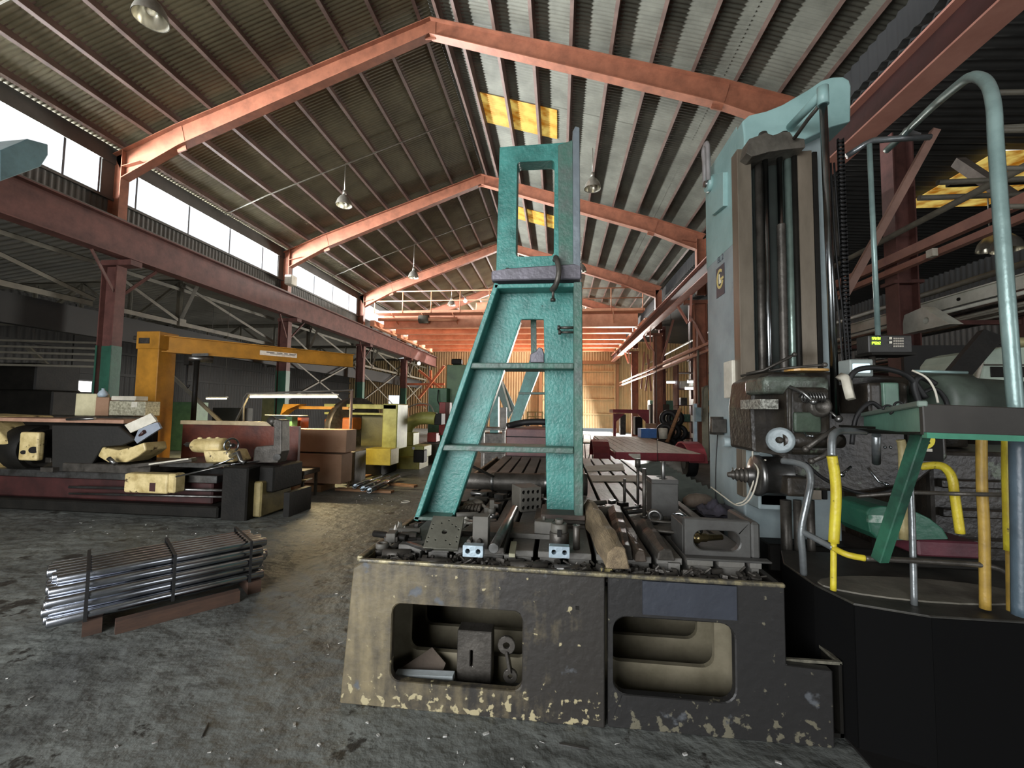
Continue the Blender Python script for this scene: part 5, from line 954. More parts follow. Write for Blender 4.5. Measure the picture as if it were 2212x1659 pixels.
MB().cyl(p(598, 988, YL+.25), p(598, 988, YL+.3), .05).build('round_plate', M_steel, k)
for i, (a, b, m) in enumerate(((p(380, 1030, YL-.25), p(498, 1003, YL-.1), M_steel), (p(455, 1008, YL+.0), p(560, 996, YL+.3), M_barb), (p(430, 1018, YL), p(505, 990, YL), M_barb))): one('loose_bar', MB().cyl(a, b, .011), m, ('thin bar lying across the right end of the lathe bed', 'bright bar sticking out to the right of the lathe bed', 'bright bar slanting over the lathe bed below the tailstock')[i], 'round bar', 'loose bars on the lathe')
k = thing('roller_stand', 'low dark roller stand with a sloping plate right of the lathe', 'stand', aZ(640, 1075)); c = world_loc(k)
MB().box(c.x-.45, c.x+.25, c.y-.2, c.y+.3, .42, .5).build('top', M_iron, k, .01); MB().bar((c.x-.3, c.y-.3, .3), (c.x+.35, c.y-.2, .36), .25, .02).build('sloping_plate', mat('yellowish_plate', '8a7d55', '5f563c', 5, .35, .7, .5), k)
for dx, dy in ((-.4, -.15), (.2, -.15), (-.4, .25), (.2, .25)): MB().box(c.x+dx-.02, c.x+dx+.02, c.y+dy-.02, c.y+dy+.02, 0, .42).build('leg', M_iron, k)
# shelf things behind the lathe
GL = 'boxes on the shelf behind the lathe'
Yb = 6.9
one('shelf', MB().box(aY(120, 0, Yb).x, aY(345, 0, Yb).x, Yb-.15, Yb+.5, aY(200, 905, Yb).z, aY(200, 899, Yb).z).box(aY(130, 0, Yb).x, aY(138, 0, Yb).x, Yb, Yb+.4, 0, aY(200, 905, Yb).z).box(aY(330, 0, Yb).x, aY(338, 0, Yb).x, Yb, Yb+.4, 0, aY(200, 905, Yb).z), M_iron, 'brown steel bench behind the lathe carrying white boxes', 'bench')
pxbox('carton', 164, 204, 850, 898.5, Yb, .25, mat('ivory_carton', 'cfc8a4', 'b0a986', 4, .35, .7, .7, bump=0), 'ivory upright carton at the left of the bench shelf', 'box', GL)
pxbox('carton', 207, 232, 858, 898.5, Yb, .2, M_card, 'brown cardboard box between the ivory and grey boxes', 'box', GL)
sbx = pxbox('storage_box', 236, 312, 866, 898.5, Yb, .3, mat('speckled_grey', 'aaa690', '77745f', 30, .4, .6, .6, bump=0), 'wide pale grey speckled box right on the bench shelf', 'box', GL)
pxbox('flat_carton', 240, 292, 855, 865.5, Yb+.02, .25, M_white, 'flat white carton lying on the wide grey box', 'box', GL); ppx('paper_note', 284, 296, 868, 880, Yb-.003, .002, M_white, sbx, 0)
k = p(226, 850, Yb); one('water_jug', MB().lathe(aY(222, 857.5, Yb+.08), (0, 0, 1), [(0, 0), (0, .06), (.05, .08), (.11, .05), (.13, .025), (.16, .025), (.16, 0)], 16), mat('pale_blue_plastic', 'aebdc6', '98a8b2', 4, .35, .7, .3), 'pale blue plastic jug standing on the brown cardboard box', 'jug')
# ---- jib crane
jb = thing('jib_crane', 'yellow steel jib crane with a square mast and long horizontal boom', 'crane', (aY(322, 720, 8.0).x, 8.0, 0))
x0, x1 = aY(299, 720, 8.).x, aY(345, 720, 8.).x; zt = aY(320, 718, 8.).z
M_yc = mat('crane_yellow', 'b8812a', '8f6420', 3, .35, .7, .45, bump=.05)
MB().box(x0, x1, 8.0, 8.42, 0, zt-.0).build('mast', M_yc, jb, .01); MB().box(x0-.02, x1+.02, 7.98, 8.44, zt-.35, zt+.02).build('mast_head', M_yc, jb, .01)
a = Vector(aY(345, 742, 8.1)); b = Vector(aY(762, 785, 11.3)); b.z = a.z
bmo = MB().ibeam(a, b, .36, .18, (0, 0, 1), .03, .02).build('boom', M_yc, jb); d = (b-a).normalized()
sdv = Vector((d.y, -d.x, 0)); c = a+d*2.3+sdv*.018; pl_ = MB()
for j in range(2): pl_.bar(c+Vector((0, 0, .03-.06*j))-d*.35+sdv*.004, c+Vector((0, 0, .03-.06*j))+d*.35+sdv*.004, .004, .035)
pl_.bar(c-d*.48+sdv*.004-Vector((0, 0, 0)), c-d*.38+sdv*.004, .004, .11); pl_ = MB().bar(c-d*.42+sdv*.003, c+d*.42+sdv*.003, .004, .11)
sg_ = MB()
for j, (u0, u1) in enumerate(((-.28, -.1), (-.05, .08), (.12, .2), (.24, .4))): sg_.bar(c+d*u0+Vector((0, 0, .025))+sdv*.006, c+d*u1+Vector((0, 0, .025))+sdv*.006, .003, .018)
sg_.bar(c-d*.2+Vector((0, 0, -.005))+sdv*.006, c+d*.38+Vector((0, 0, -.005))+sdv*.006, .003, .012)
sg_.build('worn_marks', M_wallc, bmo)
pl_.build('white_sign', mat('sign_white', 'e6ddcf', 'd2b9a0', 20, .5, .7, .6, bump=0), bmo)['label'] = 'white printed sign strip on the boom'
MB().cyl(aY(290, 730, 8.1), Vector((x0, 8.2, zt-.12)), .05).build('pivot_pin', M_iron, jb); MB().box(x0+.05, x0+.3, 7.97, 7.979, zt-.24, zt-.12).build('dark_scratches', M_iron, jb)
c = a+d*.55-Vector((0, 0, .26)); k = thing('chain_hoist', 'grey electric hoist hanging from the jib crane boom near the mast', 'hoist', c); MB().cyl(c-d*.05, c+d*.4, .075).build('motor', M_steel, k); MB().bar(c+Vector((0, 0, .06)), c+Vector((0, 0, .1))+d*.3, .2, .06).build('trolley', M_steel, k); MB().box(c.x-.12, c.x, c.y-.06, c.y+.06, c.z-.16, c.z+.06).build('hook_housing', M_dark, k, .01); MB().tube([c+Vector((-.08, 0, -.15)), c+Vector((-.08, 0, -.6)), c+Vector((-.04, 0, -.66)), c+Vector((0, 0, -.6))], .02, 6).build('hook_chain', M_black, k)
MB().cyl(c+Vector((.15, 0, -.05)), c+Vector((.14, 0, -1.45)), .05).build('pendant_cable_sleeve', M_dark, k)
# ---- lattice trusses and bracing of the left aisle
XT = -10.5
for k_ in range(-1, 4):
    y0 = Y1+NB*k_; y1 = y0+NB; ym = (y0+y1)/2-.95
    t = thing('longitudinal_truss', f'grey lattice bracing under the left crane girder, bay {["nearest the viewer", "between first and second column", "between second and third column", "between third and fourth column", "beyond the fourth column"][k_+1]}', 'truss', (XT, y0, 3.8), 'lattice trusses of the left aisle')
    MB().angle((XT, y0+.13, 3.85), (XT, y1-.13 if k_ < 3 else y1-.3, 3.85), .12).build('bottom_chord', M_lattice, t); MB().angle((XT, y0+.13, 4.8), (XT, y1-.13 if k_ < 3 else y1-.3, 4.8), .1).build('top_chord', M_lattice, t)
    for (ya, za, yb, zb) in ((y0+.1, 4.75, ym, 3.9), (ym, 4.95, y1-.1, 3.95)): MB().angle((XT+.03, ya, za), (XT+.03, yb, zb), .09).build('diagonal', M_lattice, t)
    MB().angle((XT, ym, 3.85), (XT, ym, 5.0), .11).build('post', M_lattice, t); MB().angle((XT, ym+.05, 3.9), (XT+.3, ym+.25, 5.0), .09).build('inclined_post', M_lattice, t)
    MB().box(XT-.02, XT+.1, ym-.06, ym+.14, 3.78, 3.98).build('gusset', M_lattice, t)
    t = thing('cross_truss', f'grey cross truss spanning the left aisle, {["nearest the viewer", "between first and second column", "between second and third column", "between third and fourth column", "beyond the fourth column"][k_+1]}', 'truss', (-13.6, ym, 3.9), 'lattice trusses of the left aisle')
    MB().angle((XT, ym, 5.02), (-16.85, ym, 5.0), .13).build('top_chord', M_lattice, t); MB().angle((XT, ym, 3.88), (-16.85, ym, 3.9), .1).build('bottom_chord', M_lattice, t)
    for i in range(4): xa = XT-1.55*i; MB().angle((xa, ym, 3.9 if i % 2 else 5.0), (xa-1.55, ym, 5.0 if i % 2 else 3.9), .08).build('diagonal', M_lattice, t); MB().angle((xa-1.55, ym, 3.9), (xa-1.55, ym, 5.0), .07).build('web_post', M_lattice, t)
    w = thing('wind_brace', f'pair of crossed grey braces low in the left column line, {["nearest the viewer", "first bay", "second bay", "third bay", "last bay"][k_+1]}', 'brace', (XT, y0, 1.5), 'crossed braces of the left aisle') if k_ >= 1 else None
    if w: MB().angle((XT, y0+.2, 3.8), (XT, y1-.2, 1.6), .07).build('brace', M_lattice, w); MB().angle((XT, y0+.2, 1.6), (XT, y1-.2, 3.8), .07).build('brace', M_lattice, w)
one('mezzanine_girder', MB().bar((XT-.3, YBACK+.5, 3.45), (XT-.3, YEND-.5, 3.45), .2, .6), M_aisle, 'long dark deep girder along the left aisle below the lattice trusses', 'beam')
for i, (x, y, a) in enumerate(((-16.2, 11.2, .5), (-13.5, 12.5, .45))): one('sloping_conveyor', MB().bar((x, y, 3.3), (x+3.05, y+1.1, .06), .1, .1), M_lattice, ('near', 'far')[i]+' sloping grey strut standing in the dark left aisle', 'strut')
one('aisle_machine', MB().box(-14.5, -12.2, 9.0, 10.4, 0, 1.9).box(-14.2, -13, 9.2, 10.2, 1.9, 2.6), M_dark, 'big black machine silhouette in the dark left aisle', 'machine', None, .03)
for i, (x, y, w, h, d) in enumerate(((-13.6, 13.6, .9, 1.7, .6), (-12.4, 16.6, .8, 2.0, .6), (-14.3, 16.2, 1.2, 1.5, .8))): one('locker', MB().box(x, x+w, y, y+d, 0, h), (M_green, mat('pale_locker', '8b8a60', '6f6e4b', 3, .35, .7, .5), M_wallc)[i], ('green', 'pale olive', 'dark grey')[i]+' tall cabinet standing in the left aisle under the lamp', 'cabinet', 'cabinets of the left aisle', .01)
for i in range(5): one('stock_bar', MB().bar((-16.6, 8+.1*i, 2.5+.16*i), (-11.2, 9.2+.1*i, 2.5+.16*i), .05, .05), M_lattice, f'long thin steel bar stored on the left aisle wall rack, {ORD[i]} from below', 'steel bar', 'bars on the left wall rack')
# ================================================================== MIDDLE DISTANCE LEFT
def fluo(x0, x1, y, Y, label, power, warm='ffe2a0', es=9., hang=0):
    a, b = aY(x0, y, Y), aY(x1, y, Y); k = thing('fluorescent_lamp', label, 'lamp', (a+b)/2)
    MB().cyl(a, b, .022, n=10).build('tube', mat('tube_'+warm, 'ffffff', None, bump=0, emit=warm, es=es), k); MB().bar(a+Vector((0, .02, .045)), b+Vector((0, .02, .045)), .1, .03).build('housing', M_white, k)
    [MB().cyl(Vector((q.x, q.y, q.z+.06)), Vector((q.x, q.y, max(hang, q.z+.07))), .006, n=6).build('hanger_rod', M_grey, k) for q in (a.lerp(b, .1), a.lerp(b, .9)) if hang]
    l = bpy.data.lights.new('tube_light', 'AREA'); l.shape = 'RECTANGLE'; l.size = (b-a).length; l.size_y = .05; l.energy = power; l.color = (1, .78, .42); o = bpy.data.objects.new('tube_light', l); C.objects.link(o); o.location = (a+b)/2-Vector((0, 0, .03)); return k
YFp = 8.2
fluo(541, 728, 857, YFp, 'long glowing warm fluorescent tube hanging from the pipe frame behind the cardboard boxes', 90)
fluo(446, 489, 861, 12.0, 'short glowing fluorescent tube further back in the left aisle', 60, 'fff0b0', 6., 4.8)
k = thing('pipe_frame', 'thin grey pipe frame carrying the long fluorescent tube', 'frame', aZ(757, 1050))
tp = [aY(x, y, YFp) for x, y in ((524, 985), (526, 860), (534, 850), (640, 847), (762, 843))]; MB().tube(tp, .02, 8).build('frame_tube', M_grey, k); q = aY(760, 843, YFp); MB().cyl((q.x, YFp, 0), q, .028).build('post', mat('rusty_post', '8a7264', '655246', 4, .35, .7, .6), k); MB().bar(aY(538, 852, YFp), aY(500, 930, YFp), .05, .02).build('side_brace', M_grey, k)
# cardboard boxes
pxbox('cardboard_box', 617, 736, 978.5, 1046, 7.7, .42, M_card, 'large brown cardboard box standing on the floor, the lower of two', 'box', 'stacked brown boxes', .006)
k = thing('cardboard_box', 'wide brown cardboard box with a white label, stacked on the lower brown box', 'box', aY(670, 978, 7.72), 'stacked brown boxes'); ppx('body', 600, 747, 926, 978, 7.72, .4, M_card, k, .006); q = [aY(607, 934, 7.715), aY(628, 934, 7.715), aY(634, 951, 7.715), aY(607, 951, 7.715)]; slab(q, (0, .003, 0)).build('paper_label', M_white, k)
one('box_pallet', MB().box(aY(615, 0, 7.7).x, aY(740, 0, 7.7).x, 7.65, 8.15, 0, aY(670, 1047, 7.7).z), M_wood, 'low wooden pallet under the brown cardboard boxes', 'pallet')
pxbox('steel_trolley', 740, 765, 975, 1046, 8.28, .5, M_iron, 'narrow dark steel trolley right of the cardboard boxes', 'trolley', None, .01)
# second (yellow-green) lathe
Ym = 9.6
k = thing('large_facing_lathe', 'big olive yellow lathe with an open rectangular gantry frame behind the cardboard boxes', 'lathe', aZ(760, 1030)); 
ppx('right_column', 827, 856, 872, 972, Ym, .7, M_chart, k, .02); ppx('top_beam', 700, 856, 872, 884, Ym, .3, M_chart, k, .01); ppx('second_beam', 700, 830, 890, 897, Ym+.1, .2, M_chart, k, .01); ppx('inner_panel', 780, 826, 898, 965, Ym+.4, .1, mat('olive_dark', '5f5c33', '45431f', 3, .35, .7, .5), k)
ppx('yellow_cabinet', 790, 843, 969, 1006, Ym-.35, .5, mat('olive_yellow', 'a2953a', '7f7329', 4, .35, .7, .5), k, .01); MB().box(aY(640, 0, Ym).x, aY(856, 0, Ym).x, Ym, Ym+1.0, 0, aY(700, 985, Ym).z).build('base', M_dark, k, .02)
ppx('bed', 740, 830, 966, 985, Ym-.1, .7, M_steel, k, .01); c = aY(760, 925, Ym+.4); MB().cyl(c, c+Vector((.2, -.1, 0)), .75, n=28).build('face_plate', M_iron, k)
ppx('orange_head', 700, 745, 905, 935, Ym-.05, .4, mat('orange_paint', 'b5641f', '8c4a17', 4, .35, .7, .5), k, .03); ppx('orange_slide', 738, 760, 902, 930, Ym-.1, .5, mat('orange_paint', 'b5641f'), k, .03); c = aY(729, 918, Ym-.06); MB().cyl(c, c-Vector((0, .02, 0)), .04).build('socket_hole', M_dark, k)
q = [aY(x, y, Ym-.3) for x, y in ((605, 897), (612, 873), (648, 873), (620, 885))]; slab(q, (0, .3, 0)).build('orange_hood', M_yellow, k)
MB().box(aY(690, 0, Ym).x, aY(790, 0, Ym).x, Ym-.1, Ym+.2, aY(700, 884, Ym).z, aY(700, 878, Ym).z).build('yellow_cable_tray', M_yellow, k)
k = thing('control_console', 'small console with a dark louvred panel and green side under a white board', 'console', aY(610, 925, 8.6)); ppx('louvred_panel', 592, 616, 899, 924, 8.6, .1, mat('louvre', '3f4a4a', '2a3232', 8, .35, .7, .5, stretch=(1, 1, 12)), k, .004); ppx('green_side', 617, 630, 900, 926, 8.6, .2, M_green, k, .004); ppx('white_board', 572, 648, 896, 898.5, 8.5, .3, M_white, k, .002); ppx('pedestal', 590, 630, 926, 990, 8.62, .2, M_iron, k)
pxbox('maroon_cabinet', 632, 650, 902, 925, 9.0, .3, mat('cabinet_red', '8a3f28', '6a2e1e', 4, .35, .7, .5), 'small rust red cabinet beside the green sided console', 'cabinet')
# steel tubes and planks on the floor
GT = 'steel tubes on the floor'
for i, (a, b) in enumerate((((783, 1055), (838, 1031)), ((797, 1059), (860, 1029)), ((766, 1050), (822, 1029)))):
    p0, p1 = aZ(*a, .1), aZ(*b, .1); one('steel_tube', MB().pipe(p0, p1, .055, .045, 18), M_bright, ('front left', 'front right', 'rear')[i]+' shiny open ended steel tube lying on planks near the olive lathe', 'steel tube', GT)
for i, (a, b) in enumerate((((728, 1056), (848, 1062)), ((785, 1040), (898, 1050)), ((766, 1036), (812, 1022)))):
    p0, p1 = aZ(*a, .022), aZ(*b, .022); one('wood_plank', MB().bar(p0, p1, .14, .04), M_wood, ('nearest wooden plank under the steel tubes', 'middle wooden plank under the steel tubes', 'farthest wooden plank behind the steel tubes')[i], 'plank', 'planks under the tubes')
one('yard_ring', MB().torus(aZ(876, 1084, .01), (0, 0, 1), .07, .008, 18, 6), M_white, 'small pale ring lying on the open floor left of the teal stand', 'ring')
# elbow machine
Ye = 11.0
k = thing('vertical_press', 'olive green machine with a big curved duct elbow and control box', 'machine', aZ(885, 1018))
ppx('base', 852, 905, 985, 1016, Ye-.1, .8, mat('olive_base', '8c8438', '6a6329', 4, .35, .7, .5), k, .02); ppx('lower_body', 853, 915, 962, 990, Ye, .7, M_chart, k, .02); ppx('control_box', 864, 892, 934, 963, Ye, .5, M_chart, k, .02)
MB().tube(bez([aY(x, y, Ye+.3) for x, y in ((878, 940), (884, 918), (902, 905), (925, 903), (942, 905))], 5), .17, 12).build('duct_elbow', M_chart, k); ppx('dark_motor', 938, 953, 893, 918, Ye+.2, .4, M_dark, k, .01)
MB().tube(bez([aY(x, y, Ye-.02) for x, y in ((862, 963), (858, 985), (868, 1000), (885, 990))], 5), .012, 6).build('cable', M_black, k); ppx('pump', 893, 915, 972, 1000, Ye-.12, .3, M_dark, k, .02)
MB().cyl(aY(893, 968, Ye-.03), aY(893, 968, Ye), .04).build('dial', M_steel, k)
MB().tube(bez([aY(x, y, Ye+.2) for x, y in ((880, 880), (905, 872), (928, 875), (936, 890))], 5), .02, 6).build('bent_pipe', M_lattice, k)
pxbox('grey_tank', 905, 950, 958, 1005, 12.2, .8, M_wallc, 'dark grey tank between the olive press and the teal stand', 'tank', None, .03)
q = thing('red_lift_frame', 'red upright steel panel machine leaning behind the teal stand left leg', 'machine', aZ(955, 1000)); ppx('red_post', 949, 961, 869, 940, 13, .3, mat('signal_red', '9c2e2a', '74211f', 4, .35, .7, .5), q, .01); ppx('dark_post', 962, 970, 869, 930, 13, .3, M_redd, q, .01); ppx('red_foot', 923, 942, 935, 955, 12.5, .4, mat('signal_red', '9c2e2a'), q, .01)
# green tall machine
q = thing('green_machining_tower', 'tall pale green machine tower with a lower green cabinet on its left', 'machine', aZ(960, 975)); 
def tall(nm, xa, xb, ya, Y, d, m): a, b = aY(xa, ya, Y), aY(xb, ya, Y); return MB().box(a.x, b.x, Y, Y+d, 0, a.z).build(nm, m, q, .02)
tall('tower', 965, 1012, 788, 15, 1.2, M_green); tall('cabinet', 926, 966, 838, 14.6, 1.2, mat('deep_green', '44704e', '335740', 4, .35, .7, .5)); ppx('top_motor', 975, 996, 775, 787, 15.2, .3, M_dark, q, .03); MB().tube([aY(947, 842, 14.5), aY(945, 865, 14.4), aY(952, 880, 14.4)], .02, 6).build('hose', M_black, q)
# orange bracing of the far left corner
for i, (x0, y0, x1, y1) in enumerate(((905, 860, 960, 790), (905, 800, 965, 850), (880, 830, 960, 830), (900, 875, 985, 870), (930, 800, 932, 880))):
    one('orange_brace', MB().bar(aY(x0, y0, 27+.2*i), aY(x1, y1, 27+.2*i), .14, .14), M_orange, f'orange steel member of the far left corner framing, {ORD[i]} of five', 'brace', 'orange framing far left')
for i, (x, y, s) in enumerate(((868, 892, .25), (905, 785, .2), (1005, 650, .22))): 
    c = aY(x, y, 24.); k = thing('wall_lamp', ('small glowing lamp above the olive press', 'small glowing lamp under the far crane girder', 'glowing lamp high under the far roof')[i], 'lamp', c); MB().sphere(c, s/2, 12).build('bulb', mat('bulb_glow', 'ffffff', None, bump=0, emit='fff6e6', es=6), k); MB().cyl(c+Vector((0, 0, s/2-.02)), c+Vector((0, 0, s/2+.1)), .05).build('cap', M_grey, k)
# far teal frames and bench seen through the A-frame
def far_frame(name, pts, Y, d, m, label, cat='casting'): return one(name, MB().prism([(aY(x, y, Y).x, aY(x, y, Y).z) for x, y in pts], d, XZ(Y)), m, label, cat)
far_frame('teal_leg', [(1028, 935), (1078, 800), (1092, 800), (1050, 935)], 9.2, .35, M_teal, 'far leaning teal leg, the left one seen through the stand') if False else None
k = thing('far_teal_stand', 'second teal A-frame stand farther back seen between the legs of the near stand', 'casting', aY(1120, 935, 9.))
def ff(nm, pts, Y, d, m): return MB().prism([(aY(x, y, Y).x, aY(x, y, Y).z) for x, y in pts], d, XZ(Y)).build(nm, m, k, .006)
ff('leaning_leg', [(1093, 935), (1137, 800), (1165, 800), (1122, 912), (1110, 935)], 9, .3, M_teal); ff('upright_leg', [(1176, 800), (1195, 800), (1195, 935), (1176, 935)], 9, .3, M_teal); ff('cross_rib', [(1120, 847), (1190, 847), (1190, 852), (1120, 852)], 8.97, .2, M_tealg); a = aY(1110, 935, 9); one('far_machine_table', MB().box(a.x-.15, a.x+.95, 8.97, 9.9, 0, a.z), M_slab, 'dark far machine table carrying the second teal stand', 'machine table', None, .02); ff('head', [(1137, 800), (1148, 765), (1190, 765), (1195, 800)], 9, .3, M_teal)
k = thing('teal_gantry_leg', 'teal and green leaning column farther back left of the second stand', 'casting', aY(1080, 935, 12.5))
ff('left_column', [(1058, 850), (1076, 850), (1076, 935), (1058, 935)], 12.5, .3, M_teal); ff('leaning_web', [(1072, 818), (1085, 822), (1112, 880), (1098, 905), (1075, 850)], 12.5, .2, M_tealg); ff('pale_strut', [(1082, 824), (1085, 822), (1105, 888), (1101, 890)], 12.4, .1, M_white)
a = aY(1058, 935, 12.5); one('far_bed_block', MB().box(a.x-.2, a.x+.9, 12.3, 13.2, 0, a.z), M_iron, 'dark machine bed under the teal leaning column farther back', 'machine bed', None, .02)
k = thing('clamp_bracket', 'grey hooked clamp bracket standing in the window of the near stand', 'clamp', aY(1160, 790, 3.2)); ff('upright', [(1146, 684), (1158, 684), (1159, 760), (1147, 775)], 3.3, .04, M_tealg); ff('hook_base', [(1145, 783), (1145, 765), (1158, 758), (1163, 750), (1172, 752), (1176, 765), (1176, 783)], 3.25, .08, M_mauve)
# maroon chest behind
k = thing('maroon_chest', 'large maroon brown steel chest with horizontal seams behind the stand legs', 'chest', aZ(1140, 1012)); Yc = 7.75
a = aY(1093, 925, Yc); b = aY(1235, 925, Yc); MB().box(a.x, b.x, Yc, Yc+1.2, .0, a.z).build('body', mat('chest_brown', '6e4a45', '54373a', 4, .35, .7, .5), k, .02)
for y in (943, 985): z = aY(1100, y, Yc).z; MB().box(a.x-.005, b.x+.005, Yc-.01, Yc, z-.008, z+.008).build('seam_strip', M_dark, k)
one('black_hose_heap', MB().tube(bez([(a.x+.0, Yc+.2, a.z+.03), (a.x+.3, Yc+.3, a.z+.1), (a.x+.7, Yc+.2, a.z+.12), (b.x-.1, Yc+.3, a.z+.06)], 5), .06, 8), M_black, 'thick black hose lying over the top of the maroon chest', 'hose')
k = thing('wooden_crate', 'small yellow slatted wooden crate on the far floor seen through the stand', 'crate', aY(1155, 910, 10.)); 
for x in (1138, 1155, 1170): ppx('crate_post', x, x+3, 889, 911, 10, .05, mat('pale_wood', 'c0a060', '9a7c46', 4, .35, .7, .7), k, .002)
for y in (889, 899, 908): ppx('crate_slat', 1138, 1173, y, y+2.5, 9.98, .02, mat('pale_wood', 'c0a060'), k, .002)
a = aY(1136, 911, 9.98); b = aY(1176, 911, 9.98); one('crate_table', MB().box(a.x, b.x, 9.95, 10.6, a.z-.06, a.z-.002).box(a.x, a.x+.05, 9.97, 10.05, 0, a.z-.06).box(b.x-.05, b.x, 9.97, 10.05, 0, a.z-.06).box(a.x, a.x+.05, 10.5, 10.58, 0, a.z-.06).box(b.x-.05, b.x, 10.5, 10.58, 0, a.z-.06), M_iron, 'small iron table carrying the yellow slatted crate', 'table')
k = thing('drill_bench', 'dark narrow bench with small pale tools beyond the near stand left leg', 'bench', aZ(1060, 1000)); ppx('bench_top', 1036, 1092, 924, 930, 9.6, .7, M_iron, k, .01); 
for x in (1040, 1085): a = aY(x, 930, 9.65); MB().box(a.x, a.x+.06, 9.65, 9.75, 0, a.z).build('leg', M_iron, k)
ppx('lower_shelf', 1036, 1092, 975, 980, 9.6, .6, M_iron, k, .01)
far_frame('leaning_plate', [(1080, 880), (1094, 880), (1094, 925), (1080, 925)], 9.3, .1, M_iron, 'dark upright plate leaning on the narrow bench', 'plate')
# ================================================================== BRIDGE CRANES
def crane(Y, label, z0, rails, m):
    k = thing('bridge_crane', label, 'crane', (-2.7, Y, z0), 'bridge cranes')
    for i, dy in enumerate((0, 1.7)):
        MB().ibeam((-9.3, Y+dy, z0+.42), (3.9, Y+dy, z0+.42), .74, .34, (0, 0, 1), .03, .04).build('girder', m, k)
    for x in (-9.62, 4.22): MB().bar((x, Y-.7, z0+.22), (x, Y+2.4, z0+.22), .24, .3).build('end_truck', m, k); 
    for x in (-9.72, 4.3): 
        for dy in (-.5, 2.2): MB().cyl((x-.04, Y+dy, 5.86), (x+.04, Y+dy, 5.86), .14).build('wheel', M_iron, k)
    if rails:
        zz = z0+.72; yw = Y-.75; wk = MB().box(-9.5, 4.1, yw, yw+.6, zz, zz+.12).build('walkway', m, k)
        MB().cyl((-9.5, yw, zz+.62), (4.0, yw, zz+.62), .025).cyl((-9.5, yw, zz+1.12), (4.0, yw, zz+1.12), .025).build('handrail', m, wk)
        for i in range(10): x = -9.5+i*1.5; MB().cyl((x, yw, zz), (x, yw, zz+1.12), .024).build('rail_post', m, wk)
        for i in range(8): x = -8.6+i*1.6; MB().bar((x, yw+.05, zz), (x+.12, Y, zz-.45), .05, .05).build('walkway_bracket', m, wk)
        MB().cyl((-9.4, Y-.45, z0+.45), (-5.2, Y-.45, z0+.45), .09).build('drive_shaft', m, k); MB().cyl((-7.2, Y-.45, z0+.45), (-6.7, Y-.45, z0+.45), .22).build('gearbox', M_lattice, k)
        MB().box(-4.4, -3.4, Y+.3, Y+1.5, z0+.85, z0+1.5).build('trolley', m, k, .04)
    return k
M_cr = mat('crane_orange', 'e2a07c', 'c07f5c', 2, .35, .7, .5, bump=.05)
crane(21.5, 'orange bridge crane with a railed walkway, the nearest of the overhead cranes', 5.75, True, M_cr)
crane(25.2, 'orange bridge crane without railing behind the nearest one', 5.75, False, M_cr)
crane(28.6, 'orange bridge crane farthest from the viewer', 5.75, False, M_cr)
# ================================================================== ROOF LAMPS AND CONDUITS
M_refl = mat('reflector_metal', '9a958a', '7a756a', 5, .35, .7, .3, .6, bump=0); M_refi = mat('reflector_inner', 'c9c4b4', None, rough=.2, metal=.8, bump=0)
GLp = 'bell reflectors hanging from the roof'
def bell(x, y, z, label, rod=1.0, s=1.):
    k = thing('pendant_lamp', label, 'lamp', (x, y, z), GLp)
    rf_ = MB().lathe((x, y, z), (0, 0, 1), [(0, .23*s), (.05, .225*s), (.16, .19*s), (.26, .12*s), (.31, .065*s), (.33, .06*s)], 22).build('reflector', M_refl, k)
    MB().lathe((x, y, z+.004), (0, 0, 1), [(0, .222*s), (.05, .217*s), (.16, .18*s), (.26, .11*s), (.3, .0)], 22).build('reflector_inside', M_refi, rf_)
    MB().cyl((x, y, z+.33), (x, y, z+.45), .05*s).build('socket', M_refl, k); MB().cyl((x, y, z+.45), (x, y, z+.45+rod), .012).build('hanging_rod', M_refl, k); MB().sphere((x, y, z+.13), .06, 10).build('bulb', M_white, rf_)
for (px, py, Y, lab) in ((325, 42, 5.4, 'large bell lamp at the upper left, closest to the viewer'), (743, 444, 11.5, 'bell lamp hanging on the left roof slope between first and second rafter'), (893, 600, 17.6, 'bell lamp hanging on the left roof slope beyond the second rafter'), (975, 660, 23.5, 'bell lamp far back on the left roof slope'), (1280, 408, 11.5, 'bell lamp hanging on the right roof slope right of the teal stand'), (1255, 586, 17.6, 'bell lamp half hidden behind the teal stand')):
    c = aY(px, py, Y); zt = slope_pt(c.x); bell(c.x, c.y, c.z, lab, max(.3, zt-c.z-.45))
one('conduit', MB().tube([(-10.1, 11.5, slope_pt(-10.1)-.02), (-8.75, 11.5, 7.93), (-2.9, 11.5, 9.94)], .018, 6), M_lattice, 'thin conduit running up the left roof slope between first and second rafter', 'conduit', 'conduits under the purlins')
one('conduit', MB().tube([(-10.1, 5.4, slope_pt(-10.1)-.02), (-8.75, 5.4, 7.93), (-2.9, 5.4, 9.94)], .018, 6), M_lattice, 'thin conduit at the upper left corner in front of the first rafter', 'conduit', 'conduits under the purlins')
one('conduit', MB().tube([(-10.1, 17.6, slope_pt(-10.1)-.02), (-8.75, 17.6, 7.93), (-2.9, 17.6, 9.94)], .018, 6), M_lattice, 'thin conduit running up the left roof slope beyond the second rafter', 'conduit', 'conduits under the purlins')
one('wall_heater', MB().box(-9.98, -9.7, 14.2, 14.55, 6.05, 6.4), M_white, 'small white electric box on the second left column beside the windows', 'box', None, .02)
# hanging vent at upper left
q = [aX(0, 325, -8.6), aX(60, 300, -8.6), aX(104, 312, -8.6), aX(104, 335, -8.6), aX(88, 360, -8.6), aX(0, 392, -8.6)]
one('unit_heater', slab(q, (-1.0, .1, .05)).bar((-9.55, q[3].y-.4, 5.75), (-9.55, q[3].y-.4, q[3].z), .1, .1), mat('teal_grey_sheet', '57757a', '445c60', 3, .35, .7, .5), 'blue grey sheet metal heater box hanging in front of the upper left windows', 'heater', None, .01)
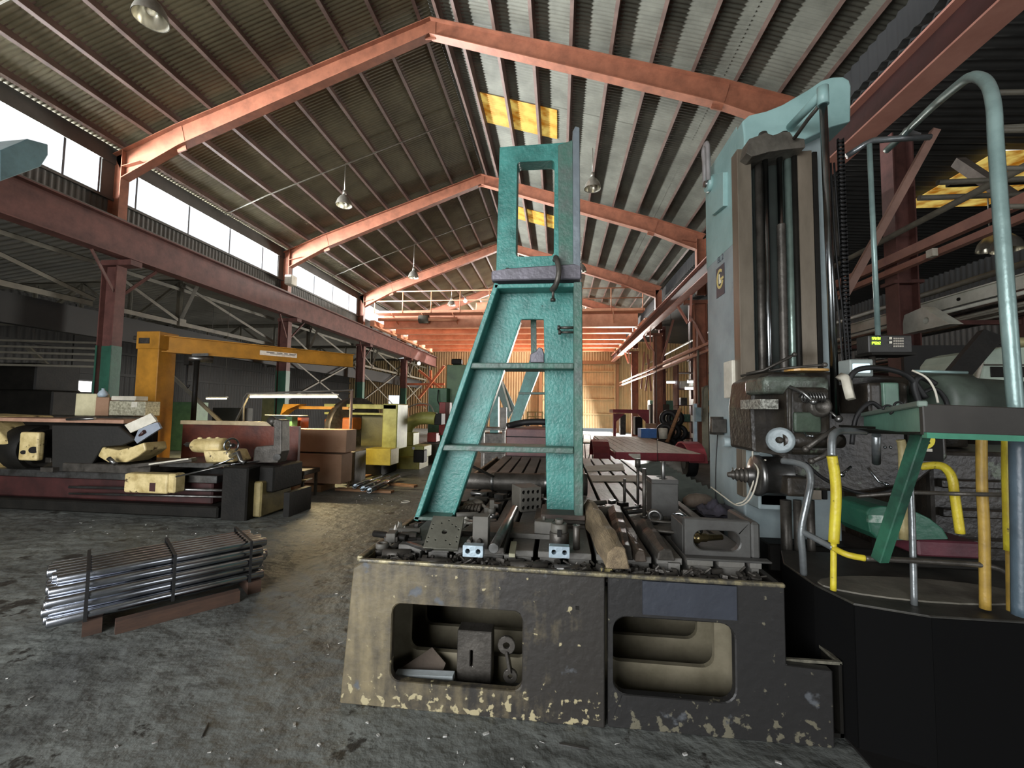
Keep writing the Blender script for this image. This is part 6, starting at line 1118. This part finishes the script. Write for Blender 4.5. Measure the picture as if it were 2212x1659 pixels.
# ================================================================== RIGHT AISLE AND FAR RIGHT
for k in range(0, 4):
    y = Y1+NB*k; c = thing('aisle_column', f'dull red steel column of the right aisle, {place_word(k)}', 'column', (6.3, y, 0), 'columns of the right aisle')
    MB().ibeam((6.3, y, 0), (6.3, y, 6.85), .36, .3, (1, 0, 0), .02, .025).build('shaft', M_redd, c); MB().box(6.0, 6.6, y-.2, y+.2, 0, .03).build('base_plate', M_redd, c)
    MB().box(6.05, 6.55, y-.17, y+.17, 4.0, 4.06).build('bracket_plate', M_redd, c)
M_pink = mat('pinkish_steel', 'a0705f', '7f564a', 2, .35, .7, .5)
g = thing('aisle_crane_rail', 'pair of pinkish steel rails running along the right aisle columns', 'rail', (6.0, 10, 4.2)); MB().bar((6.0, -2, 4.42), (6.0, 30, 4.42), .1, .16).build('upper_rail', M_pink, g); MB().bar((6.0, -2, 4.2), (6.0, 30, 4.2), .1, .1).build('lower_rail', M_pink, g)
one('aisle_pipe', MB().cyl((6.0, -2, 4.85), (6.0, 30, 4.85), .05), M_lattice, 'long grey pipe running above the pinkish rails of the right aisle', 'pipe')
one('aisle_pipe', MB().cyl((9.5, -2, 4.75), (9.5, 30, 4.75), .07), M_lattice, 'long grey pipe under the yellow skylight of the right aisle', 'pipe')
one('rail_clip_box', MB().cbox(aX(2013, 547, 5.9), .08, .12, .12), M_white, 'small pale blue grey box clipped on the pinkish rails', 'box')
for i, (z, x) in enumerate(((3.95, 10.5), (6.3, 11.5), (6.0, 11.4))): one('conduit_pipe', MB().cyl((5.5, 7.+i*1.5, z+1), (12.9, 7.+i*1.5, z+1), .04) if z < 5 else MB().cyl((6.6, 6.+i, z-.3), (12.9, 6.+i, z-.3), .045), M_lattice, f'thin pale pipe crossing the right aisle ceiling, {ORD[i]} of three', 'pipe', 'cross pipes of the right aisle')
for i in range(4): y = 5.2; one('ladder_rung_bar', MB().cyl(aX(2150, 200+i*82, 5.2), aX(2150, 200+i*82, 5.2)+Vector((3.0, .2, .0)), .03), M_lattice, f'pale horizontal bar at the right edge beyond the arched tube, {ORD[i]} from the top', 'bar', 'horizontal bars at the right edge')
a, b = aX(2070, 350, 7.5), aX(2190, 430, 7.5); one('ceiling_brace', MB().bar(a, b, .16, .16), mat('brownish_beam', '7a6f64', '5c534a', 3, .35, .7, .6), 'brown grey beam stub hanging right of the skylight', 'beam')
c = aX(2140, 541, 9.0); bell(c.x, c.y, c.z, 'flat pale lamp in the right aisle below the skylight', 1.2)
c = aX(2175, 541, 8.2); bell(c.x, c.y, c.z, 'second pale lamp in the right aisle at the right edge', 1.2)
# rack with long stock
rk = thing('stock_rack', 'steel cantilever rack holding long bars in the right aisle', 'rack', (7.3, 9, 0))
for i, y in enumerate((5.5, 8.5, 11.5, 14.5)):
    MB().bar((8.3, y, 0), (8.3, y, 4.1), .14, .14).build('upright', M_redd, rk)
    for z in (1.9, 2.6, 3.3): MB().bar((8.3, y, z), (6.5, y, z), .08, .08).build('arm', M_redd, rk)
rs = random.Random(21); cols = [(M_lattice, 'grey'), (M_white, 'pale'), (M_pink, 'pinkish'), (M_steel, 'steel'), (M_iron, 'dark brown'), (mat('pale_channel', 'c8c8bb', 'a2a294', 3, .35, .7, .5), 'off-white')]
lev = ['lowest', 'middle', 'top']
for j, z in enumerate((1.945, 2.645, 3.345)):
    for i in range(9):
        m, cn = cols[(i*5+j*2+rs.randint(0, 1)) % 6]; x = 6.6+i*.18; y0 = 3.5+rs.uniform(0, 2.5); y1 = 14.8+rs.uniform(0, 2.5); s = rs.choice((.05, .06, .08, .1))
        mb = MB().bar((x, y0, z+s/2+.004), (x, y1, z+s/2+.004), s, s) if i % 3 else MB().cyl((x, y0, z+s/2+.004), (x, y1, z+s/2+.004), s/2)
        one('stock_bar', mb, m, f'{cn} long bar on the {lev[j]} arms of the right rack, {ORD[i]} from aisle', 'stock bar', 'long bars on the right rack')
k = thing('channel_beam', 'off-white perforated channel beam lying on top of the rack bars', 'beam', (6.9, 8, 3.5)); MB().bar((6.7, 4.4, 3.56), (6.7, 10.5, 3.56), .05, .2).build('web', cols[5][0], k); MB().bar((6.7, 4.4, 3.66), (6.7, 10.5, 3.66), .14, .02).build('flange', cols[5][0], k)
for i in range(4): MB().cyl((6.66, 5+i*1.4, 3.56), (6.672, 5+i*1.4, 3.56), .03).build('hole', M_dark, k)
k = thing('winch_bracket', 'pale cast bracket with a round eye hanging in front of the rack bars', 'bracket', aX(2025, 700, 6.5)); c = world_loc(k); MB().prism([(c.y-.5, c.z-.1), (c.y+.5, c.z-.1), (c.y+.4, c.z+.25), (c.y, c.z+.3)], .2, YZ(6.28), [circ(c.y-.05, c.z+.05, .06)]).build('plate', cols[5][0], k, .01)
one('dark_boom', MB().bar(aY(2140, 722, 4.3), aY(1990, 900, 4.5), .15, .15), M_dark, 'black diagonal boom behind the drive motor of the boring mill', 'boom')
one('dark_hood_sheet', MB().box(4.9, 9, 6.6, 6.65, 1.2, 2.6), M_aisle, 'dark sheet screen in the right aisle behind the mill motor', 'screen')
# pale machine at the right edge
k = thing('pale_green_machine', 'pale green rounded machine hood with a dark opening at the right edge', 'machine', aY(2170, 900, 4.6)); Yp = 4.85
q = [aY(x, y, Yp) for x, y in ((2118, 830), (2126, 775), (2140, 757), (2170, 748), (2290, 740), (2330, 900), (2118, 900))]; MB().prism([(p_.x, p_.z) for p_ in q], .8, XZ(Yp)).build('hood', mat('pale_green_hood', 'a9b8a8', '8d9b8c', 3, .35, .7, .4), k, .03, 3)
ppx('dark_opening', 2140, 2240, 792, 815, Yp-.01, .01, M_dark, k, .004); ppx('belt_line', 2126, 2300, 786, 790, Yp-.02, .015, M_grey, k); MB().cyl(aY(2124, 770, Yp-.1), aY(2108, 830, Yp-.1), .015).build('antenna_rod', M_white, k); MB().box(aY(2118, 900, Yp).x, aY(2330, 900, Yp).x, Yp, Yp+.8, 0, aY(2118, 900, Yp).z).build('lower_body', M_dark, k)
c = aY(2203, 740, 4.2); one('brass_float', MB().sphere(c, .06, 12, (1.4, 1, .8)), mat('pale_brass2', 'b5ad82', None, metal=.5, rough=.4, bump=0), 'small pale brass round fitting above the pale green hood', 'fitting')
# ---- trailer
tr = thing('flatbed_trailer', 'red flatbed trailer with a weathered plank deck and licence plate', 'trailer', (2.9, 13.5, 0))
zt = .72; f0, f1 = aZ(1335, 978, zt), aZ(1508, 978, zt); b0, b1 = aZ(1328, 943, zt), aZ(1452, 943, zt)
yF = (f0.y+f1.y)/2; xl, xr = f0.x, f1.x; yB = 15.4
n_ = 9
for i in range(n_):
    a = xl+(xr-xl)*i/n_; b = xl+(xr-xl)*(i+1)/n_-.012; MB().box(a, b, yF+.02, yB, zt-.045, zt).build('deck_plank', mat('grey_plank', 'd2cabd', 'b0a698', 4, .35, .7, .8, bump=.05, stretch=(3, .6, 1)), tr)
M_tred = mat('trailer_red', '8c3038', '6a2129', 3, .35, .7, .5)
MB().box(xl-.03, xr+.05, yF-.04, yF+.02, zt-.17, zt-.005).build('rear_sill', M_tred, tr, .01); MB().box(xl-.03, xl, yF, yB, zt-.16, zt-.05).box(xr, xr+.03, yF, yB, zt-.16, zt-.05).build('side_rail', M_tred, tr)
for s, x in ((-1, xl-.42), (1, xr+.02)):
    fd = MB(); prof = [(math.cos(t)*.72, math.sin(t)*.45) for t in [PI*i/8 for i in range(9)]]
    fd.prism([(yF+1.6+u, .42+v) for u, v in prof]+[(yF+1.6+u*.92, .42+v*.92) for u, v in prof[::-1]], .4, YZ(x)); fd.build('fender', M_tred if s < 0 else mat('pink_red_fender', 'b5545c', '92404a', 3, .35, .7, .5), tr)
    wh_ = MB().cyl((x+.08, yF+1.6, .36), (x+.32, yF+1.6, .36), .35, n=26).build('wheel', M_black, tr, .02); MB().cyl((x+.06, yF+1.6, .36), (x+.34, yF+1.6, .36), .17).build('hub', M_grey, wh_)
pp = aY(1358, 985, yF-.05); pl_ = MB().prism([(aY(x, y, yF-.05).x, aY(x, y, yF-.05).z) for x, y in ((1358, 980), (1383, 980), (1384, 991), (1370, 991), (1358, 983))], .006, XZ(yF-.053)).build('licence_plate', M_white, tr)
one('hanging_line', MB().cyl(aY(1417, 725, 9.4), aY(1420, 1000, 9.4), .006), M_grey, 'thin vertical line hanging in front of the trailer', 'cable')
# things on and behind the trailer
pz = zt+.001
a = aZ(1382, 941, zt); one('blue_crate', MB().box(aY(1381, 0, 14.6).x, aY(1413, 0, 14.6).x, 14.6, 15.2, pz, aY(1395, 926, 14.6).z), mat('bright_blue', '3f73b8', '34619c', 4, .35, .7, .5), 'bright blue box standing at the far end of the trailer deck', 'box', None, .01)
one('white_bucket', MB().lathe((aY(1426, 0, 14.5).x, 14.5, pz), (0, 0, 1), [(0, 0), (0, .13), (.33, .15), (.35, .1), (.35, 0)], 16), M_white, 'white plastic bucket on the trailer deck right of the blue box', 'bucket')
one('brown_carton', MB().box(aY(1393, 0, 15.8).x, aY(1412, 0, 15.8).x, 15.8, 16.1, 0, aY(1400, 915, 15.8).z), M_card, 'brown carton standing behind the blue box', 'box', None, .01)
k = thing('red_welding_frame', 'red steel portal frame bench behind the trailer', 'bench', aZ(1362, 960, 0)); Yr = 17.5
ppx('top_beam', 1324, 1402, 884, 893, Yr, 1.2, M_tred, k, .01)
for xa, xb in ((1325, 1331), (1396, 1402)):
    a, b = aY(xa, 893, Yr), aY(xb, 893, Yr); MB().box(a.x, b.x, Yr, Yr+.15, 0, a.z).build('leg', M_tred, k)
for s, x in ((1, 1331), (-1, 1396)): a = aY(x, 893, Yr); MB().prism([(a.x, a.z), (a.x+.35*s, a.z), (a.x, a.z-.35)], .05, XZ(Yr+.05)).build('gusset', M_tred, k)
pxbox('bench_vise_machine', 1340, 1352, 895, 940, 17.8, .4, M_iron, 'dark tool post standing under the red portal bench', 'machine'); pxbox('grey_drum', 1372, 1388, 900, 940, 18.2, .5, M_dark, 'dark drum under the right half of the red portal bench', 'drum')
k = thing('bar_stool', 'thin dark metal stool silhouetted against the bright far floor', 'stool', aZ(1262, 995)); 
for x, x2 in ((1258, 1250), (1277, 1281), (1263, 1265), (1279, 1270)): MB().cyl(aY(x, 958, 13.6), aZ(x2, 998), .015).build('leg', M_iron, k)
ppx('seat', 1256, 1279, 956, 959, 13.5, .4, M_iron, k, .004); MB().tube([aY(1259, 956, 13.5), aY(1261, 938, 13.5), aY(1275, 940, 13.5), aY(1277, 956, 13.5)], .012, 6).build('backrest', M_iron, k)
# tyre pile
k0 = None
for i, (x, z, y) in enumerate(((1432, .25, 16.2), (1446, .25, 16.6), (1461, .25, 16.9), (1436, .8, 16.4), (1452, .8, 16.8), (1466, .75, 17.2), (1444, 1.3, 16.7), (1458, 1.3, 17.0))):
    c = aY(x, 900, y); c.z = z+.05; one('tyre', MB().torus(c, (.4, 1, .1*(i % 3-1)), .24, .1, 20, 8), M_black, 'black rubber tyre in the dark heap right of the trailer', 'tyre', 'tyre heap behind the trailer')
one('leaning_plank', MB().bar(aY(1441, 955, 15.6), aY(1469, 883, 16.2), .12, .05), M_wood, 'long wooden plank leaning against the tyre heap', 'plank')
# electrical things along the right column line
k = thing('electrical_column', 'pale blue electrical cabinet with conduits beside the mill column', 'cabinet', aZ(1507, 985)); 
ppx('tall_panel', 1499, 1507, 872, 982, 13.6, .15, mat('pale_blue_panel', 'b5cbd6', '9cb4bf', 4, .35, .7, .5), k, .005); ppx('switch_box', 1502, 1516, 880, 911, 13.5, .2, mat('grey_switch', '8da0a4', '73868a', 4, .35, .7, .5), k, .01)
MB().tube([aY(1508, 757, 13.6), aY(1508, 830, 13.6), aY(1510, 872, 13.6)], .03, 8).tube(bez([aY(1516, 900, 13.5), aY(1518, 850, 13.5), aY(1522, 836, 13.5), aY(1533, 834, 13.5)], 4), .025, 8).build('conduit', M_lattice, k)
pxbox('beige_door_panel', 1516, 1532, 836, 996, 13.9, .05, mat('beige_panel', '9b9680', '7d7966', 3, .35, .7, .6), 'tall beige sheet panel standing right of the pale blue cabinet', 'panel')
g = thing('wall_rail', 'double pinkish rail running low along the right column line', 'rail', (4.0, 20, 3.3)); MB().bar((4.35, 9.5, 3.62), (4.35, 31, 3.62), .06, .08).build('upper_rail', M_pink, g); MB().bar((4.35, 9.5, 3.42), (4.35, 31, 3.42), .06, .08).build('lower_rail', M_pink, g)
for i, y in enumerate((14.2, 20.4, 26.5)):
    one('conduit_drop', MB().tube([(4.2, y, 4.75), (4.45, y, 4.4), (4.45, y, .0)], .03, 8), mat('pinkish_conduit', 'b08a7c', '8f6e62', 3, .35, .7, .5), f'pinkish vertical conduit bent below the right crane girder, {ORD[i]} from the viewer', 'conduit', 'conduit drops on the right columns')
for i, (x0, y0, x1, y1, Y) in enumerate(((1431, 770, 1420, 850, 22), (1455, 690, 1430, 780, 18), (1398, 765, 1406, 845, 24), (1392, 760, 1385, 840, 24.5), (1500, 700, 1530, 760, 13.5), (1403, 775, 1395, 845, 23))):
    one('diagonal_brace', MB().angle(aY(x0, y0, Y), aY(x1, y1, Y), .09), M_pink, f'thin diagonal steel brace between the right columns, {ORD[i]} of six', 'brace', 'diagonal braces at the right columns')
# clutter lamps and shelves beyond the right columns
for i, (x, y, Y) in enumerate(((1450, 826, 19), (1495, 825, 15.5), (1490, 839, 15.4))): 
    a, b = aY(x-10, y, Y), aY(x+10, y, Y); k = thing('tube_lamp', f'cold white tube lamp in the right aisle, {ORD[i]} of three', 'lamp', (a+b)/2, 'tube lamps of the right aisle'); MB().cyl(a, b, .04).build('tube', mat('cold_tube', 'ffffff', None, bump=0, emit='eef6ff', es=5), k); MB().bar(a+Vector((0, 0, .06)), b+Vector((0, 0, .06)), .14, .04).build('housing', M_white, k); MB().cyl(a.lerp(b, .5)+Vector((0, 0, .08)), Vector((a.lerp(b, .5).x, Y, 6.3)), .008, n=6).build('hanger_rod', M_grey, k)
rs = random.Random(9)
shn = [('green parts bin', mat('bin_green', '5f8a7a', '4b7062', 4, .35, .7, .5)), ('white parts bin', M_white), ('brown parts carton', M_card), ('dark parts bin', M_iron)]
sh = thing('parts_shelf', 'open steel shelf stacked with bins beyond the right columns', 'shelf', (6.0, 19, 0))
for z in (.5, 1.2, 1.9, 2.6, 3.3): MB().box(5.0, 8.4, 18.6, 19.3, z-.03, z).build('shelf_board', M_redd, sh)
for x in (5.0, 6.7, 8.34): MB().box(x, x+.06, 18.6, 19.3, 0, 3.6).build('upright', M_redd, sh)
for j, z in enumerate((.5, 1.2, 1.9, 2.6)):
    for i in range(6):
        nm, m = shn[rs.randint(0, 3)]; x = 5.15+i*.54; w, h = rs.uniform(.25, .42), rs.uniform(.2, .5); one('parts_bin', MB().box(x, x+w, 18.65, 19.1, z+.001, z+h), m, f'{nm} on the {ORD[j]} shelf up, {ORD[i]} from the left', 'bin', 'bins on the parts shelf', .01)
for i, (x, Y, w, h, m, lab) in enumerate(((4.9, 23.5, 1.0, 2.0, M_wallc, 'dark grey'), (5.2, 15.9, .8, 1.6, M_iron, 'dark brown'), (5.6, 27, 1.4, 2.3, mat('bin_green', '5f8a7a'), 'grey green'))): one('machine_cabinet', MB().box(x, x+w, Y, Y+.6, 0, h), m, lab+' machine cabinet beyond the right columns', 'cabinet', None, .02)
# ================================================================== FLOOR DEBRIS
rs = random.Random(2); mb = MB()
for i in range(900):
    r = rs.random(); x = rs.uniform(-6.5, 1.2); y = rs.uniform(.9, 7.5)
    if (-1.25 < x < 1.5 and y > 2.2) or (x < -3.9 and y > 5.3) or (y > 2.3 and x < -1.9 and y < 4.6): continue
    s = rs.uniform(.003, .0115); 
    if i % 5: mb.cbox((x, y, s*.4), s*rs.uniform(1, 3), s, s*.6, rs.uniform(0, 3))
    else: mb.cyl((x, y, .003), (x+rs.uniform(-.04, .04), y+rs.uniform(-.04, .04), .004), .0018, n=5)
tag(mb.build('floor_swarf', mat('bright_chips', 'cfcfca', '7a7872', 40, .4, .6, .4, .2, bump=0)), 'scattered small metal chips and shavings on the dirty concrete floor', 'swarf', kind='stuff')
a, b = aZ(436, 1592, .004), aZ(450, 1562, .004); one('welding_rod', MB().cyl(a, b, .004), M_steel, 'short thin rod lying on the floor in the left foreground', 'rod')
a, b = aZ(1208, 1606, .005), aZ(1270, 1618, .005); one('metal_strip', MB().bar(a, b, .012, .006), M_steel, 'thin metal strip lying on the floor in front of the machine table', 'strip')
# ================================================================== LIGHT
sc = bpy.context.scene
W = bpy.data.worlds.new('world'); sc.world = W; W.use_nodes = True
bg = W.node_tree.nodes['Background']; bg.inputs[0].default_value = (.86, .93, 1, 1); bg.inputs[1].default_value = WORLD_S
def area(name, loc, size, power, aim, col=(1, 1, 1), spread=PI):
    l = bpy.data.lights.new(name, 'AREA'); l.shape = 'RECTANGLE'; l.size, l.size_y = size; l.energy = power; l.color = col; l.spread = spread
    o = bpy.data.objects.new(name, l); C.objects.link(o); o.location = loc
    d = Vector(aim).normalized(); o.rotation_euler = d.to_track_quat('-Z', 'Y').to_euler(); return o
for k in range(-1, 4):
    y = Y1+NB*k-NB/2
    area('window_daylight', (XW-2.0, y, 6.14), (.75, NB-.2), PW_WIN, (1, 0, .42), (.9, .95, 1)).rotation_euler = Matrix.Rotation(0, 3, 'X').to_euler()
for o in [o for o in C.objects if o.name.startswith('window_daylight')]:
    d = Vector((.85, 0, .5)).normalized(); z = -d; yv = Vector((0, 1, 0)); xv = yv.cross(z).normalized()
    o.rotation_euler = Matrix((xv, yv, z)).transposed().to_euler()
area('open_door_daylight', ((DOORX[0]+DOORX[1])/2, YBACK-.4, DOORZ/2), (DOORX[1]-DOORX[0], DOORZ), PW_DOOR, (0.12, 1, -.38), (.97, .98, 1))
area('far_door_daylight', (1.5, YEND+.5, .16), (5, .25), 120, (0, -1, .12), (1, .95, .85))
area('aisle_rear_fill', (8.5, YBACK-.4, 1.8), (5, 3.4), PW_AIS, (-.1, 1, -.05), (.97, .98, 1))  # added lamp at the added rear opening, brightens girder and rack
area('gable_daylight', (-2.5, YEND-.25, 8.3), (8.5, 1.1), PW_GAB, (-.05, -1, -.5), (1, .98, .94))
area('far_right_fill', (4.95, 29.5, 2.2), (3.6, 4.2), PW_SIDE, (-1, -.7, -.35), (1, .97, .9))  # added area lamp brightening the far floor; no side door is built
sc.view_settings.view_transform = 'Standard'; sc.view_settings.look = 'None'; sc.view_settings.gamma = 1; sc.view_settings.exposure = EXPO
sc.view_settings.use_curve_mapping = False
for o in list(C.objects):
    if o.name.startswith('_'): bpy.data.objects.remove(o)
